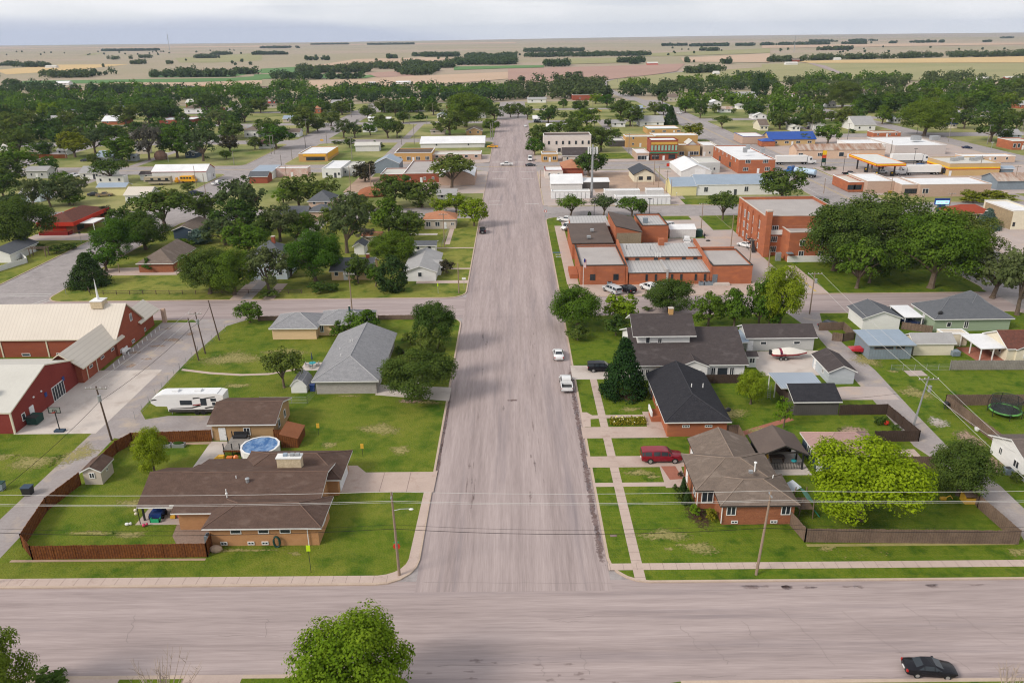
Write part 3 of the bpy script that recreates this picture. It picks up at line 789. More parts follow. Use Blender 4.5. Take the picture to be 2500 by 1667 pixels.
def wire(pts, r, sag, label, mat=WIRE, seg=10):
    out = []
    for a, b in zip(pts, pts[1:]):
        for i in range(seg + (b is pts[-1])):
            u = i / seg
            out.append((a[0] + (b[0] - a[0]) * u, a[1] + (b[1] - a[1]) * u, a[2] + (b[2] - a[2]) * u - 4 * sag * u * (1 - u)))
    return mesh_thing('power_line', label, 'wire', MB().tube(out, r, 5), mat)
def fence(name, label, pts, h, mat, post=2.4, th=.05, z=0, rails=True, postm=None, cat='fence', slat=True):
    t = thing(name, label, cat, (pts[0][0], pts[0][1], 0))
    for (xa, ya), (xb, yb) in zip(pts, pts[1:]):
        L = math.hypot(xb - xa, yb - ya); ux, uy = (xb - xa) / L, (yb - ya) / L
        if slat:
            mb = MB(); n = max(2, int(L / .3))
            for i in range(n):
                u = (i + .5) * L / n; hh = h + R.uniform(-.035, .035)
                mb.obox((xa + ux * u, ya + uy * u, z + hh / 2 + .02), (ux, uy, 0), (-uy, ux, 0), (0, 0, 1), L / n / 2 - .008, th / 2 + .008 * (i % 2), hh / 2)
            mb.build('board_panel', mat, t)
        if rails:
            rb = MB()
            for q in ((.25, .8) if slat else (.45, .92)): rb.obox(((xa + xb) / 2, (ya + yb) / 2, z + h * q), (ux, uy, 0), (-uy, ux, 0), (0, 0, 1), L / 2, .05 if slat else .035, .045)
            rb.build('rail', postm or mat, t)
        n = max(1, round(L / post))
        for i in range(n + 1):
            u = L * i / n
            MB().box(xa + ux * u - .06, xa + ux * u + .06, ya + uy * u - .06, ya + uy * u + .06, z, z + h + .06).build('post', postm or mat, t)
    return t
def wire_fence(name, label, pts, h=1.1, post=3., mat=STEEL):
    t = thing(name, label, 'fence', (pts[0][0], pts[0][1], 0))
    for (xa, ya), (xb, yb) in zip(pts, pts[1:]):
        L = math.hypot(xb - xa, yb - ya); n = max(1, round(L / post))
        m = MB()
        for q in (.05, .28, .52, .76, 1.): m.tube([(xa, ya, h * q), (xb, yb, h * q)], .012, 4)
        m.build('wire_mesh', mat, t)
        for i in range(n + 1):
            u = i / n
            MB().tube([(xa + (xb - xa) * u, ya + (yb - ya) * u, 0), (xa + (xb - xa) * u, ya + (yb - ya) * u, h + .08)], .035, 5).build('post', mat, t)
    return t
def patch(name, pts, mat, z=.004):
    return struct(name, MB().poly([(x, y, z) for x, y in pts]), mat)
def rect(name, x0, x1, y0, y1, mat, z=.004):
    return patch(name, [(x0, y0), (x1, y0), (x1, y1), (x0, y1)], mat, z)
def soften(m, top=.85):
    """copy of a ground material whose edge frays out by noise (decal on the ground)"""
    k = m.name + '_frayed' + ('' if top > .8 else '_thin')
    if k in MATS: return MATS[k]
    c = m.copy(); c.name = k; nt = c.node_tree; N, L = nt.nodes, nt.links
    at = N.new('ShaderNodeAttribute'); at.attribute_name = 'soft'
    ge = N.new('ShaderNodeNewGeometry'); n = N.new('ShaderNodeTexNoise'); n.inputs['Scale'].default_value = 2.6; n.inputs['Detail'].default_value = 5; L.new(ge.outputs['Position'], n.inputs['Vector'])
    a = N.new('ShaderNodeMath'); a.operation = 'MULTIPLY_ADD'; a.inputs[1].default_value = 1.7; L.new(n.outputs[0], a.inputs[0]); L.new(at.outputs['Fac'], a.inputs[2])
    r = N.new('ShaderNodeMapRange'); r.inputs[1].default_value = 1.02; r.inputs[2].default_value = 1.5; r.inputs[4].default_value = top; L.new(a.outputs[0], r.inputs[0])
    L.new(r.outputs[0], N['Principled BSDF'].inputs['Alpha'])
    MATS[k] = c
    return c
def blob(name, x, y, rx, ry, mat, z=.006, n=18, rough=.18):
    mb = MB(); mb.v = [(x, y, z)]
    ph = R.uniform(0, 6.28)
    for k in (.5, 1.):
        mb.v += [(x + rx * k * math.cos(6.2832 * i / n) * (1 + rough * math.sin(2 * 6.2832 * i / n + ph)), y + ry * k * math.sin(6.2832 * i / n) * (1 + rough * math.cos(3 * 6.2832 * i / n + ph)), z) for i in range(n)]
    for i in range(n):
        j = (i + 1) % n
        mb.f += [(0, 1 + i, 1 + j), (1 + i, 1 + n + i, 1 + n + j, 1 + j)]
    o = struct(name, mb, soften(mat, .32 if name == 'stain' else .85))
    at = o.data.attributes.new('soft', 'FLOAT', 'POINT')
    at.data.foreach_set('value', [.75] + [.5] * n + [0.] * n)
    return o

# ------------------------------------------------------------------ ground, streets, lots
def rrect(x0, x1, y0, y1, r=4., n=5):
    out = []
    for cx, cy, a in ((x1 - r, y0 + r, -90), (x1 - r, y1 - r, 0), (x0 + r, y1 - r, 90), (x0 + r, y0 + r, 180)):
        for i in range(n + 1):
            t = math.radians(a + 90 * i / n); out.append((cx + r * math.cos(t), cy + r * math.sin(t)))
    return out
def terrain():
    xs = [-26000, -16000, -9000, -5000, -2500, -900, -300, 300, 900, 2500, 5000, 9000, 16000, 26000]
    ys = [-200, 40, 160, 700, 1200, 1800, 2600, 3600, 4800, 6200, 7800, 9600, 11500]
    v, f = [], []
    for y in ys:
        for x in xs:
            z = -.15
            if y > 7000: z += 9 * math.sin(x / 2100. + y / 900.) - 5 + max(0, x) * .0016 * min(1, (y - 7000) / 3000)
            v.append((x, y, z))
    k = len(xs)
    for j in range(len(ys) - 1):
        for i in range(k - 1):
            f.append((j * k + i, j * k + i + 1, (j + 1) * k + i + 1, (j + 1) * k + i))
    m = MB(); m.v, m.f = v, f
    return struct('terrain', m, PRAIRIE)
terrain()
for y0, y1, w in ((57, 71.2, 130), (159.4, 172.6, 260), (256.8, 274, 330), (353.5, 376.5, 420), (456, 474, 420), (555, 571, 420), (650, 664, 420)):
    rect('cross_street', -w - 60, w + 60, y0 - .6, y1 + .6, ROADX if y0 < 200 else SIDE, -.14)
rect('street_corners', -470, 470, 55, 740, SIDE, -.145)
rect('main_street', -11.2, 10.2, 70, 583, ROADY, -.136)
for x0, x1, y0, y1 in ((-126.8, -108.8, 60, 660), (109, 131, 60, 680), (-246, -234, 60, 660), (229, 241, 60, 700), (-358, -348, 150, 660), (340, 350, 150, 660)):
    rect('side_street', x0, x1, y0, y1, SIDE, -.137)
patch('highway', [(109, 660), (131, 660), (120, 730), (114, 800), (107, 860), (108, 930), (124, 1040), (165, 1130), (214, 1215), (300, 1330), (296, 1340), (206, 1225), (150, 1135), (113, 1045), (99, 930), (97, 860), (101, 795), (107, 725)], SIDE, -.12)
XB = [(-460, -358.5), (-347.5, -246.5), (-233.5, -126.8), (-108.8, -11.2), (10.2, 109), (131, 228.5), (241.5, 339.5), (350.5, 460)]
YB = [(71.2, 159.4), (172.6, 256.8), (274, 353.5), (376.5, 456), (474, 555), (571, 650), (664, 735)]
for i, (x0, x1) in enumerate(XB):
    for j, (y0, y1) in enumerate(YB):
        if (i in (0, 7) and j == 0) : continue
        near = j < 2 and i in (2, 3, 4, 5)
        m = GREEN if (j == 0 and i == 4) else MIDGRASS if j == 1 and i in (2, 3) else GRASS if near else DRY
        struct('lawn', MB().prism(rrect(x0 + .22, x1 - .22, y0 + .22, y1 - .22, 4.2), -.15, 0), m)
        if j < 4 and 1 < i < 6:
            a, b = rrect(x0, x1, y0, y1, 4.4), rrect(x0 + .3, x1 - .3, y0 + .3, y1 - .3, 4.1)
            k = MB(); n = len(a)
            for q in range(n):
                w = (q + 1) % n
                k.poly([(*a[q], .003), (*a[w], .003), (*b[w], .003), (*b[q], .003)])
                k.poly([(*a[q], -.15), (*a[w], -.15), (*a[w], .003), (*a[q], .003)])
            struct('kerb', k, KERB)
struct('lawn', MB().prism(rrect(-200, -9, 15, 58.2, 4), -.15, 0), GREEN)
struct('lawn', MB().prism(rrect(10.5, 200, 15, 57.0, 5), -.15, 0), GREEN)
rect('kerb', -196, -13, 57.75, 58.23, KERB, .004); rect('kerb', 15, 196, 56.6, 57.03, KERB, .004)
rect('sidewalk', 17, 200, 54.6, 56.4, WALK, .006)
rect('sidewalk', -46.5, -37.5, 55.2, 57.8, WALK, .006); rect('driveway', -31.5, -26, 40, 58.2, WALK, .008)
# kerb-side walk of the front corner lot
a = [(-90, 71.5), (-15.6, 71.5)] + [(-15.6 + 4.2 * math.sin(t), 75.7 - 4.2 * math.cos(t)) for t in (.3, .6, .9, 1.2, 1.5)] + [(-11.35, 90)]
b = [(-12.25, 90)] + [(-15.6 + 3.1 * math.sin(t), 75.9 - 3.1 * math.cos(t)) for t in (1.5, 1.2, .9, .6, .3)] + [(-15.6, 72.75), (-90, 72.75)]
patch('sidewalk', [(-59.5, 71.5)] + a[1:] + b[:-1] + [(-59.5, 72.75)], WALK)
patch('driveway', [(-23.9, 90), (-11.0, 89.9), (-10.9, 95.4), (-11.5, 95.1), (-20.8, 95.1), (-22.3, 97), (-23.9, 97)], CONC, .008)
for x in (-18.2, -14.6): rect('expansion_joint', x, x + .06, 90.1, 95, GUTTER, .013)
patch('driveway', [(-23.6, 120.3), (-11, 117.6), (-11, 123), (-23.4, 124.5)], PALE, .006)
rect('sidewalk', -17.5, -16.3, 124, 128, PALE, .007)
patch('path', [(-45.4, 96.9), (-42.4, 96.9), (-42.2, 104.5), (-45.5, 104.5)], PALE)
patch('path', [(-57, 103.2), (-45.4, 103.7), (-45.4, 104.4), (-57, 104.0)], DIRT, .005)
patch('patio', [(-47.3, 83.0), (-41.1, 83.0), (-41.1, 92), (-46.9, 92)], LOT)
patch('gravel_bed', [(-42.1, 83.0), (-37, 83.0), (-36.6, 79), (-40.6, 79), (-41.7, 80.6)], STONEG, .006)
rect('patio', -38.9, -35.4, 131.0, 134.8, PALE)
patch('path', [(-60.6, 131.6), (-55, 129.9), (-49, 128.9), (-44, 129.2), (-38.9, 131.6), (-38.9, 132.3), (-44, 130), (-49, 129.7), (-55, 130.7), (-60.6, 132.4)], WALK)
# alleys
patch('alley', [(-65, 71), (-60, 71), (-60.4, 88), (-60.7, 110), (-61.2, 138), (-60.2, 155), (-56.5, 159.5), (-69, 159.5), (-65.3, 155), (-64.6, 130), (-64.9, 100)], ALLEY)
patch('alley', [(57.5, 71), (66, 71), (63.4, 80), (63.6, 90), (62.1, 100), (62.6, 112), (63.6, 128.5), (62.6, 151), (65, 159.6), (58, 159.6), (59.6, 148), (58.4, 125), (57.4, 101), (59.7, 92), (60, 80)], ALLEY)
for y0, y1 in ((172.6, 256.8), (274, 353.5), (376.5, 456), (474, 555)):
    for x in (-65, 57.5, -182, 178): rect('alley', x, x + 4.5, y0, y1, ALLEY)
rect('parking_lot', -76.8, -64.2, 107.4, 132, PALE, .006)
rect('gravel_lot', -74.8, -64.4, 132, 157.5, ALLEY, .007)
for q in range(7): blob('dirt_patch', -69 + R.uniform(-4, 3), 134 + q * 3.3, R.uniform(.7, 2.4), R.uniform(.6, 1.6), DIRT, .011 + q * .001)
patch('gravel_drive', [(-61, 106), (-57.4, 104.9), (-45.6, 104.9), (-45.6, 113.2), (-55.5, 113.2), (-58.6, 112), (-61, 115.5)], ALLEY, .008)
rect('concrete_slab', 51.8, 57, 95, 100.1, CONC)
patch('path', [(31.8, 103.6), (43, 109.6), (42.6, 110.6), (31.4, 104.8)], REDWALK)
rect('sidewalk', 12.9, 14.1, 71.5, 126, WALK, .006); rect('sidewalk', 10.2, 109, 73.3, 74.5, WALK, .008)
jt = MB()
for q in range(36): jt.box(12.9, 14.1, 72 + q * 1.5, 72.03 + q * 1.5, .005, .0125)
for q in range(60): jt.box(10.4 + q * 1.5, 10.43 + q * 1.5, 73.3, 74.5, .005, .0125)
for q in range(30): jt.box(-58 + q * 1.5, -57.97 + q * 1.5, 71.5, 72.75, .003, .0105)
struct('sidewalk_joint', jt, GUTTER)
rect('driveway', 9.9, 22.6, 104.3, 107.9, CONC, .012); rect('driveway', 9.9, 23.6, 95.8, 98.9, CONC, .012)
rect('sidewalk', 10.2, 19.8, 90.8, 91.8, WALK, .012); patch('patio', [(19.7, 90.4), (22.6, 90.4), (22.8, 96), (19.8, 96)], CONC, .010)
patch('sidewalk', [(10.2, 108), (11.4, 108), (11.6, 110.6), (20.2, 111.4), (20.2, 112.0), (12, 111.9), (11.2, 113), (10.2, 113)], WALK, .010)
patch('patio', [(20.0, 107.9), (22.6, 107.9), (22.6, 110), (21, 113), (20.0, 113)], CONC, .014)
rect('driveway', 9.9, 20, 125.8, 132, PALE, .014)
rect('driveway', 43, 58.5, 126.6, 138, PALE, .006)
patch('driveway', [(51.5, 116.6), (62.4, 116.4), (62.4, 121.4), (56, 121.8), (51.5, 121)], LOT, .006)
rect('patio', 33.3, 40, 93.3, 100.2, PALE, .006); patch('patio', [(83.6, 131.6), (89.3, 131.6), (89.3, 139), (83.2, 139)], REDWALK)
blob('concrete_slab', 64.6, 108.3, 1.6, 2.4, PALE, .006); blob('dirt_patch', 66.5, 103, 2.2, 3.6, DIRT, .007); blob('dirt_patch', 65.5, 95.8, 3., 3.2, DIRT, .008)
rect('concrete_slab', 68.4, 71.6, 125.8, 128.2, LOT, .02)
# streets: stains, seams, markings
for q in range(16): blob('gutter_dirt', 9.62 if q < 10 else -10.95, 78 + q * 5.4 if q < 10 else 97 + (q - 10) * 4, .5 if q < 10 else .25, 4.6, GUTTER, -.130 + q * .0002, 14)
for q in range(26): blob('stain', R.uniform(24, 74), 70.4 + R.uniform(-.35, .2), R.uniform(.5, 1.6), R.uniform(.18, .42), GUTTER, -.128 - q * .0002)
# cracks sealed with tar: short wandering strips
def crack(x, y, dx, dy, n=9, w=.032):
    pts = [(x + dx * i / n + R.uniform(-.25, .25), y + dy * i / n + R.uniform(-.12, .12)) for i in range(n + 1)]
    m = MB()
    for (a, b), (c, d) in zip(pts, pts[1:]):
        l = math.hypot(c - a, d - b) + 1e-6; nx, ny = -(d - b) / l * w / 2, (c - a) / l * w / 2
        m.poly([(a - nx, b - ny, -.131), (c - nx, d - ny, -.131), (c + nx, d + ny, -.131), (a + nx, b + ny, -.131)])
    struct('crack', m, TAR)
for x, y, dx, dy in ((16.5, 64.5, 1.3, -3.6), (18.8, 62, 1.2, -2.8), (23, 65, .6, -3.6), (27.4, 67, 2.8, -8), (33.5, 66.5, 3.6, -6.4), (36.5, 60.5, 4.6, .1), (41, 60.3, 1.6, -2.2), (40.5, 67.5, 1.7, -4), (45, 66, 2.6, -4.6), (-26, 66, .8, -2.6), (-30, 63.6, 6, -.1), (-40, 67, .8, -4.4), (3, 65.6, 5, .5), (3.2, 65.3, 3.4, -.1), (16, 57.6, 4.6, .1), (30, 57.4, 14, -.1), (-52, 58.2, 30, -.15), (-8, 59.3, 13, .2), (2, 60.5, .4, -2.6), (6, 61.5, .5, -3.5), (-10.6, 71.6, 21, -.4), (-10.6, 159.4, 21, -.3), (-10.6, 256.5, 21, 0), (-10, 275, 20, -.2)): crack(x, y, dx, dy)
for q in range(30): blob('stain', R.choice((-6.2, -5.6, 2.2, 3.4, -1.5)) + R.uniform(-.5, .5), R.uniform(74, 150), R.uniform(.08, .22), R.uniform(.7, 3.2), GUTTER if q % 3 else TAR, -.1285 - q * .0002, 10, .4)
for q in range(14): blob('stain', R.uniform(-9, 9), R.uniform(56.8, 60), R.uniform(.3, 1.), R.uniform(.15, .35), GUTTER, -.126 - q * .0002, 10, .4)
blob('road_patch', -.5, 118, 1.2, .5, GUTTER, -.13)
for x0, x1, y in ((-9.5, -2, 351), (3, 9, 349.5), (-9, -4, 279), (4, 9, 279.6), (-9, -5, 285), (3.5, 8.4, 332), (-8.6, -3, 333)): rect('stop_line', x0, x1, y, y + .45, WHITELINE, -.125)
rect('crosswalk', -10, 9, 377.5, 377.9, WHITELINE, -.12); rect('crosswalk', -10, 9, 380, 380.4, WHITELINE, -.12)
for x in (119.6, 120.4): rect('centre_line', x, x + .16, 176, 640, YELLOWLINE, -.13)
for x in (112.4, 127.6): rect('edge_line', x, x + .14, 176, 640, WHITELINE, -.13)
for q in (0, 1.6): patch('crosswalk', [(-112.4 + q, 167.4), (-112.1 + q, 167.4), (-108.6 + q, 174.6), (-108.9 + q, 174.6)], WHITELINE, -.12)
for q in (0, 1.5): rect('crosswalk', -126, -110, 177.4 + q, 177.65 + q, WHITELINE, -.12)
for y in (365, 366.): rect('centre_line', -330, 320, y, y + .2, YELLOWLINE, -.13)
# commercial lots and other bare ground up the street
rect('parking_lot', 12.8, 62, 172.9, 181.5, CONC, .006); rect('parking_lot', 57, 66.3, 173, 256, LOT, .008)
rect('parking_lot', 15, 58, 238, 251, LOT, .007); rect('parking_lot', 37, 58, 205, 238.5, LOT, .011)
rect('sidewalk', 12.6, 15.4, 182, 244, WALK, .010)
for x0, x1, y0, y1 in ((10.6, 12.6, 182, 198), (10.6, 12.4, 199.2, 205.5), (10.6, 12.4, 212, 236), (10.6, 14, 244.5, 250), (44.4, 56, 226, 237.2), (60.5, 66.2, 236.2, 256), (46, 57, 250.6, 254.6)): rect('lawn', x0, x1, y0, y1, GREEN, .013)
rect('blue_kerb', 10.5, 13, 211.4, 211.9, BLUEPAINT, .016)
for y in (206.8, 209.2):
    rect('parking_symbol', 11.2, 12.5, y, y + .5, WHITELINE, .017); rect('parking_symbol', 11.5, 12.2, y + .12, y + .38, BLUEPAINT, .020)
rect('parking_lot', 62.2, 72, 172.9, 192, LOT, .009)
for q in range(6): patch('parking_line', [(69.2, 174.2 + q * 2.8), (69.7, 174.2 + q * 2.8), (69.7, 175.8 + q * 2.8), (69.2, 175.8 + q * 2.8)], YELLOWLINE, .013)
for q in range(6): rect('parking_line', 63.2, 68.8, 174.6 + q * 2.8, 174.75 + q * 2.8, WHITELINE, .013)
rect('sidewalk', 69.9, 72, 173, 196, WALK, .013); rect('lawn', 72, 108, 173.2, 214, GREEN, .012)
rect('parking_lot', 10.6, 60, 275, 352, LOT, .005); rect('bare_lot', 31, 60, 300, 345, DIRT, .010); rect('lawn', 60, 82, 275, 285, GRASS, .012)
rect('parking_lot', -36, -11.4, 300, 352, LOT, .006); rect('gravel_lot', -66, -46, 305, 340, DIRT, .006)
rect('parking_lot', -60, -11.4, 377, 404, LOT, .006); rect('parking_lot', 132, 228, 288, 353, LOT, .005); rect('parking_lot', 62.5, 109, 300, 352, LOT, .006); rect('parking_lot', 131, 228, 172.8, 256.5, LOT, .004)
rect('parking_lot', 10.6, 108.5, 377, 400, LOT, .006); rect('parking_lot', 131.4, 228, 377, 455, LOT, .006)
rect('lawn', 38, 58, 384, 404, GRASS, .012); rect('lawn', 76, 108, 172.8, 173.4, GREEN, .013)
rect('parking_lot', -148, -127.5, 232, 241, LOT, .006)
patch('driveway', [(-108.9, 193.6), (-86, 193.6), (-86, 203), (-108.9, 200)], CONC, .006)
for x in (-65.6, -58): rect('path', x, x + 2.6, 172.8, 185, CONC, .006)
rect('path', -24, -11.3, 183.8, 186.2, WALK, .006); rect('path', -22, -11.3, 196, 197.2, WALK, .007); rect('path', -36, -11.3, 217.4, 218.4, WALK, .008); rect('path', -20, -18.6, 222, 250, WALK, .007)
rect('patio', -34.6, -23.2, 233.6, 235.8, PALE, .009)
# fields beyond the town
FC = {'gold': mk('ripe_wheat', (.56, .40, .20), (.50, .36, .18), ((.01, .5), (.1, .3))), 'green': mk('irrigated_field', (.10, .20, .07), (.13, .22, .08), ((.008, .5), (.1, .3))),
      'plow': mk('ploughed_field', (.40, .26, .205), (.34, .22, .18), ((.006, .6), (.06, .3)), stretch=(.3, 1, 1)), 'tan': mk('stubble_field', (.50, .36, .26), (.44, .32, .22), ((.008, .6), (.08, .3)), stretch=(.4, 1, 1)),
      'olive': mk('olive_pasture', (.25, .25, .12), (.34, .30, .16), ((.01, .6), (.09, .3)), stretch=(.5, 1, 1)), 'mauve': mk('dry_range', (.38, .30, .24), (.33, .26, .20), ((.003, .6), (.03, .3)))}
for i, (n, c, pts) in enumerate((
    (0, 'gold', ((0, 645), (0, 622), (520, 578), (1160, 573), (620, 632), (60, 665))), (0, 'green', ((1330, 690), (1330, 642), (2334, 622), (2334, 642), (2050, 688))), (0, 'green', ((200, 752), (200, 722), (2050, 697), (2334, 676), (2334, 716), (1700, 733))),
    (0, 'olive', ((1600, 560), (1560, 520), (2334, 470), (2334, 540), (1900, 560))), (0, 'tan', ((0, 440), (0, 420), (2334, 404), (2334, 420), (900, 432))), (0, 'olive', ((700, 495), (860, 475), (930, 476), (800, 497))),
    (0, 'tan', ((860, 770), (1000, 738), (1700, 737), (2334, 716), (2334, 750), (1800, 770))),
    (1, 'green', ((60, 655), (60, 615), (400, 596), (900, 592), (640, 640))), (1, 'green', ((0, 710), (0, 667), (200, 662), (200, 702))), (1, 'green', ((500, 700), (500, 660), (1130, 676), (980, 700))), (1, 'plow', ((1000, 655), (1400, 626), (1430, 682), (1100, 692))),
    (1, 'tan', ((480, 800), (480, 722), (1000, 700), (2334, 640), (2334, 700), (1900, 735), (900, 800))), (1, 'green', ((1780, 628), (1780, 597), (2334, 586), (2334, 608))), (1, 'tan', ((560, 585), (900, 530), (1500, 515), (1800, 520), (1300, 590))), (1, 'tan', ((0, 412), (0, 400), (2334, 378), (2334, 386))),
    (2, 'plow', ((0, 742), (0, 615), (600, 600), (1580, 570), (1500, 640), (1300, 668), (860, 716), (820, 724))), (2, 'green', ((0, 612), (0, 588), (320, 585), (320, 605))), (2, 'olive', ((520, 575), (540, 522), (1080, 518), (1060, 562))), (2, 'olive', ((1200, 505), (1190, 480), (2334, 432), (2334, 474), (1500, 502))), (2, 'tan', ((1560, 555), (1540, 520), (2334, 478), (2334, 560))), (2, 'olive', ((880, 735), (960, 710), (1500, 650), (2334, 600), (2334, 760), (900, 800))),
    (3, 'gold', ((300, 548), (2334, 506), (2334, 562), (420, 566))), (3, 'olive', ((0, 735), (0, 575), (420, 568), (2334, 564), (2334, 720))), (3, 'tan', ((0, 432), (0, 408), (1200, 392), (2334, 383), (2334, 400), (900, 420))))):
    patch('field', [G(n, *p) for p in pts], FC[c], .02 + .03 * i)
patch('country_road', [G(3, *p) for p in ((760, 690), (800, 690), (560, 590), (440, 568), (410, 568))], ROADY, 1.)
# worn and dry turf
for x, y, a, b in ((-21, 108, 3.6, 2.4), (-27.5, 103.2, 2, 1.1), (-17, 101.5, 2.4, 1.6), (-14.6, 117.2, 2.6, .9), (-28, 120, 2.2, .5), (-33, 77.6, 6, .4), (-26, 76.9, 1.1, .5), (-69, 99, 5.5, 2.4), (-63.5, 101, 2.6, 4), (-75, 100.4, 4, 1.6), (-50, 88, 3, 1.2), (-47, 81, 3.4, .9), (-52, 81.4, 3, .6), (-53, 137, 6, 4), (-44, 140, 5, 2), (-48, 124.8, 4, 1.1), (16.8, 94.3, 2.2, 1.1), (18.6, 93.2, 1.2, .6), (17.5, 79.8, 3.2, 1.5), (21, 77.4, 3.4, 1.4), (17.6, 77.2, .9, .4), (36, 77, 1.6, .6), (57.5, 76, 1.8, .9), (60, 75.3, 1.4, .7), (18, 127.6, 2, 1), (33.5, 112, 3.6, 3.4), (37, 106.4, 3, 1), (37, 100.4, 3, .9), (50, 105.5, 2.6, 1.6), (18.4, 114, 2.6, 1), (66.4, 128, 1.6, .7), (63.8, 133, 2.4, 4), (66, 119, 3, 3)):
    blob('dry_turf', x, y, a, b, DRYPATCH, .005 + R.uniform(0, .0035), 16, .35)
for q in range(11): blob('dry_turf', 40 + R.uniform(-3, 3.5), 75.3 + R.uniform(-.6, 1.), .18, .1, DRYPATCH, .0125, 7)
blob('bare_earth', -17.5, 117.8, 3., 1., DIRT, .010); blob('bare_earth', -36.9, 123.6, 1., .4, DIRT, .010); blob('bare_earth', 50.6, 106, 2.6, 1.7, DIRT, .012); blob('bare_earth', 18.8, 118.6, 3.6, 2.2, SOIL, .009); blob('mulch_bed', 22.6, 84.0, 2.1, 3.4, SOIL, .013); blob('mulch_bed', -18, 136, 2.4, 3.4, SOIL, .01)
patch('mulch_bed', [(20, 96), (22, 96), (22.4, 92.6), (20.6, 92.4)], REDWALK, .018)
rect('bare_earth', -58.6, -36, 75.75, 76.15, DIRT, .007); rect('bare_earth', 33.8, 58, 77.3, 77.8, DRYPATCH, .007)
rect('manhole', 11.1, 11.9, 79.6, 80, GUTTER, .016)

# ------------------------------------------------------------------ sky, sun, air, camera
W = bpy.data.worlds.new('World'); S.world = W; W.use_nodes = True
nt = W.node_tree; N, L = nt.nodes, nt.links
bgn = N['Background']; bgn.inputs['Strength'].default_value = .1
sky = N.new('ShaderNodeTexSky'); sky.sky_type = 'NISHITA'; sky.sun_disc = False
SUN_AZ, SUN_EL = (-.86, -.51), math.radians(36)
sky.sun_elevation = SUN_EL; sky.sun_rotation = math.atan2(SUN_AZ[0], SUN_AZ[1]); sky.dust_density = 2
tc = N.new('ShaderNodeTexCoord')
sx = N.new('ShaderNodeSeparateXYZ'); L.new(tc.outputs['Generated'], sx.inputs[0])
def mth(op, a, b=None, c=None):
    n = N.new('ShaderNodeMath'); n.operation = op
    for i, v in enumerate((a, b, c)):
        if v is None: continue
        if hasattr(v, 'node'): L.new(v, n.inputs[i])
        else: n.inputs[i].default_value = v
    return n.outputs[0]
def cnoise(sxyz, sc, det, off):
    cm = N.new('ShaderNodeCombineXYZ')
    L.new(mth('MULTIPLY', sx.outputs[0], sxyz[0]), cm.inputs[0]); L.new(mth('MULTIPLY', sx.outputs[1], sxyz[1]), cm.inputs[1]); L.new(mth('MULTIPLY_ADD', sx.outputs[2], sxyz[2], off), cm.inputs[2])
    n = N.new('ShaderNodeTexNoise'); n.inputs['Scale'].default_value = sc; n.inputs['Detail'].default_value = det; L.new(cm.outputs[0], n.inputs['Vector'])
    return n.outputs[0]
def ramp(v, a, b, lo=0., hi=1.):
    n = N.new('ShaderNodeMapRange'); n.interpolation_type = 'SMOOTHSTEP'; L.new(v, n.inputs[0])
    for i, q in enumerate((a, b, lo, hi)): n.inputs[i + 1].default_value = q
    return n.outputs[0]
def mixc(f, a, b):
    n = N.new('ShaderNodeMix'); n.data_type = 'RGBA'; L.new(f, n.inputs[0])
    for i, q in ((6, a), (7, b)):
        if hasattr(q, 'node'): L.new(q, n.inputs[i])
        else: n.inputs[i].default_value = (*q, 1)
    return n.outputs[2]
KSKY = 8.0
z, x = sx.outputs[2], sx.outputs[0]
streak = cnoise((1.4, 1.4, 34.), 2.2, 5, 3.)
soft = cnoise((2.2, 2.2, 9.), 2.6, 4, 11.)
pale = mixc(ramp(soft, .35, .65), tuple(KSKY * q for q in (.80, .815, .835)), tuple(KSKY * q for q in (.92, .92, .93)))
grey = tuple(KSKY * q for q in (.58, .615, .70))
# a long low bank of cloud over the horizon on one side, and thin streaks higher up
edge = mth('ADD', ramp(x, .02, -.32, .0, .021), mth('MULTIPLY_ADD', soft, .016, -.008))
bank = mth('MULTIPLY', ramp(mth('SUBTRACT', edge, z), -.006, .007), ramp(x, .04, -.16))
c1 = mixc(mth('MULTIPLY', bank, .95), pale, tuple(KSKY * q for q in (.61, .64, .735)))
c2 = mixc(mth('MULTIPLY', mth('MULTIPLY', ramp(streak, .50, .68), ramp(z, .018, .045)), .75), c1, grey)
clear = mixc(mth('MULTIPLY', ramp(z, .2, .7), .25), c2, sky.outputs[0])
zen = N.new('ShaderNodeVectorMath'); zen.operation = 'SCALE'; L.new(clear, zen.inputs[0]); L.new(ramp(z, .10, .8, 1., 1.05), zen.inputs['Scale'])   # an overcast dome is brighter overhead
L.new(zen.outputs[0], bgn.inputs['Color'])
sl = bpy.data.lights.new('sun', 'SUN'); sl.energy = 2.3; sl.angle = math.radians(17); sl.color = (1, .93, .84)
so = bpy.data.objects.new('sun', sl); COL.objects.link(so)
from mathutils import Vector, Matrix
dv = Vector((SUN_AZ[0] * math.cos(SUN_EL), SUN_AZ[1] * math.cos(SUN_EL), math.sin(SUN_EL)))
so.rotation_euler = dv.to_track_quat('Z', 'Y').to_euler()
hm = bpy.data.materials.new('thin_air_haze'); hm.use_nodes = True
hn = hm.node_tree; hn.nodes.remove(hn.nodes['Principled BSDF'])
pv = hn.nodes.new('ShaderNodeVolumePrincipled'); pv.inputs['Color'].default_value = (.64, .76, 1., 1); pv.inputs['Density'].default_value = 5.0e-5; pv.inputs['Anisotropy'].default_value = .2
hn.links.new(pv.outputs[0], hn.nodes['Material Output'].inputs['Volume'])
ho = MB().box(-27500, 27500, -260, 12500, -40, 175).build('haze', hm); ho['kind'] = 'stuff'
cam = bpy.data.cameras.new('camera'); cam.sensor_width = 36; cam.lens = F_PX / 2500 * 36; cam.clip_end = 60000; cam.clip_start = .5
co = bpy.data.objects.new('camera', cam); COL.objects.link(co); S.camera = co
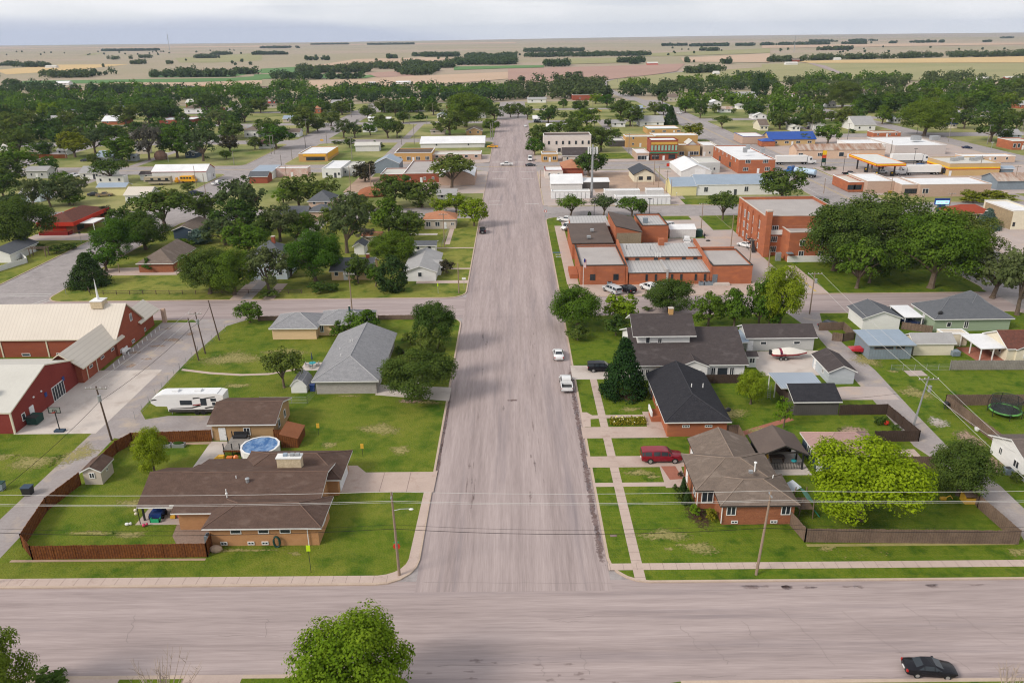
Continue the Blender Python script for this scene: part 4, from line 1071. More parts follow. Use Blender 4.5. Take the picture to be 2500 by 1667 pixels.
R0, U0, FW = Vector((1, 0, 0)), Vector((0, st, ct)), Vector((0, ct, -st))
rt_, up_ = cr * R0 - sr * U0, sr * R0 + cr * U0
yw = Matrix.Rotation(YAW, 3, 'Z')
M3 = yw @ Matrix((rt_, up_, -FW)).transposed()
co.matrix_world = Matrix.Translation((0, 0, CAM_H)) @ M3.to_4x4()
S.view_settings.view_transform = 'Standard'; S.view_settings.look = 'None'; S.view_settings.gamma = 1; S.view_settings.exposure = .40
S.cycles.max_bounces = 5; S.cycles.diffuse_bounces = 2; S.cycles.glossy_bounces = 2; S.cycles.transmission_bounces = 2; S.cycles.volume_bounces = 0; S.cycles.transparent_max_bounces = 4
S.cycles.volume_step_rate = 5.; S.cycles.use_adaptive_sampling = True; S.cycles.adaptive_threshold = .008
S.cycles.use_denoising = True; S.cycles.pixel_filter_type = 'BLACKMAN_HARRIS'; S.cycles.filter_width = 1.15

# ------------------------------------------------------------------ near houses (metres)
HB = .42
# brown-roofed ranch house on the front corner lot
rb = [(-36.2, -23.4, 78.5, 84.1, 2.8, 'hip', 1.3, .6), (-41.2, -24.6, 81.9, 93.8, 2.74, 'gx', 1.75, .6), (-36.0, -23.3, 89.3, 95.8, 2.73, 'hip', 1.75, .65), (-42.1, -40.5, 83.8, 92.4, 2.72, 'gx', 1.6, .6, TAN), (-26, -24.9, 84, 89.4, 2.4, 'flat', .05, 0, TANBRICK)]
ranch = B('ranch_house', 'long tan brick ranch house with wide brown hipped roofs behind the cedar fence', 'house', rb, TANBRICK, BROWNSH, wins=[
    (0, 'f', .245, 1.7, 1.3, .75, 'w'), (0, 'f', .50, 1.7, 1.3, .75, 'w'), (0, 'f', .70, 1.7, 1.3, .75, 'w'), (0, 'f', .12, .15, .8, .45, 'd'), (0, 'f', .37, .15, .8, .45, 'd'), (0, 'f', .50, .15, .8, .45, 'd'),
    (2, 'f', .80, .5, 1.3, 1.5, 'd'), (2, 'r', .5, .02, 4.8, 2.2, 'garage'), (0, 'r', .5, 1.2, 1.4, 1.1, 'd'), (3, 'f', .5, .05, 1., 2.05, 'door')], short='brown-roofed ranch house')
r0 = [c for c in ranch.children if c.name.startswith('roof')][1]
MB().box(-31.0, -27.9, 89.6, 90.7, 3.6, 5.35).build('chimney', PALESTONE, r0); MB().box(-31.1, -27.8, 89.5, 90.8, 5.35, 5.5).build('chimney_cap', WHITE, r0)
for x in (-30.2, -29.3, -28.6): MB().box(x, x + .5, 89.9, 90.4, 5.5, 5.85).build('chimney_pot', STEEL if x > -30 else BLUEGREYROOF, r0)
for x, y in ((-35.4, 86.8), (-35.6, 83.6)): MB().tube([(x, y, 3.4), (x, y, 4.6)], .06).ball((x, y, 4.0), .16, .16, .16).build('vent_pipe', TRIM, r0)
MB().tube([(-33.8, 86.2, 3.6), (-33.8, 86.2, 4.5)], .22, 10).ball((-33.8, 86.2, 4.5), .3, .3, .16).build('turbine_vent', STEEL, r0)
# covered patio at its end: roof on posts
put_roof(ranch, roof_polys('gx', -46.3, -42.0, 84.0, 92.4, 2.55, 1.85, .6), BROWNSH, TRIM)
for y in (84, 92.2): MB().box(-46.6, -46.4, y - .1, y + .1, 0, 2.5).build('post', BLACK, ranch)
MB().tube([(-24.6, 78.35, 0), (-24.6, 78.35, 2.6)], .06).build('downpipe', TRIM, ranch)
# wreath-like ring by the wall, boulder, air conditioner
mesh_thing('garden_ornament', 'dark oval ring standing against the tan brick wall', 'ornament', MB().tube([(-28.3 + .36 * math.cos(t), 78.15, .75 + .72 * math.sin(t)) for t in np.linspace(0, 6.2832, 15)], .13, 6), GREENBIN)
mesh_thing('boulder', 'tan boulder on the grass at the cedar fence corner', 'rock', MB().ball((-35.3, 77.5, .3), .8, .5, .5, 9, 6), DIRT, smooth=False)
def ac_unit(x, y, label, s=.45, z=0):
    t = thing('air_conditioner', label, 'air conditioner', (x, y, z))
    MB().box(x - s, x + s, y - s, y + s, z, z + .85).build('housing', GREYMETAL, t); MB().tube([(x, y, z + .85), (x, y, z + .9)], s * .8, 12).build('fan_grille', BLACK, t)
ac_unit(-36.8, 79.6, 'air conditioner unit between the ranch house wall and the cedar fence gate')
fence('cedar_fence', 'stained cedar board fence around the back garden of the brown-roofed ranch', [(-36.1, 78.7), (-35.9, 76.4), (-56.1, 76.2), (-58.6, 78.6), (-60.0, 86.4), (-58.9, 92.6)], 1.85, CEDAR)
fence('cedar_fence', 'stained cedar board fence from the garden shed up to the tan garage', [(-58.1, 96.0), (-58.1, 101.4), (-57.0, 103.9), (-45.4, 104.6)], 1.85, CEDAR)
fence('cedar_fence', 'short cedar screen beside the brown deck box and tan garage', [(-36.0, 104.5), (-34.6, 104.4), (-34.6, 107.8)], 1.85, CEDAR)
B('garden_shed', 'small beige shed with brown gable roof set in the cedar fence line', 'shed', [(-58.3, -55.9, 92.6, 95.8, 2.1, 'gy', .75, .25)], BEIGE, BROWNSH, wins=[(0, 'f', .5, 1.0, .75, .85, 'd'), (0, 'r', .5, 1.2, .5, .5, 'w')], short='small beige garden shed')
B('garage', 'tan garage with brown gable roof behind the round pool', 'garage', [(-45.2, -36.0, 104.8, 113.2, 2.85, 'gx', 1.5, .5)], TAN, BROWNSH, wins=[(0, 'f', .16, .05, 1.05, 2.05, 'door'), (0, 'f', .56, .85, 1., 1.25, 'd'), (0, 'r', .3, .9, .9, 1.3, 'w'), (0, 'r', .68, .9, .9, 1.3, 'w')], short='tan garage')
# pool, deck, toys
t = thing('swimming_pool', 'round above-ground pool under a wrinkled blue cover', 'pool', (-36.9, 100.7, 0))
ring = lambda r, z, n=14: [(-36.9 + r * math.cos(6.2832 * i / n), 100.7 + r * math.sin(6.2832 * i / n), z) for i in range(n)]
m = MB(); a, b, c = ring(2.75, 0), ring(2.75, 1.3), ring(2.55, 1.3)
for i in range(14):
    j = (i + 1) % 14; m.poly([a[i], a[j], b[j], b[i]])
m.build('pool_wall', WHITE, t)
m = MB(); d = ring(2.8, 1.36); e = ring(2.5, 1.36); d0 = ring(2.8, 1.24)
for i in range(14):
    j = (i + 1) % 14; m.poly([d[i], d[j], e[j], e[i]]); m.poly([d0[i], d0[j], d[j], d[i]])
m.build('rim', TRIM, t)
m = MB(); q = [ring(r, 1.3 - .14 * (1 - r / 2.52), 28) for r in (2.52, 2.0, 1.3, .6)]
for k in range(3):
    for i in range(28):
        j = (i + 1) % 28
        m.poly([(x, y, z_ + R.uniform(-.0, .0)) for x, y, z_ in (q[k][i], q[k][j], q[k + 1][j], q[k + 1][i])])
m.poly(q[3]); m.build('cover', TARP, t)
t = thing('pool_deck', 'grey raised timber deck with black railing beside the pool', 'deck', (-40.8, 101.2, 0))
MB().box(-42.0, -39.3, 99.8, 103.8, 1.05, 1.18).build('deck_boards', GREYWOOD, t); MB().box(-42, -39.3, 99.75, 99.85, .8, 1.05).build('edge_board', CEDAR, t)
for x, y in ((-41.9, 99.9), (-40.7, 99.9), (-39.6, 99.9), (-41.9, 103.7), (-39.4, 103.7), (-41.9, 101.8)): MB().box(x - .06, x + .06, y - .06, y + .06, 0, 2.1).build('post', BLACK, t)
mesh_thing('sofa', 'dark outdoor sofa standing on the deck against the tan garage', 'sofa', MB().box(-41.6, -39.6, 103.0, 103.8, 1.18, 1.6).box(-41.6, -39.6, 103.6, 103.85, 1.6, 2.0), BLACK)
t = thing('storage_box', 'brown lean-to deck box with sloping lid beside the pool', 'storage box', (-33, 104.5, 0))
MB().side([(-34.4, 0), (-31.9, 0), (-31.9, 1.5), (-34.4, 2.2)], 102.3, 106.4).build('box', CEDAR, t); MB().side([(-34.5, 2.23), (-34.5, 2.3), (-31.8, 1.55), (-31.8, 1.48)], 102.2, 106.5).build('lid', mk('stained_lid', (.25, .10, .05)), t)
mesh_thing('toy_slide', 'yellow toy climbing frame under the pool deck', 'toy', MB().box(-42.4, -41.6, 98.6, 99.2, 0, .75).side([(-42.4, 0), (-42.4, .8), (-43.3, .05)], 98.7, 99.1), YELPL)
mesh_thing('toy_car', 'orange and red toy car beside the pool deck', 'toy', MB().box(-41.2, -40.4, 98.5, 99.1, .1, .6).ball((-39.9, 98.8, .45), .4, .4, .4), paint('orange', (.6, .16, .03)))
for i, (x, l) in enumerate(((-51.7, 'galvanised raised planter farther from the tan garage door'), (-49.7, 'galvanised raised planter nearer to the tan garage door'))):
    t = thing('planter', l, 'planter', (x, 103.0, 0), 'raised planters along the cedar fence')
    MB().box(x - .9, x + .9, 102.6, 103.4, 0, .55).build('tub', STEEL, t); MB().ball((x, 103, .55), .85, .38, .3, 10, 6).build('plants', MATS['leaves_dk'], t)
# toys on the covered patio
t = thing('toy_jeep', 'blue ride-on toy jeep parked on the covered patio', 'toy', (-45, 84.4, 0))
MB().box(-45.9, -44.4, 84.0, 85.6, .3, .85).box(-45.7, -44.7, 84.9, 85.3, .85, 1.3).build('body', BLUEPL, t)
for x in (-45.9, -44.4):
    for y in (84.3, 85.3): MB().tube([(x - .12, y, .3), (x + .12, y, .3)], .3, 10).build('wheel', RUBBER, t)
mesh_thing('toy_goal', 'green plastic play frame lying before the toy jeep', 'toy', MB().box(-45.6, -44.4, 83.4, 83.5, .05, .5).box(-45.6, -45.5, 83.4, 83.9, .05, .5).box(-44.5, -44.4, 83.4, 83.9, .05, .5), GREENPL)
mesh_thing('toy_truck', 'yellow toy truck on the patio', 'toy', MB().box(-43.4, -42.8, 84.2, 84.6, .08, .4).box(-43.0, -42.8, 84.25, 84.55, .4, .6), YELPL)
mesh_thing('toy_wagon', 'dark pink toy wagon by the tan end wall', 'toy', MB().box(-42.5, -41.9, 84.3, 84.7, .15, .45).tube([(-41.9, 84.5, .3), (-41.5, 84.5, .6)], .03), PINKPL)
mesh_thing('toy_ball_cart', 'white and orange toy on the lawn beyond the patio edge', 'toy', MB().ball((-48.2, 82.9, .2), .3, .2, .2).ball((-47.8, 83., .2), .18, .16, .2), WHITE)
mesh_thing('toy_bottle', 'pink plastic toy on the lawn at the patio corner', 'toy', MB().ball((-46.0, 82.6, .22), .22, .2, .22).ball((-45.7, 82.8, .25), .16, .15, .18), PINKPL)
t = thing('lantern_post', 'black lantern post at the patio corner', 'lamp post', (-46.6, 83.3, 0)); MB().tube([(-46.7, 83.2, 0), (-46.7, 83.2, 2.3)], .05).build('post', BLACK, t)
for z_ in (1.5, 2.0): MB().ball((-47.0, 83.2, z_), .2, .2, .2).build('lantern', CREAM, t)
# fifth-wheel camper
t = thing('camper_trailer', 'white fifth-wheel camper with dark swoosh graphics beside the alley', 'camper', (-53, 114.7, 0))
y0, y1 = 113.5, 116.0
MB().side([(-55.4, .62), (-55.5, 1.5), (-57.2, 1.55), (-58.0, 2.1), (-57.95, 2.65), (-57.0, 3.3), (-56.4, 3.5), (-47.2, 3.55), (-46.4, 3.35), (-46.5, .7)], y0, y1).build('body', WHITE, t)
MB().side([(-56.2, 3.52), (-56.2, 3.6), (-47.3, 3.64), (-47.3, 3.56)], y0 + .1, y1 - .1).build('roof', WHITEROOF, t)
MB().box(-55.3, -46.6, y0 - .015, y0, .5, .95).build('skirt', DTRIM, t)
for x, w, zb, h_ in ((-52.4, 1.9, 1.75, .8), (-49.6, .95, 1.65, 1.2), (-48.0, .85, 2.35, .5), (-48.0, .5, 1.65, .5)): MB().box(x - w / 2, x + w / 2, y0 - .03, y0, zb, zb + h_).build('window', GLASS, t)
for pr in ([(-55, 1.05), (-51.5, 1.15), (-50.0, 1.55), (-50.4, 1.75), (-51.6, 1.32), (-55, 1.16)], [(-51.4, 1.62), (-49.9, 1.75), (-49.2, 2.2), (-49.6, 2.15), (-50.1, 1.92), (-51.4, 1.78)], [(-49.4, 1.05), (-46.7, 1.6), (-46.7, 1.75), (-49.6, 1.25)], [(-51.2, 2.75), (-50.0, 2.95), (-50.2, 3.05), (-51.2, 3.0)], [(-49.3, 2.75), (-47.6, 3.1), (-47.7, 3.2), (-49.5, 2.9)], [(-57.9, 2.5), (-56.9, 2.62), (-57.2, 2.8), (-57.85, 2.7)]):
    MB().side(pr, y0 - .02, y0 + .0).build('swoosh_stripe', MAROON if pr[0][0] in (-51.4,) else DTRIM, t)
for x in (-54.2, -50.6): MB().box(x - .5, x + .5, y0 + .8, y1 - .8, 3.6, 3.9).build('roof_vent', WHITEROOF, t)
for x in (-50.9, -49.9): wheel(t, x, y0 + .08, .40); wheel(t, x, y1 - .08, .40)
for x in (-55.0,): MB().box(x - .05, x + .05, y0 + .3, y0 + .4, 0, .7).build('landing_leg', STEEL, t)
# yard pieces
def flagsign(x, y, h, m, label, cat='marker'):
    q = thing('yard_marker', label, cat, (x, y, 0)); MB().tube([(x, y, 0), (x, y, h)], .03).build('stake', BLACK, q); MB().box(x - .22, x + .22, y - .03, y + .03, h - .75, h).build('plate', m, q)
flagsign(-29.8, 106.1, 2., YELPL, 'yellow target on a thin stake in the open lawn, nearer the tan garage')
flagsign(-22.0, 99.6, 2., YELPL, 'yellow target on a thin stake in the open lawn, nearer the driveway'); 
flagsign(-23.2, 73.4, 3.6, mk('fluorescent_sign', (.5, .72, .02)), 'fluorescent school crossing sign edge-on beside the front kerb', 'sign')
t = thing('stop_sign', 'stop sign seen from behind at the front corner lawn', 'sign', (-13.6, 74.6, 0)); MB().tube([(-13.6, 74.6, 0), (-13.6, 74.6, 2.6)], .04).build('post', STEEL, t); MB().tube([(-13.6, 74.6, 2.5), (-13.6, 74.64, 2.5)], .42, 8).build('plate', REDPAINT, t); MB().box(-13.9, -13.3, 74.6, 74.63, 2.95, 3.15).build('street_name_blade', mk('sign_green', (.02, .3, .12)), t)
# grey hipped house and the sheds in its lawn
B('hipped_house', 'pale grey brick house with grey shingled hip roof between the two lawns', 'house', [(-33.5, -23.4, 120.9, 142.4, 2.55, 'hipgb', 2.3, .6)], GREYBRICK, GREYSH, wins=[(0, 'r', .2, .05, 1., 2.05, 'door'), (0, 'r', .35, .9, 1.4, 1.2, 'd'), (0, 'r', .62, .9, 1.4, 1.2, 'd'), (0, 'r', .85, .9, 1.2, 1.2, 'd'), (0, 'l', .4, .9, 1.4, 1.2, 'd')], short='grey hip-roofed house', vents=[(-30.5, 128, 3.9), (-30, 134, 4.2), (-31.5, 132, 3.5), (-29.6, 134, 4.3)])
B('barn_shed', 'small white barn-shaped shed with grey gambrel roof', 'shed', [(-37.9, -35.3, 121.4, 125.3, 1.35, 'gambrel', 1.25, .12)], WHITE, GREYSH, short='barn-shaped shed')
mesh_thing('rubbish_bin', 'tall blue rubbish bin beside the barn-shaped shed', 'bin', MB().box(-34.9, -34.1, 121.9, 122.7, 0, 1.1).box(-34.95, -34.05, 121.85, 122.75, 1.1, 1.2), BLUEPL)
t = thing('garden_table', 'round patio table with a closed blue parasol', 'table', (-37, 132.8, 0)); MB().tube([(-37, 132.8, .7), (-37, 132.8, .76)], .65, 14).build('tabletop', TEAL, t); MB().tube([(-37, 132.8, 0), (-37, 132.8, .7)], .08).build('leg', STEEL, t)
q = thing('parasol', 'closed navy parasol standing through the patio table', 'parasol', (-37, 132.8, 0)); MB().tube([(-37, 132.8, .76), (-37, 132.8, 1.3), (-37, 132.8, 1.6), (-37, 132.8, 2.7)], [.03, .03, .17, .05], 8).build('folded_canopy', NAVY, q)
for i, (dx, dy) in enumerate(((-1, 0), (.9, .2), (0, -1))): mesh_thing('garden_chair', ('garden chair on the lawn side of the patio table', 'garden chair on the house side of the patio table', 'low garden chair in front of the patio table')[i], 'chair', MB().box(-37 + dx - .25, -37 + dx + .25, 132.8 + dy - .25, 132.8 + dy + .25, .4, .46).box(-37 + dx + (.2 if dx > 0 else -.25), -37 + dx + (.25 if dx > 0 else -.2), 132.55 + dy, 133.05 + dy, .46, .95).box(-37 + dx - .24, -37 + dx - .19, 132.56 + dy, 132.61 + dy, 0, .4).box(-37 + dx + .19, -37 + dx + .24, 132.56 + dy, 132.61 + dy, 0, .4).box(-37 + dx - .24, -37 + dx - .19, 133 + dy, 133.05 + dy, 0, .4).box(-37 + dx + .19, -37 + dx + .24, 133 + dy, 133.05 + dy, 0, .4), STEEL)
B('bungalow', 'peach house with pale grey L-shaped hip roof by the side street', 'house', [(-48.2, -39.5, 146.8, 154.6, 2.5, 'hip', 1.8, .5), (-39.6, -29.5, 148.8, 156.2, 2.52, 'hip', 1.7, .5)], PEACH, GREYSH, wins=[(1, 'f', .08, .7, .8, 1.5, 'd'), (1, 'f', .5, .9, 1.2, 1.1, 'd')], short='peach house', chim=[(-33.6, 152, 3, 5.1, .35, .35, GREENBIN)])
wire_fence('wire_fence', 'chain-link fence along the alley side of the lawn', [(-60.2, 112), (-60.8, 131.6), (-60.6, 140), (-59.5, 152)], 1.3)
wire_fence('wire_fence', 'short chain-link gate between the lawns at the grey hip-roofed house', [(-42, 117.4), (-34.2, 117.2), (-33.7, 121)], 1.2)
fence('wooden_fence', 'low weathered board fence at the side street behind the peach house', [(-54.5, 158.0), (-49, 158.2)], 1., OLDWOOD); fence('wooden_fence', 'low weathered board fence between peach house and corner tree', [(-29, 157.9), (-14.5, 157.9)], 1., OLDWOOD)
# red metal hall, link and church across the alley
hall = B('church_hall', 'red metal hall with pale ribbed roof beside the concrete yard', 'hall', [(-125, -76.6, 107.6, 129, 3.6, 'gx', 3.4, .15)], REDMETAL, PALEROOF, CREAM, wins=[(0, 'r', .13, .9, .9, 1.2, 'w'), (0, 'r', .235, .05, 1.15, 2.2, 'door'), (0, 'r', .60, .05, 3.6, 2.5, 'q')], short='red metal hall')
MB().box(-76.75, -76.52, 107.5, 107.75, 0, 3.6).build('corner_trim', CREAM, hall)
for y in (113.7, 115.9): MB().ball((-76.5, y, 3.3), .14, .2, .16).build('floodlight', TRIM, hall)
for y, z_ in ((116.9, 1.9), (122.4, 2.3)): MB().box(-76.6, -76.5, y - .3, y + .3, z_, z_ + .7).build('wall_sign', BLUEPL, hall)
mesh_thing('cooling_unit', 'blue-grey rooftop cooling unit on the pale ribbed hall roof', 'cooling unit', MB().box(-82.6, -81.2, 110.3, 111.5, 5.2, 6.3).box(-82.5, -82.35, 110.4, 110.55, 4.3, 5.2).box(-81.4, -81.25, 110.4, 110.55, 4.3, 5.2).box(-82.5, -82.35, 111.3, 111.4, 4.6, 5.2).box(-81.4, -81.25, 111.3, 111.4, 4.6, 5.2), GREYMETAL)
chs = B('church', 'red-brown brick church with long cream ribbed roof and entrance wing', 'church', [(-130, -75.2, 138.8, 150.2, 3.6, 'gx', 5.1, .35), (-81.4, -75.6, 126.5, 140.5, 3.1, 'gy', 2.7, .9), (-79.8, -75.8, 149.5, 156.2, 3.1, 'gy', 2.2, 1.1)], REDBRICK, CREAMROOF, CREAM, wins=[(0, 'r', .62, 4.6, .9, 1.5, 'd'), (1, 'r', .22, 1.6, 1.2, .5, 'w'), (1, 'r', .52, 1.6, 1.2, .5, 'w'), (1, 'r', .8, 1.6, 1.2, .5, 'w'), (0, 'r', .12, .3, 1.2, .7, 'd'), (0, 'r', .55, .3, 1.2, .7, 'd'), (2, 'r', .3, .3, 1.2, .7, 'd'), (0, 'f', .68, .2, 1.6, .6, 'w'), (0, 'f', .80, .2, 1.6, .6, 'w'), (0, 'f', .90, .2, 1.6, .6, 'w')], short='cream-roofed church')
for x in (-106, -97.2, -88.5): MB().box(x, x + .25, 138.7, 138.82, 0, 3.4).build('downpipe', CREAM, chs)
for y in (128, 131.5): MB().box(-75.62, -75.5, y, y + .16, 0, 3.).build('downpipe', CREAM, chs)
MB().box(-74.6, -73.9, 157.4, 158.2, 0, 3.).build('porch_pillar', BUFFBRICK, chs)
zt = zat(-80, 144.4, T(4, 0, 1025)[1])
st_ = MB().box(-81.1, -78.9, 143.3, 145.5, 8.0, 9.4).build('steeple_base', PALESTONE, chs)
MB().box(-81.2, -78.8, 143.2, 145.6, 9.4, 9.52).build('base_cap', TRIM, chs)
MB().tube([(-80, 144.4, 9.5), (-80, 144.4, 10.2), (-80, 144.4, zt)], [.28, .22, .03], 8).build('spire', WHITE, chs)
for i in range(11): mesh_thing('bollard', 'short white timber bollard along the grass strip by the church', 'bollard', MB().tube([(-73.4, 133 + i * 2.0, 0), (-73.4, 133 + i * 2.0, .8)], .09), WHITE, 'white bollards along the church drive')
mesh_thing('bench', 'white slatted bench against the church side wall', 'bench', MB().box(-74.9, -74.3, 139.6, 142, .42, .5).box(-75.0, -74.9, 139.6, 142, .5, .95).box(-74.9, -74.3, 139.6, 139.7, 0, .42).box(-74.9, -74.3, 141.9, 142, 0, .42), WHITE)
t = thing('dumpster', 'dark green dumpster against the red metal hall', 'dumpster', (-74.8, 111.2, 0)); MB().side([(110.3, .15), (112.2, .15), (112.3, 1.3), (110.2, 1.3)], -76.3, -74.7, True).build('container', GREENBIN, t); MB().box(-76.35, -74.65, 110.15, 111.2, 1.3, 1.38).build('lid', BLACK, t)
t = thing('basketball_hoop', 'portable basketball hoop with dark backboard on the concrete yard', 'basketball hoop', (-71.6, 107.4, 0))
bx, by = G(8, 535, 885); hh = zat(bx, by, T(8, 0, 670)[1])
MB().box(bx - .75, bx + .75, by - .4, by + .4, 0, .3).build('base', NAVY, t); MB().tube([(bx, by, .3), (bx - .1, by, hh - .6)], .08).build('pole', BLACK, t)
m = MB(); w_ = .95
for a_, b_, c_, d_ in ((-w_, w_, -.5, -.38), (-w_, w_, .42, .5), (-w_, -w_ + .1, -.5, .5), (w_ - .1, w_, -.5, .5), (-.3, -.24, -.3, .1), (.24, .3, -.3, .1), (-.3, .3, .05, .1)): m.box(bx - .1 + a_, bx - .1 + b_, by - .05, by, hh - .5 + c_, hh - .5 + d_)
m.build('backboard_frame', BLACK, t); MB().box(bx - 1., bx + .8, by, by + .03, hh - .95, hh - .05).build('backboard', STEEL, t); MB().tube([(bx - .1 + .23 * math.cos(q), by - .3 + .23 * math.sin(q), hh - .75) for q in np.linspace(0, 6.28, 11)], .03, 4).build('rim', REDPAINT, t)
t = thing('wheelie_bin', 'black two-wheeled rubbish bin on the grass by the alley', 'bin', (*G(8, 255, 1445), 0)); bx, by = G(8, 255, 1445)
MB().side([(bx - .5, .05), (bx + .5, .05), (bx + .6, 1.15), (bx - .6, 1.15)], by - .5, by + .5).build('body', BLACK, t); MB().box(bx - .64, bx + .64, by - .55, by + .55, 1.15, 1.25).build('lid', NAVY, t)
bx, by = G(8, 8, 1405); t = thing('wheelie_bin', 'grey-green rubbish bin at the grass edge, the far one of two', 'bin', (bx, by, 0)); MB().side([(bx - .5, .05), (bx + .5, .05), (bx + .6, 1.1), (bx - .6, 1.1)], by - .4, by + .4).build('body', GREYMETAL, t); MB().box(bx - .65, bx + .65, by - .45, by + .45, 1.1, 1.2).build('lid', GREENBIN, t)

# brick house on the other front corner
bk = [(24.9, 33.6, 81.9, 88.2, 2.95, 'hip', 1.5, .45), (22.7, 33.0, 85.4, 93.8, 2.93, 'hip', 1.95, .45), (24.5, 32.2, 89.7, 98.9, 2.6, 'gy', 1.7, .35)]
brick = B('brick_house', 'brown brick house with taupe hip roof and white window frames beside the lime tree', 'house', bk, BROWNBRICK, TANSH, DTRIM, wins=[(0, 'f', .12, 1.35, 1.15, 1.3, 'd'), (0, 'f', .88, 1.35, 1.15, 1.3, 'd'), (0, 'f', .18, .18, .8, .4, 'd'), (0, 'f', .73, .18, .85, .4, 'd'), (1, 'f', .115, .9, 1.5, 1.75, 'd'), (1, 'l', .2, 1., 1.3, 1.5, 'd'), (1, 'l', .75, .2, 1., 2.05, 'door'), (2, 'l', .75, .05, 2.6, 2.2, 'garage')], short='brown brick corner house')
r0 = [c for c in brick.children if c.name.startswith('roof')][1]
MB().tube([(30.2, 87.6, 3.6), (30.2, 87.6, 5.3)], .1).ball((30.2, 87.6, 5.3), .22, .22, .12).build('vent_pipe', TRIM, r0); MB().box(29.1, 29.6, 86.3, 86.7, 4.5, 4.8).build('roof_vent', STEEL, r0); MB().tube([(32.1, 86.4, 3.2), (32.2, 86.4, 4.2)], .07).build('vent_pipe', TRIM, r0)
for x, y in ((24.8, 81.85), (22.6, 85.3)): MB().tube([(x, y - .1, .3), (x, y - .1, 2.8)], .06).build('downpipe', TRIM, brick)
t = thing('garden_pavilion', 'dark open-sided pavilion with black gable roof behind the brown brick house', 'pavilion', (36.3, 97, 0))
LAND.append(('dark pavilion', 33, 39.6, 94, 100))
put_roof(t, roof_polys('gy', 33.4, 39.2, 94.6, 99.9, 2.75, 1.3, .4), DARKROOF, DTRIM)
for x in (33.5, 39.1):
    for y in (94.8, 97.2, 99.6): MB().box(x - .1, x + .1, y - .1, y + .1, 0, 2.7).build('post', BLACK, t)
MB().box(33.4, 39.2, 99.7, 99.8, 0, 2.6).build('back_screen', DARKWOOD, t); MB().poly([(33.4, 99.75, 2.6), (39.2, 99.75, 2.6), (36.3, 99.75, 4)]).build('gable_panel', DARKWOOD, t)
MB().box(33.5, 39.1, 94.7, 94.8, 2.55, 2.75).build('beam', DTRIM, t)
m = MB()
for x in np.linspace(33.6, 39, 26): m.box(x - .02, x + .02, 94.85, 94.9, .1, 1.)
m.box(33.5, 39.1, 94.84, 94.91, 1., 1.06).box(33.5, 39.1, 94.84, 94.91, .06, .1); m.build('railing', BLACK, t)
mesh_thing('garden_table', 'timber table inside the dark pavilion', 'table', MB().box(35.4, 37.4, 96.6, 97.6, .7, .78).box(35.5, 35.6, 96.7, 97.5, 0, .7).box(37.2, 37.3, 96.7, 97.5, 0, .7), OLDWOOD)
mesh_thing('umbrella', 'yellow folded umbrella hanging in the dark pavilion', 'umbrella', MB().tube([(34.4, 95.6, 1.0), (34.4, 95.6, 1.5), (34.4, 95.6, 2.4)], [.1, .3, .05], 8), YELPL)
mesh_thing('hanging_chair', 'turquoise hanging chair at the pavilion edge', 'chair', MB().ball((38.2, 95.6, .9), .42, .4, .18).tube([(38.2, 95.6, 1.), (38.2, 95.6, 2.5)], .025), TEAL)
ob = B('outbuilding', 'dark blue garage with faded pink shingle hip roof behind the lime tree', 'garage', [(40.9, 49.7, 94.2, 100.2, 2.65, 'hip', 1.7, .4)], NAVY, PINKSH, wins=[(0, 'l', .55, .9, 1.3, 1.3, 'd'), (0, 'f', .04, .05, .9, 2.1, 'door')], short='pink-roofed garage')
fence('wooden_fence', 'weathered grey-brown board fence along the front walk below the lime tree', [(33.2, 81.6), (33.8, 78.2), (58.3, 77.4)], 1.85, OLDWOOD); fence('wooden_fence', 'weathered board fence running up the alley from the front corner', [(58.4, 77.6), (57.8, 85), (58.9, 90.4)], 1.8, OLDWOOD)
fence('wooden_fence', 'weathered board fence between concrete slab and the back garden', [(50.2, 94.9), (57.6, 94.8)], 1.8, OLDWOOD)
fence('wooden_fence', 'dark stained board fence beside the charcoal garage and alley', [(50.5, 111.1), (57.9, 111.2), (58.7, 102.4), (52.2, 102.4)], 1.75, DARKWOOD)
fence('wooden_fence', 'dark board fence between white bungalow and black-roofed house', [(31.5, 123.6), (40.5, 123.6)], 1.6, DARKWOOD)
t = thing('swing_set', 'timber climbing frame with torn green canopy between brick house and lime tree', 'climbing frame', (35.5, 84.5, 0))
for x, y in ((34.6, 83), (34.6, 85.6), (36.4, 83), (36.4, 85.6)): MB().tube([(x, y, 0), (x + (.35 if x < 35 else -.1), y, 2.9)], .07).build('post', OLDWOOD, t)
MB().box(34.6, 36.4, 83, 85.6, 1.3, 1.4).build('platform', OLDWOOD, t); MB().poly([(35.3, 82.9, 2.9), (36.4, 82.9, 2.2), (36.4, 85.7, 2.2), (35.3, 85.7, 2.9)]).build('canopy', mk('faded_green_canvas', (.18, .38, .30)), t); MB().side([(36.4, 1.4), (37.4, .1), (37.3, .05), (36.3, 1.3)], 83.2, 83.8).build('slide', mk('slide_green', (.05, .26, .17)), t)
mesh_thing('solar_panel', 'tilted grey-blue panel on a stand beside the brick house', 'panel', MB().obox((35.4, 88.2, 1.4), (1, .3, .35), (-.3, 1, 0), (-.35, 0, 1), .75, .9, .04).box(35.3, 35.5, 88.1, 88.3, 0, 1.3), BLUEGREY)
t = thing('playhouse', 'yellow timber toy cottage under the dark tree by the alley', 'playhouse', (56.2, 86.0, 0))
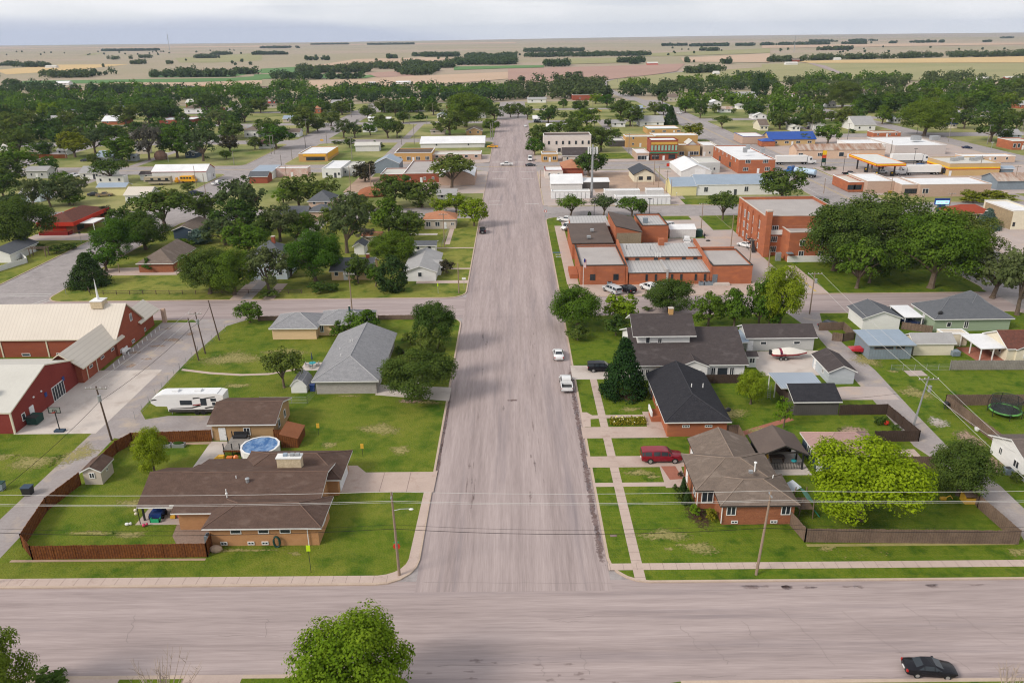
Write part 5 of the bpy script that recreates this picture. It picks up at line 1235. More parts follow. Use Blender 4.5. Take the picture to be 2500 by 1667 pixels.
bx, by = G(11, 1860, 1530); B_ = MB().box(bx - .8, bx + .8, by - .1, by, 0, .8).box(bx - .8, bx - .7, by, by + 1.1, 0, 1.1).box(bx + .7, bx + .8, by, by + 1.1, 0, 1.1).box(bx - .8, bx + .8, by + 1.1, by + 1.2, 0, 1.1); B_.build('wall', YELPL, t); MB().poly([(bx - .9, by - .2, 1.1), (bx + .9, by - .2, 1.1), (bx + .9, by + .5, 1.55), (bx - .9, by + .5, 1.55)]).build('roof', OLDWOOD, t)
mesh_thing('toy_digger', 'yellow ride-on digger on the grass under the dark tree', 'toy', MB().box(54.0, 54.7, 86.6, 87, .15, .45).tube([(54.7, 86.8, .4), (55.2, 86.8, .7), (55.6, 86.8, .2)], .06), YELPL)
# black-roofed brick house
br = B('brick_house', 'orange brick house with steep black hip roof beside the big juniper', 'house', [(22.4, 31.2, 104.6, 121.6, 2.65, 'hipgb', 2.25, .55)], ORANGEBRICK, DARKSH, wins=[(0, 'f', .31, 1.5, 1.1, .42, 't'), (0, 'f', .69, 1.5, 1.1, .42, 't'), (0, 'l', .93, .05, 1.8, 2.2, 'garage'), (0, 'l', .55, .9, 1.5, 1.3, 'd'), (0, 'l', .78, .05, 1., 2.05, 'door', TRIM, DOORD)], short='black-roofed brick house', vents=[(27.3, 112, 4.8), (29.6, 114, 3.9)])
MB().box(20.9, 22.4, 109.4, 112.2, 0, .9).build('porch_steps', ORANGEBRICK, br); MB().box(20.8, 21., 109.4, 112.2, .9, 1.7).build('porch_railing', WHITE, br)
t = thing('satellite_dish', 'dark satellite dish at the black roof eave', 'satellite dish', (31.9, 107.3, 0)); MB().tube([(31.6, 107.3, 2.2), (31.8, 107.3, 3.0)], .04).build('mount', STEEL, t); MB().ball((31.9, 107.1, 3.1), .45, .14, .38).build('dish', BLACK, t)
fence('wooden_fence', 'short weathered board gate between black-roofed and taupe-roofed houses', [(31.2, 104.9), (33, 104.9), (33, 100.6)], 1.7, OLDWOOD)
# bungalow with the tall upper storey
bu = B('bungalow', 'white bungalow with charcoal roof and raised upper storey behind the juniper', 'house', [(20.6, 39.4, 125.2, 142, 3.0, 'gx', 3.6, .55), (21.5, 30.7, 129.9, 137.8, 6.7, 'gx', 2.4, .95, None, None, 3.6), (41.5, 43.0, 130.4, 132.6, 2.1, 'gx', .5, .3), (28.0, 32.8, 124.3, 127, 2.98, 'gy', 1.1, .3)], WHITE, CHARSH, wins=[(0, 'f', .06, 1., .75, 1.1, 'd'), (0, 'f', .115, 1., .75, 1.1, 'd'), (0, 'f', .715, .8, .8, 1.5, 'd'), (0, 'f', .80, .8, 1.9, 1.5, 'w'), (0, 'f', .885, .8, .8, 1.5, 'd'), (1, 'f', .20, 5.0, .8, 1.2, 'w'), (1, 'f', .43, 5.0, .75, .95, 'd'), (3, 'f', .3, 1., .8, 1.2, 'w'), (3, 'f', .5, 1., .8, 1.2, 'w'), (3, 'f', .7, 1., .8, 1.2, 'w'), (2, 'f', .5, .8, 1., 1., 'd')], short='white bungalow', chim=[(27.9, 134.0, 8.4, 10.1, .8, .8, YELBRICK)])
gg = B('garage', 'long pale grey garage with charcoal roof behind the covered boat', 'garage', [(43.5, 56.0, 138.2, 144, 2.75, 'gx', 1.5, .45)], GREY, CHARSH, wins=[(0, 'f', .05, .05, 1., 2.05, 'door'), (0, 'f', .245, 1.25, 1.2, .65, 'w'), (0, 'f', .745, 1.25, 1.25, .65, 'w')], short='long grey garage')
put_roof(gg, [[(42.0, 136.8, 2.3), (43.5, 136.8, 2.4), (43.5, 143, 2.5), (42, 143, 2.4)]], BLUEGREYROOF, TRIM)
B('garage', 'small pale grey garage with hipped black roof on the alley', 'garage', [(53.1, 57.4, 122.8, 130.4, 2.35, 'gy', 1.15, .35)], BLUEGREY, CHARSH, wins=[(0, 'l', .35, .9, .8, .8, 'd'), (0, 'l', .85, .05, .9, 2., 'door')], short='small black-roofed garage')
dg = B('garage', 'charcoal garage with black front roof and corrugated steel rear canopy', 'garage', [(43.4, 50.3, 111.2, 114.4, 2.45, 'shed', 1.3, .35)], CHAR, DARKSH, short='charcoal garage')
put_roof(dg, [[(42.2, 114.5, 3.15), (49.2, 114.5, 3.15), (49.6, 121.3, 2.9), (42.2, 121.3, 2.9)]], GALV, TRIM, .12)
for x, y in ((42.4, 121), (45.6, 121), (49.2, 121), (42.4, 117.8), (49, 117.8)): MB().box(x - .07, x + .07, y - .07, y + .07, 0, 2.85).build('post', TRIM, dg)
MB().box(43.5, 43.6, 114.4, 121, 0, 2.3).build('side_screen', DARKWOOD, dg)
t = thing('ladder', 'pale step ladder leaning by the steel canopy', 'ladder', (41.3, 117.4, 0)); m = MB().tube([(41.1, 117.2, 0), (41.1, 117.4, 2.4)], .035).tube([(41.6, 117.2, 0), (41.6, 117.4, 2.4)], .035)
for q in range(6): m.tube([(41.1, 117.2 + q * .03, .35 + q * .36), (41.6, 117.2 + q * .03, .35 + q * .36)], .025)
m.build('rails_and_rungs', STEEL, t)
# boat on its trailer
t = thing('motor_boat', 'red and white motorboat under a fitted cover on its trailer', 'boat', (50.2, 134.3, 0))
for x, w_ in ((0, 0),):
    X = np.linspace(46.9, 53.4, 9); Wd = [.95, 1.15, 1.2, 1.2, 1.18, 1.1, .9, .55, .08]
    red, cov = MB(), MB()
    k = 5
    for i, (a_, b_) in enumerate(zip(X, Wd)):
        kz = .62 + (.32 * (i / 8) ** 3)
        red.v += [(a_, 134.3 - b_ * .99, 1.25 + .1 * i / 8), (a_, 134.3 - b_ * .8, .85 + .2 * (i / 8) ** 2), (a_, 134.3, kz), (a_, 134.3 + b_ * .8, .85 + .2 * (i / 8) ** 2), (a_, 134.3 + b_ * .99, 1.25 + .1 * i / 8)]
        cz = [1.62, 1.85, 2.0, 2.15, 2.25, 2.1, 1.85, 1.65, 1.5][i]
        cov.v += [(a_, 134.3 - b_, 1.22 + .1 * i / 8), (a_, 134.3 - b_ * .62, 1.22 + (cz - 1.22) * .72), (a_, 134.3, cz), (a_, 134.3 + b_ * .62, 1.22 + (cz - 1.22) * .72), (a_, 134.3 + b_, 1.22 + .1 * i / 8)]
    for m in (red, cov):
        for i in range(8):
            for j in range(4): m.f.append((i * 5 + j, (i + 1) * 5 + j, (i + 1) * 5 + j + 1, i * 5 + j + 1))
        m.f.append((0, 1, 2, 3, 4))
    red.build('hull', paint('boat_red', (.48, .02, .035)), t, True); cov.build('cover', mk('boat_cover', (.70, .66, .60), (.6, .56, .5), rough=.6), t, True)
    b2 = MB(); b2.v = [(p[0] * .0 + q, p[1], p[2] + .02) for q, s_ in ((48.2, 10), (49.3, 10)) for p in cov.v[s_:s_ + 5]]
    for j in range(4): b2.f.append((j, 5 + j, 6 + j, j + 1))
    b2.build('cover_band', mk('cover_band', (.35, .03, .06), (.02, .02, .04), ((1.4, 1.),)), t)
MB().box(46.5, 46.9, 134.0, 134.6, .9, 1.7).build('outboard_motor', BLACK, t)
q = thing('boat_trailer', 'twin-axle boat trailer under the covered motorboat', 'trailer', (50.2, 134.3, 0)); MB().box(47.2, 55.2, 134.2, 134.4, .5, .62).box(47.2, 52, 133.5, 133.62, .5, .62).box(47.2, 52, 135, 135.1, .5, .62).build('frame', STEEL, q)
for x in (48.4, 49.3):
    for y in (133.3, 135.3): MB().tube([(x, y - .11, .34), (x, y + .11, .34)], .34, 12).build('wheel', RUBBER, q); MB().tube([(x, y - .13, .34), (x, y + .13, .34)], .2, 8).build('rim', RIM, q)
MB().tube([(50.6, 134.3, 2.2), (50.4, 134.3, 2.9), (51.4, 134.3, 2.8), (51.9, 134.3, 2.1)], .04).build('tow_arch', STEEL, t)
# alley-side sheds and houses of the next lots
bs = B('open_shed', 'open-fronted shed with pale blue-grey metal roof and corrugated wall', 'shed', [(64.4, 72.1, 133.5, 139.8, 2.9, 'shed', .35, .5)], GREYMETAL, BLUEGREYROOF, STEEL, short='blue-grey metal shed', wins=[(0, 'f', .33, 2.0, 3.4, .8, 'w', OLDWOOD), (0, 'f', .72, 2., 1.6, .8, 'w', OLDWOOD)])
mesh_thing('speedboat', 'red speedboat poking out of the blue-grey metal shed', 'boat', MB().side([(61.9, 1.15), (62.3, .75), (64.3, .6), (64.3, 1.25)], 135.6, 137.2), paint('boat_red', (.48, .02, .035)))
B('shed', 'long cream shed with faded grey gable roof', 'shed', [(73.3, 80.6, 135.1, 139.2, 2.45, 'gx', 1.2, .3)], CREAM, PALESH, short='long cream shed')
B('garage', 'white garage with slate-grey hipped roof near the side street', 'garage', [(69.6, 77.0, 148.9, 156.0, 2.5, 'gy', 1.5, .4)], WHITE, MIDSH, short='white grey-roofed garage')
gh = B('green_house', 'sage green house with large slate-grey hip roof beside the side street', 'house', [(83.3, 98.2, 147.6, 156.5, 2.7, 'hip', 2.7, .5), (90, 97, 149, 158.5, 2.72, 'hip', 3.3, .5)], SAGE, MIDSH, wins=[(0, 'f', .19, .9, .9, 1., 'w'), (0, 'f', .42, .6, .9, 1.5, 'd'), (0, 'l', .5, .05, .9, 2., 'door')], short='sage green house')
mesh_thing('satellite_dish', 'dark satellite dish on the sage green house eave', 'satellite dish', MB().ball((84.4, 148.3, 3.6), .55, .2, .45).tube([(84.4, 148.4, 2.9), (84.4, 148.4, 3.5)], .05), BLACK)
yh = B('cream_house', 'cream house with red-brown shingle roof and white patio canopy', 'house', [(88.6, 98, 132.0, 139.5, 2.55, 'gx', 2.0, .4), (90, 97, 131.6, 134, 2.5, 'gy', 1.6, .3)], CREAM, REDSH, wins=[(1, 'f', .25, .7, .9, 1.4, 'd'), (0, 'l', .3, .9, .8, 1.2, 'w')], short='cream red-roofed house')
put_roof(yh, [[(84.0, 132.4, 2.3), (88.9, 132.4, 2.45), (88.9, 139.6, 2.5), (84.0, 139.6, 2.4)]], WHITEROOF, TRIM, .15)
for x, y in ((84.2, 132.6), (86.4, 132.6), (84.2, 136), (84.2, 139.4)): MB().box(x - .08, x + .08, y - .08, y + .08, 0, 2.3).build('post', TRIM, yh)
B('outbuilding', 'flat-roofed cream outbuilding joining long cream shed and patio canopy', 'shed', [(80.9, 85.6, 139.7, 142.2, 2.35, 'flat', .12, 0)], CREAM, CREAMROOF, short='flat cream outbuilding')
mesh_thing('rubbish_bin', 'grey-green dumpster bin at the end of the long cream shed', 'bin', MB().side([(134.3, .1), (135.4, .1), (135.6, 1.0), (134.2, 1.0)], 80.2, 81.6, True), GREYMETAL)
fence('wooden_fence', 'grey board fence across the open lawn below the cream house', [(76.6, 128.3), (100, 127.8)], 1.8, GREYWOOD)
wire_fence('wire_fence', 'low wire fence from the alley to the grey board fence', [(66.2, 128.2), (76.6, 128.2)], 1.1, 2.)
fence('wooden_fence', 'weathered board fence enclosing the trampoline garden', [(100, 113.6), (68.6, 114.2), (69.6, 100.6), (70, 96.4)], 1.85, OLDWOOD)
fence('wooden_fence', 'dark ragged pen fence behind the open metal shed', [(60.9, 148.6), (65.8, 148.9), (65.8, 143.4), (63.2, 142.4), (61.4, 143)], 1.7, OLDWOOD)
fence('wooden_fence', 'weathered fence between white garage and sage green house', [(77.6, 149), (82.4, 146.5)], 1.5, OLDWOOD)
t = thing('carport', 'small white-roofed carport beside the sage green house', 'carport', (80, 153, 0)); put_roof(t, [[(78.2, 149.6, 2.3), (82, 149.6, 2.3), (82, 156.6, 2.5), (78.2, 156.6, 2.5)]], WHITEROOF, TRIM, .12)
for x in (78.4, 81.8):
    for y in (149.8, 156.4): MB().box(x - .07, x + .07, y - .07, y + .07, 0, 2.3).build('post', TRIM, t)
# trampoline with net
t = thing('trampoline', 'round black trampoline with safety net and green-edged pads', 'trampoline', (76, 110.7, 0))
rg = lambda r, z, n=20: [(76 + r * math.cos(6.2832 * i / n), 110.7 + r * math.sin(6.2832 * i / n), z) for i in range(n)]
MB().poly(rg(1.95, .86)).build('mat', BLACK, t); MB().tube(rg(2.2, .9) + rg(2.2, .9)[:1], .14, 6).build('pad', mk('tramp_pad', (.03, .05, .06), (.16, .42, .10), ((1.2, 1.),)), t)
for i in range(6):
    a_ = 6.2832 * i / 6 + .3; x, y = 76 + 2.35 * math.cos(a_), 110.7 + 2.35 * math.sin(a_)
    MB().tube([(x, y, 0), (x + .12 * math.cos(a_), y + .12 * math.sin(a_), 1.6), (x - .25 * math.cos(a_), y - .25 * math.sin(a_), 2.9)], .045).build('leg', BLACK, t)
MB().tube(rg(2.05, 2.85) + rg(2.05, 2.85)[:1], .04).tube(rg(2.1, 1.9) + rg(2.1, 1.9)[:1], .025).build('net_hoop', BLACK, t)
nm = bpy.data.materials.new('safety_net'); nm.use_nodes = True; bs_ = nm.node_tree.nodes['Principled BSDF']; bs_.inputs['Base Color'].default_value = (.03, .04, .04, 1); bs_.inputs['Alpha'].default_value = .45
m = MB(); a_, b_ = rg(2.1, .95), rg(2.05, 2.85)
for i in range(20): m.poly([a_[i], a_[(i + 1) % 20], b_[(i + 1) % 20], b_[i]])
m.build('net', nm, t)
t = thing('grill', 'round kettle grill outside the trampoline garden fence', 'grill', (68, 113.2, 0)); MB().ball((68, 112.9, .95), .5, .5, .38).build('bowl', BLACK, t); MB().tube([(67.7, 112.7, 0), (67.9, 112.9, .8)], .04).tube([(68.3, 112.7, 0), (68.1, 112.9, .8)], .04).tube([(68, 113.3, 0), (68, 113, .8)], .04).build('leg_frame', BLACK, t)
mesh_thing('bucket', 'white tub lying by the trampoline garden fence', 'tub', MB().tube([(69.0, 105.6, 0), (69.0, 105.6, .4)], [.3, .4], 10), WHITE)
mesh_thing('beach_ball', 'big red ball among the shrubs inside the dark fence', 'ball', MB().ball((*G(11, 1105, 828)[:2], .42), .42, .42, .42, 12, 8), REDPAINT, smooth=True)
B('grey_roof_house', 'white house with grey-brown shingle roof beside the alley at the frame edge', 'house', [(67.2, 76, 90, 99, 2.6, 'gx', 1.9, .5)], WHITE, mk('grey_brown_shingle', (.17, .135, .12), (.11, .09, .08), ((1.2, .4), (7., .7))), wins=[(0, 'l', .35, .9, 1.2, 1.1, 'd'), (0, 'l', .75, .9, .8, 1.1, 'd')], short='white house at the alley')
ac_unit(66.3, 93.2, 'grey air conditioner beside the white house on the alley')

# ------------------------------------------------------------------ civic block
cv = B('civic_building', 'sprawling orange brick civic building with several metal and flat roofs', 'building', [
    (15.7, 26.4, 181.4, 200, 4.5, 'flat', .3, 0, None, GREYROOF), (27.2, 46.4, 181.1, 190.2, 3.0, 'shed', .5, .12), (27.2, 46.4, 190.25, 200.6, 4.4, 'shed', .7, .1, None, None), (46.9, 56.4, 180.9, 196, 4.3, 'flat', .3, 0, None, GREYROOF),
    (15.4, 26.2, 204.6, 224, 4.4, 'shed', .9, .15, None, DARKROOF), (27.6, 34.8, 211.2, 230, 5.6, 'shedx', 1.8, .1, None, DARKROOF), (36.4, 44, 221.8, 237, 4.6, 'flat', .4, 0, None, SEAM), (16, 27, 200, 204.6, 3.8, 'flat', .2, 0, None, GREYROOF), (35, 36.3, 190, 200, 3, 'flat', .2, 0), (16.5, 27.5, 224, 236, 4.4, 'shed', .4, .1, None, SEAM)],
    ORANGEBRICK, SEAM, DTRIM, wins=[(0, 'f', .27, 1.1, 1.25, 1.5, 'd', DTRIM), (0, 'f', .79, 1.1, 1.25, 1.5, 'd', DTRIM)] + [(1, 'f', u, .9, .55, 1.6, 'w', DTRIM) for u in (.22, .335, .535, .65, .83, .945)] + [(2, 'f', u, 3.5, 1., .55, 'w', DTRIM) for u in (.03, .17, .41, .56, .77, .92)] + [(3, 'f', .08, .1, 1.2, 2.3, 'door', DTRIM, mk('grey_steel_door', (.16, .18, .2)))], short='orange brick civic building')
MB().box(27.9, 34.6, 211.05, 211.15, 0, 5.4).build('stucco_panel', mk('weathered_panel', (.30, .24, .17), (.2, .16, .11)), cv)
MB().box(36.0, 36.6, 181, 190, 3.15, 3.7).box(36.05, 36.55, 180.85, 181.0, 0, 3.2).build('duct', SEAM, cv)
for x in (26.5, 46.5): MB().side([(180.9, 0), (180.9, 4.2), (190.6, 5.2), (201, 6.2), (201, 0)], x, x + .45, True).build('parapet_wall', ORANGEBRICK, cv)
MB().box(37.2, 38.6, 198.6, 200.4, 5, 6.6).build('chimney', ORANGEBRICK, cv)
MB().box(44.2, 55.9, 196, 196.4, 4.3, 5.1).build('rear_parapet', ORANGEBRICK, cv)
for x, y in ((28.5, 196), (34.4, 195)): MB().tube([(x, y, 4.9), (x, y, 5.9)], .16, 8).build('vent_pipe', STEEL, cv)
for x in (34.9, 35.3, 35.7, 36.1): MB().tube([(x, 190, 4.6), (x, 189.8, 5.4), (x, 189.4, 4.4)], .06).build('conduit', TRIM, cv)
for x, y, z_ in ((19.5, 207.5, 4.9), (21, 214, 5.2)): MB().box(x, x + 1., y, y + 1., z_, z_ + .6).build('roof_unit', STEEL, cv)
MB().box(37.5, 38.8, 226, 227.4, 4.7, 6).build('roof_unit', GREYMETAL, cv)
MB().box(13.6, 15.6, 186.5, 194, 0, 1.1).build('entry_wall', ORANGEBRICK, cv); MB().box(47, 51, 179.4, 180.8, 0, .45).build('steps', PALE, cv)
ac_unit(22.6, 180.6, 'grey cooling unit under the windows of the civic building', .55)
for i, x in enumerate((44.3, 45.6, 46.6)): ac_unit(x, 180.2, ('first grey cooling unit from the small duct by the civic steps', 'middle grey cooling unit by the civic steps', 'grey cooling unit nearest the civic steps')[i], .5)
for i, x in enumerate((34.2, 35.3)): ac_unit(x, 180.4, ('grey cooling unit on the flagpole side of the white duct', 'grey cooling unit touching the foot of the white duct')[i], .5)
t = thing('flagpole', 'white flagpole at the civic building corner', 'flagpole', (16.2, 179.5, 0)); fh = zat(16.2, 179.5, 500 + 510 / 3.92); MB().tube([(16.2, 179.5, 0), (16.2, 179.5, fh)], [.07, .04], 8).build('pole', TRIM, t); MB().ball((16.2, 179.5, fh + .08), .1, .1, .1).build('finial', CHROME, t)
q = thing('flag', 'striped national flag hanging limp on the white pole', 'flag', (16.4, 179.5, fh - 2)); fx = lambda i: 16.22 + .09 * i
for nm, m_, rows in (('red_stripe', mk('flag_red', (.5, .03, .05)), (0, 2, 4, 6)), ('white_stripe', TRIM, (1, 3, 5))):
    m = MB()
    for r_ in rows: m.poly([(16.24 + r_ * .09, 179.45 + .06 * (r_ % 2), fh - .15 - r_ * .04), (16.33 + r_ * .09, 179.51 - .06 * (r_ % 2), fh - .2 - r_ * .04), (16.33 + r_ * .09, 179.51 - .06 * (r_ % 2), fh - 2.3 - r_ * .02), (16.24 + r_ * .09, 179.45 + .06 * (r_ % 2), fh - 2.25 - r_ * .02)])
    m.build(nm, m_, q)
MB().box(16.23, 16.6, 179.36, 179.40, fh - .95, fh - .14).build('canton', mk('flag_blue', (.03, .05, .25)), q)
B('white_shed', 'white metal shed with ribbed roof behind the civic building', 'shed', [(45.4, 53.0, 226.5, 232.6, 2.6, 'gx', .9, .1)], WHITEMETAL, WHITEROOF, short='white civic shed')
t = thing('dumpster', 'dark green dumpster beside the white metal shed', 'dumpster', (54, 228.4, 0)); MB().side([(227.4, .1), (229.4, .1), (229.6, 2.), (227.2, 2.)], 53.2, 55.2, True).build('container', GREENBIN, t)
t = thing('dumpster', 'dark green dumpster tucked behind the civic building tower', 'dumpster', (37, 216, 0)); MB().side([(213, .1), (215, .1), (215.2, 1.5), (212.8, 1.5)], 35.6, 39, True).build('container', GREENBIN, t)
# three-storey brick hall
ct_ = B('brick_hall', 'three-storey red-orange brick hall with white window frames and tall chimney', 'building', [(66.3, 88, 206, 232, 10.0, 'flat', .8, 0), (71, 88, 199.6, 206.2, 7.4, 'flat', .5, 0, None, GREYROOF)], ORANGEBRICK, GREYROOF, PALE,
    wins=[(0, 'l', u, z_, 1.2, h_, 'd') for u in (.18, .42, .58, .72, .88) for z_, h_ in ((.9, 1.5), (3.6, 1.7), (6.4, 2.2))] + [(0, 'f', .13, z_, 1.7, 1.6, 't') for z_ in (1.0, 3.7, 6.6)] + [(1, 'f', u, z_, 1.4, 1.5, 'd') for u in (.2, .5, .8) for z_ in (1.4, 4.3)], short='three-storey brick hall')
MB().box(66.15, 67.6, 204.4, 206.0, 0, 12.2).build('chimney', ORANGEBRICK, ct_); MB().box(66.05, 67.7, 204.3, 206.1, 12.2, 12.5).build('chimney_cap', PALE, ct_)
for y in (211, 216.6, 222, 227.4): MB().box(65.9, 66.3, y, y + .8, 0, 10).build('buttress', ORANGEBRICK, ct_)
MB().box(67.6, 71, 205.6, 206.0, 5.8, 7.).build('cornice', WHITE, ct_); MB().box(71, 88, 199.3, 199.6, 0, 1.6).build('plinth', WHITE, ct_); MB().box(70.4, 71.9, 198, 199.4, 2.5, 2.7).build('door_hood', GREYMETAL, ct_)
mesh_thing('utility_cabinet', 'pale electrical cabinet against the brick hall wall', 'cabinet', MB().box(68.4, 69.7, 200.6, 201.4, 0, 2.2), STEEL)
mesh_thing('fire_escape', 'dark steel fire stair on the brick hall side wall', 'fire escape', MB().box(64.4, 66, 212, 214.5, 2.6, 2.7).tube([(64.4, 212, 0), (64.4, 212, 3.7)], .05).tube([(64.4, 214.5, 0), (64.4, 214.5, 3.7)], .05).side([(209, 0), (209.2, 0), (212.2, 2.7), (212, 2.7)], 64.6, 65.6, True).box(64.35, 64.4, 212, 214.5, 3.6, 3.7), BLACK)

# ------------------------------------------------------------------ the streets beyond: from foot, eave and roof rows in the photograph
H_ = 'house'
rest = B('brick_restaurant', 'low brown brick building with red mansard band by the wide side street', 'building', [(-146.1, -136.6, 241, 262, 3.6, 'hip', 2.0, .9)], BROWNBRICK, REDSH, REDPAINT, wins=[(0, 'r', .2, .3, 4.2, 2.3, 't', DTRIM)], short='red-banded brick building')
m = MB().box(-147.1, -135.6, 239.95, 240.1, 2.55, 3.75).box(-147.1, -146.95, 240, 263, 2.55, 3.75).box(-135.75, -135.6, 240, 263, 2.55, 3.75); m.build('mansard_band', REDPAINT, rest)
MB().box(-142.9, -138.7, 240.85, 240.98, .9, 2.5).build('wall_panel', REDPAINT, rest); MB().box(-146.2, -137, 238.6, 238.8, 0, 1.1).box(-137.2, -137, 238.6, 241, 0, 1.1).build('yard_wall', MAROON, rest); MB().box(-136.4, -131.4, 243.5, 251, 2.5, 2.7).box(-131.6, -131.4, 243.6, 243.8, 0, 2.5).box(-131.6, -131.4, 250.6, 250.8, 0, 2.5).build('entrance_canopy', WHITE, rest)
MB().tube([(-142.6, 248, 4.2), (-142.6, 248, 5.4)], .3, 8).build('vent_pipe', STEEL, rest)
BP('garage', 'dark-roofed white garage with two white doors beside the wide side street', 4, -130, 100, 882, 832, 0, 'gy', WHITE, MIDSH, D=13, nw=0, door=None, wins=[(0, 'r', .3, .1, 3, 2.2, 'garage'), (0, 'r', .72, .1, 3, 2.2, 'garage')], short='white two-door garage', cat='garage')
BP('white_house', 'small white house with cream gable roof near the red-banded building', 4, 1125, 1335, 350, 277, 203, 'gx', WHITE, CREAMROOF, nw=3, door=None, short='small cream-roofed white house', cat=H_, side='r')
BP('metal_shed', 'tan metal shed with blue-grey roof behind the small white house', 4, 885, 1125, 285, 207, 168, 'gx', YELLOW, BLUEGREYROOF, nw=0, door=None, short='tan metal shed', cat='shed')
BP('metal_building', 'long white metal building with red corner trim', 4, 1372, 1842, 165, 70, 4, 'gx', WHITEMETAL, WHITEROOF, nw=0, door=None, o=.2, wins=[(0, 'r', .3, .1, 3.4, 3, 'garage'), (0, 'r', .78, .9, 1.4, 1.4, 'd')], trim=mk('red_trim', (.42, .05, .04)), short='long white metal building')
BP('shed', 'small white shed with brown roof at the end of the long white metal building', 4, 1255, 1362, 148, 106, 64, 'gx', WHITE, CHARSH, nw=1, door=None, short='small brown-roofed shed', cat='shed')
BP('white_house', 'white house with grey gable roof by the cross street on the far side', 4, 722, 965, 138, 82, 18, 'gx', WHITE, PALESH, nw=3, short='white house on the cross street', cat=H_)
BP('trailer_home', 'low white trailer with pale roof behind the white house', 4, 866, 1105, 180, 122, 108, 'flat', WHITE, PALEROOF, nw=3, door=None, short='low white trailer', cat='trailer')
BP('grey_house', 'light grey house with grey roof among trees past the cross street', 4, 245, 425, 132, 62, 20, 'gx', GREY, PALESH, nw=2, short='light grey house', cat=H_, side='r')
BP('blue_house', 'pale blue-white house half hidden by twisted trees', 4, 200, 362, 342, 262, 200, 'gx', mk('pale_blue_siding', (.55, .62, .66), (.48, .54, .58)), PALESH, nw=2, short='pale blue house', cat=H_)
BP('navy_house', 'dark slate-blue gabled house with taupe roof among trees', 4, 1555, 1738, 668, 592, 0, 'gy', NAVY, TANSH, D=13, nw=0, door=None, wins=[(0, 'f', .8, .9, 1.1, 1.3, 'd')], short='dark slate-blue house', cat=H_)
BP('brick_garage', 'brown brick garage with hipped taupe roof at the large fenced lawn', 4, 1246, 1545, 966, 884, 0, 'hipgb', BROWNBRICK, TANSH, D=15, rise=2.6, nw=0, door=None, short='brown brick garage', cat='garage')
BP('tall_house', 'two-storey pale blue house with dark hip roof and brick chimney', 5, -40, 298, 1030, 838, 690, 'hip', mk('pale_blue_siding', (.5, .56, .6)), MIDSH, nw=3, D=9.5, slope=.7, short='two-storey pale blue house', cat=H_, side='r', chim=[(.6, .5, .9, REDBRICK)])
BP('peach_cottage', 'peach cottage with grey roof and front porch among trees', 5, 696, 1050, 1034, 950, 832, 'gx', PEACH, MIDSH, nw=4, door=.35, short='peach cottage', cat=H_, chim=[(.85, .5, .8, REDBRICK)])
BP('white_house', 'white gabled house with pale grey roof beside the main street corner', 5, 1342, 1620, 1045, 958, 0, 'gy', WHITE, PALESH, D=17, rise=1.5, nw=1, door=None, short='white corner house', cat=H_, side='r', extra=[lambda a, b, c, d, h: (b - 2, b + .8, c + 5, c + 11, h - .3, 'gx', 1., .3)])
BP('garage', 'white garage with dark grey low roof behind the white corner house', 5, 1412, 1616, 800, 762, 685, 'gx', WHITE, MIDSH, nw=2, door=None, slope=.25, short='dark-roofed garage', cat='garage')
BP('garden_shed', 'tiny white shed with dark gable roof among trees', 5, 897, 985, 810, 752, 0, 'gy', WHITE, MIDSH, D=5, nw=0, door=None, slope=.8, short='tiny white shed', cat='shed')
BP('beige_house', 'beige house with orange-tan hip roof on the main street', 5, 1520, 1796, 580, 493, 418, 'hip', BEIGE, ORSH, nw=0, door=.66, wins=[(0, 'f', .13, .8, 1.5, 1.5, 'd'), (0, 'f', .42, .8, 1.5, 1.5, 'd'), (0, 'f', .9, 1.1, 1., .9, 'd')], short='orange-roofed beige house', cat=H_)
BP('garage', 'pale garage with orange-tan roof hidden by the bare-limbed elm', 5, 972, 1135, 715, 668, 630, 'gx', BEIGE, ORSH, nw=0, door=None, short='orange-roofed garage', cat='garage')
BP('grey_house', 'grey house with pale grey roof behind the lime street trees', 5, 1635, 1800, 330, 292, 222, 'gx', GREY, PALESH, nw=2, short='grey house by the lime trees', cat=H_)
BP('peach_house', 'two-storey pink-peach house with grey hip roof deep in trees', 5, 500, 700, 470, 410, 262, 'hip', PINKSTUCCO, MIDSH, nw=2, D=10, slope=.7, short='two-storey peach house', cat=H_, extra=[lambda a, b, c, d, h: (a + 1.5, b + 1, c - 7, c, 3.2, 'hip', 1.8, .4), lambda a, b, c, d, h: (a - 8, a + 1, c - 8, c - 1, 2.8, 'gx', 1.8, .4)], hmin=5.2)
BP('storefront', 'white-roofed brick workshop with faded red wall past the grey street', 5, 205, 480, 118, 45, 20, 'flat', mk('faded_red_wall', (.5, .25, .2), (.6, .52, .48), ((.5, .6), (3., .4))), WHITEROOF, nw=0, short='white-roofed brick workshop', extra=[lambda a, b, c, d, h: (a - 9, a - .2, c - 5, c + 8, 3.2, 'shed', .8, .2, WHITE, BLUEGREYROOF), lambda a, b, c, d, h: (a - 7, a + .5, c - 15, c - 8, 2.8, 'gx', 1.6, .3, REDBRICK, MIDSH)])
BP('white_shop', 'white flat-roofed shop with small front doors on the cross street', 5, 612, 775, 126, 50, -29, 'flat', WHITE, WHITEROOF, nw=2, door=.7, short='white flat-roofed shop')
BP('grey_workshop', 'grey flat-roofed workshop next to the white shop', 5, 779, 930, 108, 40, -20, 'flat', GREY, PALEROOF, nw=2, door=None, short='grey workshop', extra=[lambda a, b, c, d, h: (b + 6, b + 17, c + 6, c + 18, 4.2, 'gy', 2.6, .2, GREYMETAL, BLUEGREYROOF)])
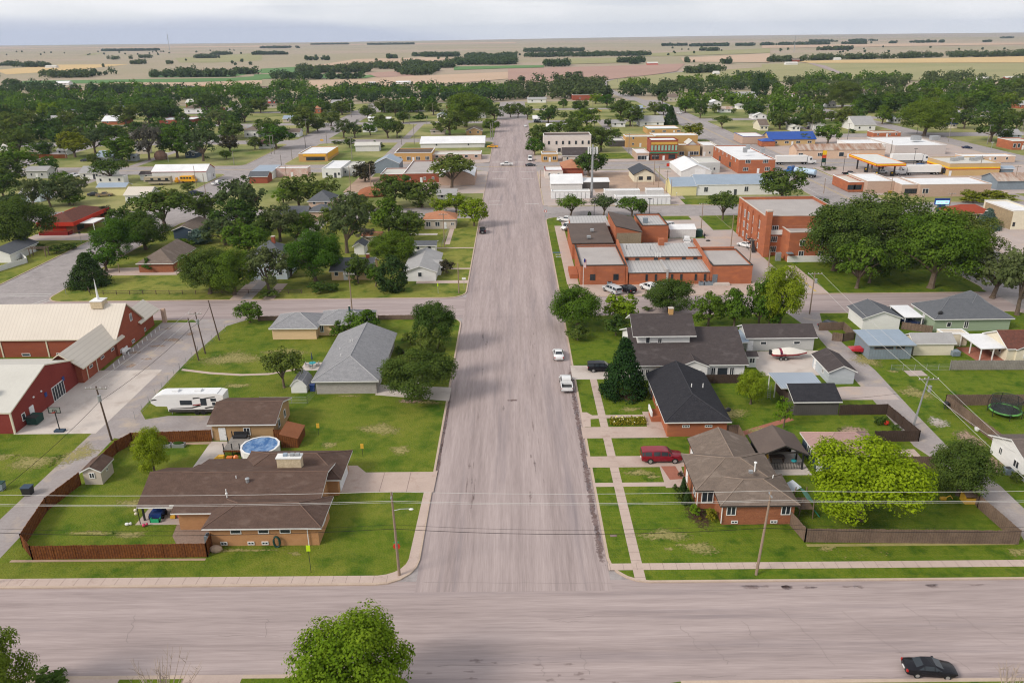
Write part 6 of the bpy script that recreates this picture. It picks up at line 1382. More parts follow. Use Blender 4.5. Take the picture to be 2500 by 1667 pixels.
BP('brick_warehouse', 'long brick warehouse with grey roof behind dark trees', 5, 1335, 1648, 168, 92, -28, 'flat', REDBRICK, GREYROOF, nw=3, wk='t', short='long brick warehouse', extra=[lambda a, b, c, d, h: (a - 10, a - .05, c + 4, c + 20, h - .8, 'flat', .3, 0, REDBRICK, PALEROOF)])
BP('brick_garage_hall', 'brick hall with white barrel roof at the main street', 5, 1650, 1965, 192, 112, -38, 'barrel', BUFFBRICK, WHITEROOF, nw=0, door=None, D=22, rise=2.4, short='white barrel-roofed hall')
BP('brick_shops', 'brown-roofed brick shop row with two wide fronts', 1, 1258, 1585, 1440, 1368, 1320, 'flat', YELBRICK, DARKROOF, nw=4, wk='t', ww=2., wh=1.8, zs=.6, short='brown-roofed shop row')
BP('brick_shops', 'pink brick shops with whitish flat roof at the highway corner', 1, 1588, 2022, 1425, 1388, 1343, 'flat', BUFFBRICK, PALEROOF, nw=5, ww=1.6, short='pink brick shops')
BP('metal_warehouse', 'big warehouse with pale metal gable roof behind the shop rows', 1, 1465, 2045, 1345, 1300, 1212, 'gx', WHITEMETAL, WHITEROOF, nw=2, door=None, slope=.3, short='big pale warehouse', back=12)
y_ = BP('yellow_building', 'low building with mustard fascia and white roof on the grey side street', 1, 405, 655, 1440, 1374, 1295, 'flat', YELBRICK, WHITEROOF, WHITE, nw=0, door=None, D=26, wins=[(0, 'f', .58, .5, 9., 1.6, 'q', DTRIM)], short='mustard-fronted building')
a0 = [c for c in y_.children if c.name.startswith('wall')][0]; q0 = LAND[-1]; MB().box(q0[1] + 2.2, q0[2] - .6, q0[3] - .2, q0[3] - .05, 2.5, 3.6).box(q0[2] + .02, q0[2] + .12, q0[3] + 1, q0[4] - 1, 1.2, 3.8).build('fascia_panel', YELPANEL, y_)
BP('quonset_shed', 'pale ribbed metal shed in the grass behind the mustard-fronted building', 1, 908, 1115, 1350, 1295, 1265, 'gx', WHITEMETAL, PALEROOF, nw=0, door=None, short='pale ribbed shed', cat='shed')
far = [
 # tile, xl, xr, yb, ye, yt, kind, wall, roof, label, short
 (1, 1892, 2030, 1205, 1172, 1130, 'gy', TAN, TANSH, 'tan house with brown gable roof beside the main street trees', 'tan gabled house'),
 (1, 1575, 1700, 1200, 1172, 1140, 'hip', BEIGE, TANSH, 'low taupe-roofed house behind a dark bushy tree', 'taupe-roofed house'),
 (1, 290, 405, 1222, 1182, 1145, 'gx', WHITE, TANSH, 'white house with brown roof by the tall twin poles', 'white brown-roofed house'),
 (1, 45, 150, 1325, 1285, 1245, 'gx', WHITE, mk('purple_brown_shingle', (.16, .08, .085)), 'white garage with purplish roof under a dark round tree', 'purple-roofed garage'),
 (1, -60, 75, 1220, 1165, 1115, 'gx', BLUEGREY, PALESH, 'pale blue-grey house with two gables', 'pale blue-grey house'),
 (1, 1020, 1090, 1085, 1065, 1044, 'gx', WHITE, WHITEROOF, 'white garage in the park, the one beside the spreading tree trunk', 'first white park garage'),
 (1, 1155, 1218, 1088, 1066, 1046, 'gx', WHITE, WHITEROOF, 'white garage in the park with a plain bright gable', 'second white park garage'),
 (1, 970, 1080, 1180, 1140, 1105, 'gx', WHITE, PALESH, 'white cottage half hidden by park trees', 'white park cottage'),
 (1, 1632, 1705, 1058, 1034, 0, 'gy', WHITE, BLUEGREYROOF, 'white gabled house with a blue roof edge', 'blue-edged white house'),
 (1, 1985, 2065, 1055, 1022, 0, 'gy', GREY, TANSH, 'grey gabled house near the end of the main street', 'grey gabled house'),
 (1, 265, 420, 1092, 1058, 1028, 'gx', BEIGE, BLUEGREYROOF, 'house with long blue-grey metal roof among dark trees', 'blue-grey roofed house'),
 (1, 690, 772, 955, 922, 890, 'gx', WHITE, PALESH, 'white house with grey roof under tall dark trees', 'white house under tall trees'),
 (1, 1712, 1772, 965, 940, 0, 'gy', BROWNBRICK, TANSH, 'steep brown A-frame house near the main street', 'brown A-frame house'),
 (1, 520, 598, 1012, 965, 940, 'hip', ORANGEBRICK, ORSH, 'small orange brick house behind poles', 'small orange brick house'),
 (1, 96, 190, 932, 908, 893, 'flat', REDPAINT, WHITEROOF, 'red and white striped garage row', 'red-striped garage row'),
 (1, 100, 390, 962, 938, 918, 'gx', BEIGE, TANSH, 'long low tan building with brown roof', 'long low tan building'),
 (1, 1625, 1715, 822, 800, 778, 'gx', REDBRICK, MIDSH, 'brick house with grey roof at the far edge of town trees', 'far brick house'),
 (1, 1268, 1390, 752, 735, 722, 'gx', WHITE, WHITEROOF, 'long white house with bright roof in the field edge', 'long white field house'),
 (1, 1020, 1080, 756, 745, 735, 'gx', WHITE, WHITEROOF, 'small white shed at the field edge', 'small white field shed'),
 (1, 355, 450, 795, 775, 753, 'gx', TAN, TANSH, 'tan house with brown roof beyond the evergreens', 'tan house past evergreens'),
 (1, 60, 215, 802, 784, 768, 'gx', BROWNBRICK, TANSH, 'long brown house with taupe roof at the town edge', 'long brown edge house'),
 (0, 1662, 1770, 955, 915, 883, 'gx', REDBRICK, PALEROOF, 'red two-storey block with pale metal roof', 'red block with pale roof'),
 (0, 1648, 1800, 1012, 968, 925, 'hip', WHITE, TANSH, 'white house with taupe hip roof below the red block', 'white taupe-roofed house'),
 (0, 1890, 1980, 1008, 975, 952, 'gx', ORANGEBRICK, REDSH, 'orange brick house with brown roof', 'orange brick house'),
 (0, 965, 1085, 1006, 970, 938, 'gy', WHITE, BLUEGREYROOF, 'white gabled house with blue-grey roof past the street poles', 'white blue-roofed house'),
 (0, 585, 745, 1012, 998, 978, 'hip', BEIGE, MIDSH, 'long house with dull grey hip roof deep in trees', 'long grey-hipped house'),
 (0, 445, 635, 1092, 1062, 1028, 'gx', BEIGE, PALESH, 'tan house with faded grey gable roof in dense trees', 'faded-roof tan house'),
 (0, 440, 520, 1140, 1110, 1096, 'flat', GREY, PALEROOF, 'small flat-roofed grey block below the tan house', 'small grey block'),
 (0, 918, 1105, 1112, 1080, 1030, 'gx', ORANGEBRICK, WHITEROOF, 'white-roofed orange brick house among trees', 'white-roofed orange house'),
 (0, 1422, 1720, 1110, 1070, 1040, 'flat', REDBRICK, WHITEROOF, 'white-roofed red brick motel-like row', 'white-roofed red row'),
 (0, 2180, 2300, 1225, 1160, 1103, 'hip', WHITE, TANSH, 'two-storey white house with brown hip roof', 'two-storey white house'),
 (0, 518, 600, 1382, 1345, 1300, 'gx', WHITE, PALESH, 'white garage with pale roof behind the brown fence', 'white garage by brown fence'),
 (0, 268, 385, 1372, 1330, 1290, 'gx', BEIGE, PALESH, 'cream house with small porch behind the brown fence', 'cream house by brown fence'),
 (0, 1215, 1310, 1372, 1338, 1300, 'gx', BEIGE, PALESH, 'tan shed with grey roof behind a round tree', 'tan grey-roofed shed'),
 (0, 868, 1005, 1455, 1400, 1340, 'gx', BLUEGREY, BLUEGREYROOF, 'blue-grey gabled house behind the round green tree', 'blue-grey gabled house'),
 (0, 1140, 1215, 1435, 1402, 1372, 'gx', BLUEGREY, BLUEGREYROOF, 'low pale blue shed near the street edge', 'low pale blue shed'),
 (0, 1655, 1745, 1408, 1362, 1310, 'gy', NAVY, MIDSH, 'small dark green-blue cabin by the tall pale tree', 'small dark cabin'),
 (0, 500, 605, 762, 742, 722, 'gx', WHITE, WHITEROOF, 'white barn with bright roof at the field edge', 'white barn'),
 (0, 555, 690, 820, 802, 783, 'gx', ORANGEBRICK, REDSH, 'low brown brick house beyond the first trees', 'low brown brick house'),
 (0, 1292, 1370, 822, 804, 783, 'gx', GREY, MIDSH, 'grey house below the dark conifers', 'grey house below conifers'),
 (0, 1560, 1720, 803, 788, 768, 'gx', BEIGE, MIDSH, 'long grey-roofed house beyond the town trees', 'long grey-roofed house'),
 (0, 1738, 1880, 800, 784, 765, 'hip', BEIGE, ORSH, 'house with pale tan roof beyond the town trees', 'pale tan-roofed house'),
 (0, 2100, 2290, 808, 790, 772, 'gx', WHITE, PALESH, 'long pale house by the big dark tree at the town edge', 'long pale house'),
 (0, -40, 80, 1345, 1315, 1290, 'gx', WHITE, PALEROOF, 'pale-roofed house at the frame edge among dark trees', 'pale-roofed edge house'),
 (0, 60, 150, 1140, 1115, 1090, 'gx', ORANGEBRICK, REDSH, 'small orange house wall between dark trees at the frame edge', 'small orange house'),
 (2, 575, 845, 892, 850, 826, 'flat', REDBRICK, TANSH, 'long red brick school block near the curving road', 'long red brick school'),
 (2, 175, 340, 917, 885, 866, 'gx', WHITE, PALESH, 'long white house past the end of the main street', 'long white house'),
 (2, 225, 302, 1092, 1058, 1028, 'gx', BLUEGREY, WHITEROOF, 'small white-roofed garage beside the main street', 'small white-roofed garage'),
 (2, 925, 1045, 1132, 1095, 1068, 'gx', WHITE, PALESH, 'low white house with pale grey roof beside the long two-storey white house', 'low white house'),
 (2, 1172, 1388, 1128, 1085, 1030, 'gx', WHITE, PALESH, 'large white house with grey roof before the tall dark conifer', 'large white house'),
 (2, 1095, 1200, 1003, 966, 938, 'gx', BLUEGREY, BLUEGREYROOF, 'blue-grey roofed garage before the highway bend', 'blue-grey garage'),
 (2, 1412, 1560, 908, 868, 828, 'hip', BEIGE, TANSH, 'house with brown hip roof and light grey wing by the highway', 'brown hip-roofed house'),
 (2, 1640, 1700, 912, 896, 880, 'gx', GREY, PALESH, 'pale grey roofed garage near the highway trees', 'pale grey garage'),
 (2, 1805, 1900, 945, 915, 0, 'gy', WHITE, WHITEROOF, 'white gabled house with bright roof beyond the highway', 'bright white gabled house'),
 (2, 1870, 2040, 862, 842, 820, 'gx', BUFFBRICK, MIDSH, 'long dark-roofed house below the dense wood', 'long dark-roofed house'),
 (2, 2068, 2210, 905, 865, 818, 'gx', WHITE, PALESH, 'two-storey white house with grey roof by the dense wood', 'two-storey grey-roofed house'),
 (2, 2150, 2240, 915, 885, 0, 'gy', WHITE, REDROOF, 'white house with red gable roof', 'red-roofed white house'),
 (2, 2050, 2120, 975, 945, 0, 'gy', WHITE, PALESH, 'small white gabled house by the highway side road', 'small white gabled house'),
 (2, 1885, 1995, 1004, 985, 948, 'gx', WHITE, RUST, 'shed with rust-brown roof beside the dark gappy tree', 'rust-brown shed'),
 (2, 2182, 2305, 1065, 1035, 0, 'gy', WHITE, WHITEROOF, 'white gabled garage with bright roof beside the cream house', 'white gabled garage'),
 (2, 345, 560, 1165, 1130, 1100, 'gx', WHITE, WHITEROOF, 'low white building behind the street trees near the white hotel block', 'low white building'),
 (3, -20, 55, 1165, 1120, 1060, 'gx', CREAM, TANSH, 'cream gable end beside the blue roof', 'cream gable house'),
 (3, 815, 1010, 1165, 1112, 1034, 'gx', WHITE, PALESH, 'white house with grey roof and small dormer near the blue-roofed shop', 'white dormer house'),
 (3, 458, 560, 1160, 1110, 0, 'gy', WHITE, PALESH, 'white steep-gabled house behind the blue-roofed shop', 'white steep-gabled house'),
 (3, 262, 340, 1170, 1145, 0, 'gy', WHITE, PALEROOF, 'tiny white gabled garage behind the blue-roofed shop', 'tiny white garage'),
 (3, 1690, 1850, 1062, 1022, 968, 'hip', BEIGE, PALESH, 'house with pale grey pyramid roof under dark trees', 'pyramid-roofed house'),
 (3, 1612, 1740, 1145, 1108, 1085, 'gx', CREAM, BLUEROOF, 'cream building with bright blue roof edge by the dark trees', 'small blue-roofed building'),
 (3, 1500, 1615, 960, 925, 900, 'gx', WHITE, PALESH, 'white house with faded roof in dense trees', 'faded-roof white house'),
 (3, 1465, 1560, 1000, 975, 945, 'gx', WHITE, REDROOF, 'small white house with red gable in dense trees', 'small red-gabled house'),
 (3, 1395, 1530, 832, 808, 780, 'gx', WHITE, CREAMROOF, 'long cream house among the far dense trees', 'long cream far house'),
 (3, 830, 930, 870, 830, 795, 'gx', WHITE, TANSH, 'two-storey white house with a blue corner', 'white blue-cornered house'),
 (3, 905, 1040, 830, 805, 785, 'gx', PINKSTUCCO, TANSH, 'pink-tan house with brown roof among far trees', 'pink-tan house'),
 (3, 300, 410, 868, 842, 812, 'hip', WHITE, mk('maroon_shingle', (.16, .06, .06)), 'white house with maroon roof among far trees', 'maroon-roofed house'),
 (3, 1592, 1700, 892, 862, 825, 'hip', BEIGE, TANSH, 'tan hip-roofed house in the far dense trees', 'tan hip-roofed house'),
 (3, 1920, 2050, 722, 705, 684, 'gx', WHITEMETAL, PALEROOF, 'pale metal barn at the pasture edge', 'pale metal barn'),
 (3, 2160, 2334, 712, 698, 680, 'gx', REDBRICK, PALEROOF, 'red barn with pale roof at the pasture edge', 'red-walled barn'),
 (3, 2195, 2310, 1240, 1200, 1150, 'gx', BLUEGREY, PALESH, 'pale grey house behind a dark round bush', 'pale grey bush house'),
 (3, 1170, 1235, 1100, 1060, 1020, 'gx', WHITE, WHITEROOF, 'white narrow house at the diagonal street', 'white narrow house'),
 (3, 480, 635, 1050, 1030, 1005, 'gx', BROWNBRICK, mk('maroon_shingle', (.16, .06, .06)), 'long maroon-roofed house behind white gables', 'long maroon house'),
 (3, 575, 660, 960, 930, 900, 'gx', WHITE, PALESH, 'white house glimpsed between big dark trees', 'glimpsed white house'),
 (3, 2275, 2360, 968, 935, 900, 'gx', ORANGEBRICK, PALESH, 'orange brick house at the far frame edge', 'orange edge house'),
]
for n, xl, xr, yb, ye, yt, k, w, r_, lab, sh in far:
    BP('house' if 'house' in lab else 'garage' if 'garage' in lab else 'building', lab, n, xl, xr, yb, ye, yt, k, w, r_, nw=2, door=None, D=11 if k == 'gy' else None, short=sh, cat='house' if 'house' in lab else 'building', wh=1.3, ww=1.2)
# right of the main street
BP('white_block', 'two-storey whitewashed brick block with a row of dark windows', 2, 318, 740, 1372, 1213, 1200, 'flat', WHITEBRICK, DARKROOF, nw=0, door=None, D=13, wins=[(0, 'f', u, 4.6, 1.2, 1.9, 'w', WHITEBRICK) for u in (.11, .27, .405, .54, .68, .82, .95)] + [(0, 'f', .33, 1., 1.5, 1.9, 'w', OLDWOOD)], short='whitewashed two-storey block')
BP('shop', 'shop with purple-brown shingle roof below the whitewashed block', 2, 490, 802, 1442, 1384, 1312, 'gx', BEIGE, CHARSH, nw=4, slope=.6, short='purple-brown roofed shop')
BP('corner_shop', 'small yellow brick corner shop on the main street', 2, 302, 443, 1442, 1378, 1360, 'flat', YELBRICK, GREYROOF, nw=0, D=9, door=.5, wins=[(0, 'f', .22, .8, 1.8, 1.7, 'd'), (0, 'f', .8, .8, 1.8, 1.7, 'd')], short='small yellow corner shop')
BP('brick_office', 'orange brick office with green roof edge and white roof', 2, 1240, 1540, 1196, 1152, 1118, 'flat', YELBRICK, WHITEROOF, mk('green_trim', (.12, .25, .17)), nw=3, wk='t', ww=2, short='green-edged brick office', door=.8)
BP('brick_store', 'broad yellow-tan brick store with pale flat roof behind the green-windowed block', 2, 1045, 1312, 1312, 1222, 1196, 'flat', YELBRICK, PALEROOF, nw=2, short='broad tan brick store', extra=[lambda a, b, c, d, h: (b + .1, b + 24, c + 8, c + 20, h - .5, 'flat', .3, 0, YELBRICK, WHITEROOF), lambda a, b, c, d, h: (a - 8, a - .1, c + 3, c + 14, 3, 'flat', .3, 0, CHAR, PALEROOF)])
gw = BP('brick_block', 'red brick two-storey block with green shutters and yellow cornice', 2, 1262, 1508, 1428, 1256, 1225, 'flat', REDBRICK, WHITEROOF, MAROON, nw=0, door=.5, wins=[(0, 'f', (i + .5) / 8, 4.4, 1.2, 2.6, 'w', MAROON, mk('sea_green_shutter', (.28, .45, .34))) for i in range(8)] + [(0, 'f', u, .6, 3.2, 2., 't', DTRIM) for u in (.2, .8)], short='green-shuttered brick block')
q0 = LAND[-1]; MB().box(q0[1] + .3, q0[2] - .3, q0[3] - .12, q0[3] - .02, 7.2, 8.4).build('cornice_panel', mk('yellow_cornice', (.6, .36, .08)), gw); MB().box(q0[1] - .1, q0[2] + .1, q0[3] - .5, q0[3] - .02, 3.3, 3.7).build('awning_band', mk('awning_green', (.03, .30, .18)), gw)
BP('brick_shop', 'small pink brick shop with white roof beside the green-shuttered block', 2, 1145, 1256, 1432, 1368, 1322, 'flat', BUFFBRICK, WHITEROOF, nw=1, wk='t', ww=5, wh=2, zs=.4, door=.88, short='small pink brick shop')
BP('storefront', 'tan storefront with maroon panel and small grey gable', 2, 1512, 1708, 1392, 1300, 1275, 'flat', STORETAN, PALEROOF, MAROON, nw=3, wk='d', ww=2.4, wh=1.8, zs=.5, short='tan maroon-trimmed storefront', extra=[lambda a, b, c, d, h: (a + 5, b - 1, c + 3, c + 12, h + .2, 'gy', 2., .2, GREY, PALEROOF)])
BP('storefront', 'grey-tan storefront with a dark narrow entry', 2, 1735, 1852, 1392, 1300, 1262, 'flat', BEIGE, WHITEROOF, nw=1, door=.1, short='grey-tan storefront')
BP('metal_garage', 'white gabled metal building with bright roof on the bare lot', 6, 1540, 1812, 118, 78, 0, 'gy', WHITEMETAL, WHITEROOF, D=26, slope=.42, nw=0, door=None, o=.2, wins=[(0, 'f', .62, .1, 4.4, 3.2, 'garage')], short='white gabled metal building')
BP('grey_office', 'low grey flat-roofed workshop between metal building and brick block', 2, 1690, 1885, 1540, 1455, 1400, 'flat', GREY, PALEROOF, nw=2, short='low grey workshop')
bb = BP('brick_block', 'red brick two-storey corner block with bright white roof', 2, 2045, 2374, 1545, 1428, 1296, 'flat', ORANGEBRICK, WHITEROOF, nw=0, door=.55, wins=[(0, 'f', .25, 4.2, 2.2, 1.8, 't'), (0, 'f', .73, 4.2, 2.2, 1.8, 't'), (0, 'f', .2, 1., 2.2, 1.6, 't'), (0, 'f', .8, 1., 2.2, 1.6, 't')] + [(0, 'l', u, 4.2, 1.1, 1.8, 'd') for u in (.12, .28, .44, .6, .76, .9)] + [(0, 'l', u, .8, 2.4, 2., 'd', DTRIM) for u in (.3, .7)], short='white-roofed red brick block')
q0 = LAND[-1]
for x, y in ((q0[1] + 5, q0[3] + 12), (q0[1] + 9, q0[3] + 22), (q0[1] + 12, q0[3] + 10)): MB().box(x, x + 1.6, y, y + 1.6, 7, 9.0).build('roof_unit', STEEL, bb)
BP('office', 'cream office with black gable roof on the bare dirt lot', 6, 1120, 1308, 162, 96, 0, 'gy', CREAM, mk('near_black_metal_roof', (.018, .02, .03), rough=.5), DTRIM, D=15, slope=.55, nw=0, door=None, wins=[(0, 'f', .32, .8, 1.7, 1.4, 'd', DTRIM), (0, 'f', .72, .8, 1.7, 1.4, 'd', DTRIM)], short='black-roofed cream office')
BP('long_shed', 'long white shed with blue-grey metal roof and yellow end', 6, 1670, 2420, 278, 182, 92, 'gx', WHITE, BLUEGREYROOF, nw=0, door=.47, slope=.35, o=.25, wins=[(0, 'f', .115, 1.2, 1.5, 1.9, 'd'), (0, 'f', .6, 1.2, 1.5, 1.9, 'd')], short='long blue-grey roofed shed', extra=[lambda a, b, c, d, h: (a - 9.2, a - .05, c - .4, d - 2.5, h - .4, 'gx', 2.3, .25, YELLOW, BLUEGREYROOF)])
BP('white_building', 'white building with tall white gable roof and small side canopy', 6, 382, 662, 232, 192, 90, 'gx', WHITEMETAL, WHITEROOF, WHITE, nw=0, door=None, slope=.62, o=.3, short='white tall-roofed building', extra=[lambda a, b, c, d, h: (b + .1, b + 10.5, c + 1, d - 3, 2.8, 'shed', .6, .2, CHAR, WHITEROOF)])
BP('storage_units', 'row of white storage units below the tall-roofed building', 6, 386, 730, 312, 262, 236, 'flat', WHITEMETAL, WHITEROOF, nw=0, door=None, wins=[(0, 'f', (i + .5) / 9, .05, 1.7, 2.2, 'garage') for i in range(9)], short='first white storage row')
BP('storage_units', 'long row of white storage units facing the street trees', 6, 955, 1446, 366, 300, 280, 'flat', WHITEMETAL, WHITEROOF, nw=0, door=None, wins=[(0, 'f', (i + .5) / 13, .05, 1.6, 2.2, 'garage') for i in range(13)], short='long white storage row', extra=[lambda a, b, c, d, h: (a - 3, a + 9.5, c + 7, c + 11, 3.6, 'flat', .2, 0, WHITEMETAL, WHITEROOF), lambda a, b, c, d, h: (a + 12, b - 1, c + 7.5, c + 11.5, 3.6, 'flat', .2, 0, WHITEMETAL, WHITEROOF)])
BP('shop', 'shabby white shop with red roof edge behind the tall-roofed white building', 6, 330, 490, 132, 66, 24, 'flat', WHITEBRICK, WHITEROOF, MAROON, nw=2, short='shabby white shop', extra=[lambda a, b, c, d, h: (b + .2, b + 9, c + 6, c + 22, 3.2, 'hip', 2.2, .4, REDBRICK, ORSH)])
BP('blue_roof_shop', 'tan shop with long bright blue metal roof', 3, 60, 478, 1297, 1240, 1172, 'gx', STORETAN, BLUEROOF, BLUEROOF, nw=4, wk='d', ww=2.2, slope=.5, short='blue-roofed shop', extra=[lambda a, b, c, d, h: (a - 12, a - .1, c + 8, c + 26, h + .4, 'flat', .3, 0, BUFFBRICK, WHITEROOF), lambda a, b, c, d, h: (a - 5, a + 2, c - 3, c + 4, 2.8, 'hip', 1.2, .2, ORANGEBRICK, BLUEROOF)])
BP('tan_store', 'long tan stucco building with rust-streaked metal roof', 3, 292, 1102, 1410, 1335, 1280, 'gx', PINKSTUCCO, RUST, RUST, nw=0, door=.59, slope=.42, o=.15, wins=[(0, 'f', .05, 1., 2.2, 1.6, 'd'), (0, 'f', .27, 1., 2.4, 1.6, 't'), (0, 'f', .51, .8, 2.4, 2., 'w', TRIM), (0, 'f', .66, .8, 4., 2., 'q', TRIM, PINKSTUCCO)], short='rust-roofed tan building')
BP('big_store', 'large plain white store with broad white roof behind the fuel station', 3, 1168, 1640, 1378, 1300, 1220, 'flat', mk('store_grey_wall', (.52, .47, .44), (.47, .42, .40)), WHITEROOF, WHITE, nw=0, door=None, short='large white store', extra=[lambda a, b, c, d, h: (a - 17, a - .1, c + 10, c + 28, h - .6, 'flat', .3, 0, WHITE, WHITEROOF)])
q0 = LAND[-1]
for i, x in enumerate((.5, .78)): mesh_thing('cooling_unit', ('grey rooftop unit near the middle of the large white store', 'grey rooftop unit nearer the far end of the large white store')[i], 'cooling unit', MB().box(q0[1] + 17 + 33 * x - 2, q0[1] + 17 + 33 * x + 2, q0[3] + 13, q0[3] + 16, 5, 7.0), STEEL)
BP('brick_shop', 'low red brick shop with grey roof behind the large white store', 3, 985, 1238, 1225, 1195, 1165, 'flat', ORANGEBRICK, PALEROOF, nw=3, short='low red brick shop')
st1 = BP('fuel_store', 'tan fuel station store with yellow and red stripe', 3, 1650, 2115, 1566, 1462, 1396, 'flat', STORETAN, PALEROOF, PALE, nw=0, door=.03, wins=[(0, 'l', u, .5, 2.4, 2., 't', DTRIM) for u in (.2, .5, .8)], short='striped fuel store')
q0 = LAND[-1]; YSTR, RSTR = mk('stripe_yellow', (.80, .50, .03)), mk('stripe_red', (.60, .08, .03))
MB().box(q0[1] - .12, q0[2] + .1, q0[3] - .12, q0[3] - .02, 2.9, 3.5).box(q0[1] - .12, q0[1] - .02, q0[3], q0[4], 2.9, 3.5).build('yellow_stripe', YSTR, st1); MB().box(q0[1] - .12, q0[2] + .1, q0[3] - .12, q0[3] - .02, 2.6, 2.88).box(q0[1] - .12, q0[1] - .02, q0[3], q0[4], 2.6, 2.88).build('red_stripe', RSTR, st1)
for i in range(4): MB().box(q0[1] + 5 + i * 4, q0[1] + 7.4 + i * 4, q0[3] + 8 + (i % 2) * 3, q0[3] + 10 + (i % 2) * 3, 4.2, 6).build('roof_unit', STEEL, st1)
MB().box(q0[1] - 3.4, q0[1] - .1, q0[3] + 3, q0[3] + 9, 2.9, 3.1).box(q0[1] - 3.4, q0[1] - 3.2, q0[3] + 3, q0[3] + 3.2, 0, 2.9).box(q0[1] - 3.4, q0[1] - 3.2, q0[3] + 8.8, q0[3] + 9, 0, 2.9).build('entrance_canopy', PALE, st1)
t = thing('fuel_canopy', 'fuel station canopy edged in yellow, orange and red', 'canopy', (152, 336, 0)); LAND.append(('fuel canopy', 145, 159, 320, 352))
cx0, cx1, cy0, cy1 = 146.2, 158.2, 322.5, 350.5
MB().box(cx0 + .1, cx1 - .1, cy0 + .1, cy1 - .1, 4.9, 5.75).build('deck', mk('canopy_roof', (.66, .66, .62)), t)
for nm, m_, z0, z1 in (('red_band', RSTR, 4.8, 5.15), ('yellow_band', YSTR, 5.15, 5.6), ('orange_band', mk('stripe_orange', (.75, .25, .02)), 5.6, 5.9)):
    MB().box(cx0, cx1, cy0, cy0 + .1, z0, z1).box(cx0, cx1, cy1 - .1, cy1, z0, z1).box(cx0, cx0 + .1, cy0, cy1, z0, z1).box(cx1 - .1, cx1, cy0, cy1, z0, z1).build(nm, m_, t)
for x in (149, 155.4):
    for y in (326, 336.5, 347): MB().box(x - .25, x + .25, y - .25, y + .25, 0, 4.9).build('column', BLACK, t)
for i, (x, y) in enumerate(((149, 328), (149, 338.5), (155.4, 328), (155.4, 338.5))):
    p_ = thing('fuel_pump', ('dark fuel pump at the front street-side canopy column', 'dark fuel pump at the middle street-side canopy column', 'dark fuel pump at the front store-side canopy column', 'dark fuel pump at the middle store-side canopy column')[i], 'fuel pump', (x, y, 0)); MB().box(x - .35, x + .35, y - .5, y + .5, 0, 1.9).build('cabinet', BLACK, p_); MB().box(x - .36, x + .36, y - .52, y - .5, 1.1, 1.7).build('display', YSTR, p_)
t = thing('price_sign', 'tall dark fuel price sign with orange and red panels', 'sign', (*G(3, 545, 1480), 0)); bx, by = G(3, 545, 1480); sh = zat(bx, by, T(3, 0, 1342)[1])
MB().box(bx - .9, bx - .7, by - .15, by + .15, 0, sh).box(bx + .7, bx + .9, by - .15, by + .15, 0, sh).build('post', BLACK, t); MB().box(bx - .9, bx + .9, by - .2, by + .2, sh - 1.8, sh).build('logo_panel', YSTR, t); MB().box(bx - .9, bx + .9, by - .2, by + .2, sh - 3.2, sh - 1.9).build('price_panel', RSTR, t); MB().box(bx - .9, bx + .9, by - .2, by + .2, sh - 5.2, sh - 3.3).build('lower_panel', GREENBIN, t)
BP('blue_shed', 'low shed with blue-grey roof beside the striped fuel store', 3, 2118, 2234, 1555, 1520, 1478, 'gx', GREYMETAL, BLUEGREYROOF, nw=0, door=None, short='low blue-grey shed', cat='shed')
BP('brick_house_block', 'red brick building with arched windows at the far frame edge', 3, 2218, 2420, 1335, 1262, 1226, 'flat', ORANGEBRICK, PALEROOF, nw=5, ww=1.4, wh=2., short='arched-window brick building')
BP('buff_shops', 'tan flat-roofed shops behind the fuel store with rusty awning', 3, 1900, 2380, 1478, 1420, 1368, 'flat', PINKSTUCCO, WHITEROOF, nw=3, short='tan flat-roofed shops', back=10)
BP('pink_brick_shops', 'pinkish brick shop row with patched white roofs by the highway', 7, 1388, 2036, 292, 188, 116, 'flat', BUFFBRICK, WHITEROOF, nw=0, door=None, wins=[(0, 'f', .08, 1.2, 2.2, 1.8, 'd')] + [(1, 'f', u, .8, 1.6, 1.8, 'd', DTRIM) for u in (.35, .6, .85)] + [(3, 'f', u, .8, 3, 1.8, 't', DTRIM) for u in (.2, .6)], short='pink brick shop row', extra=[lambda a, b, c, d, h: (a - 5.6, a - .05, c + 2, c + 18, h - .3, 'flat', .3, 0, BUFFBRICK, WHITEROOF), lambda a, b, c, d, h: (a - 15.5, a - 5.7, c + 8, c + 26, h, 'flat', .3, 0, BUFFBRICK, WHITEROOF), lambda a, b, c, d, h: (a - 21, a - 15.6, c + 11, c + 27, h - .8, 'flat', .3, 0, ORANGEBRICK, CREAMROOF)])
BP('rusty_shed', 'weathered grey shed with rusty gable roof by the bank', 7, 2082, 2380, 232, 152, 78, 'gx', GREYMETAL, RUST, STEEL, nw=0, door=None, slope=.4, short='rusty-roofed grey shed', cat='shed')
bank = BP('bank', 'cream flat-roofed bank with brick-red hipped arcade', 7, 2208, 2420, 585, 425, 322, 'flat', CREAM, WHITEROOF, nw=0, door=None, wins=[(0, 'f', .1, 1., .7, 1.2, 'w', DTRIM), (0, 'f', .7, 1., .7, 1.2, 'w', DTRIM)], short='cream bank', extra=[lambda a, b, c, d, h: (a - .1, a + .3, c + .2, d - 1, h - .1, 'flat', .2, 0, STONE), lambda a, b, c, d, h: (a - 13, a - .6, c + 9, d + 1, 3.0, 'hip', 2.1, .6, None, REDROOF)])
q0 = LAND[-1]
xa = q0[1]
for i in range(4):
    x = xa + .2 + i * 3.9; MB().box(x - .3, x + .3, q0[3] + 9, q0[3] + 9.5, 0, 3.).build('arcade_pillar', CREAM, bank)
for i in range(4):
    y = q0[3] + 9 + i * 3.6; MB().box(xa - .1, xa + .4, y - .3, y + .3, 0, 3.).build('arcade_pillar', CREAM, bank)
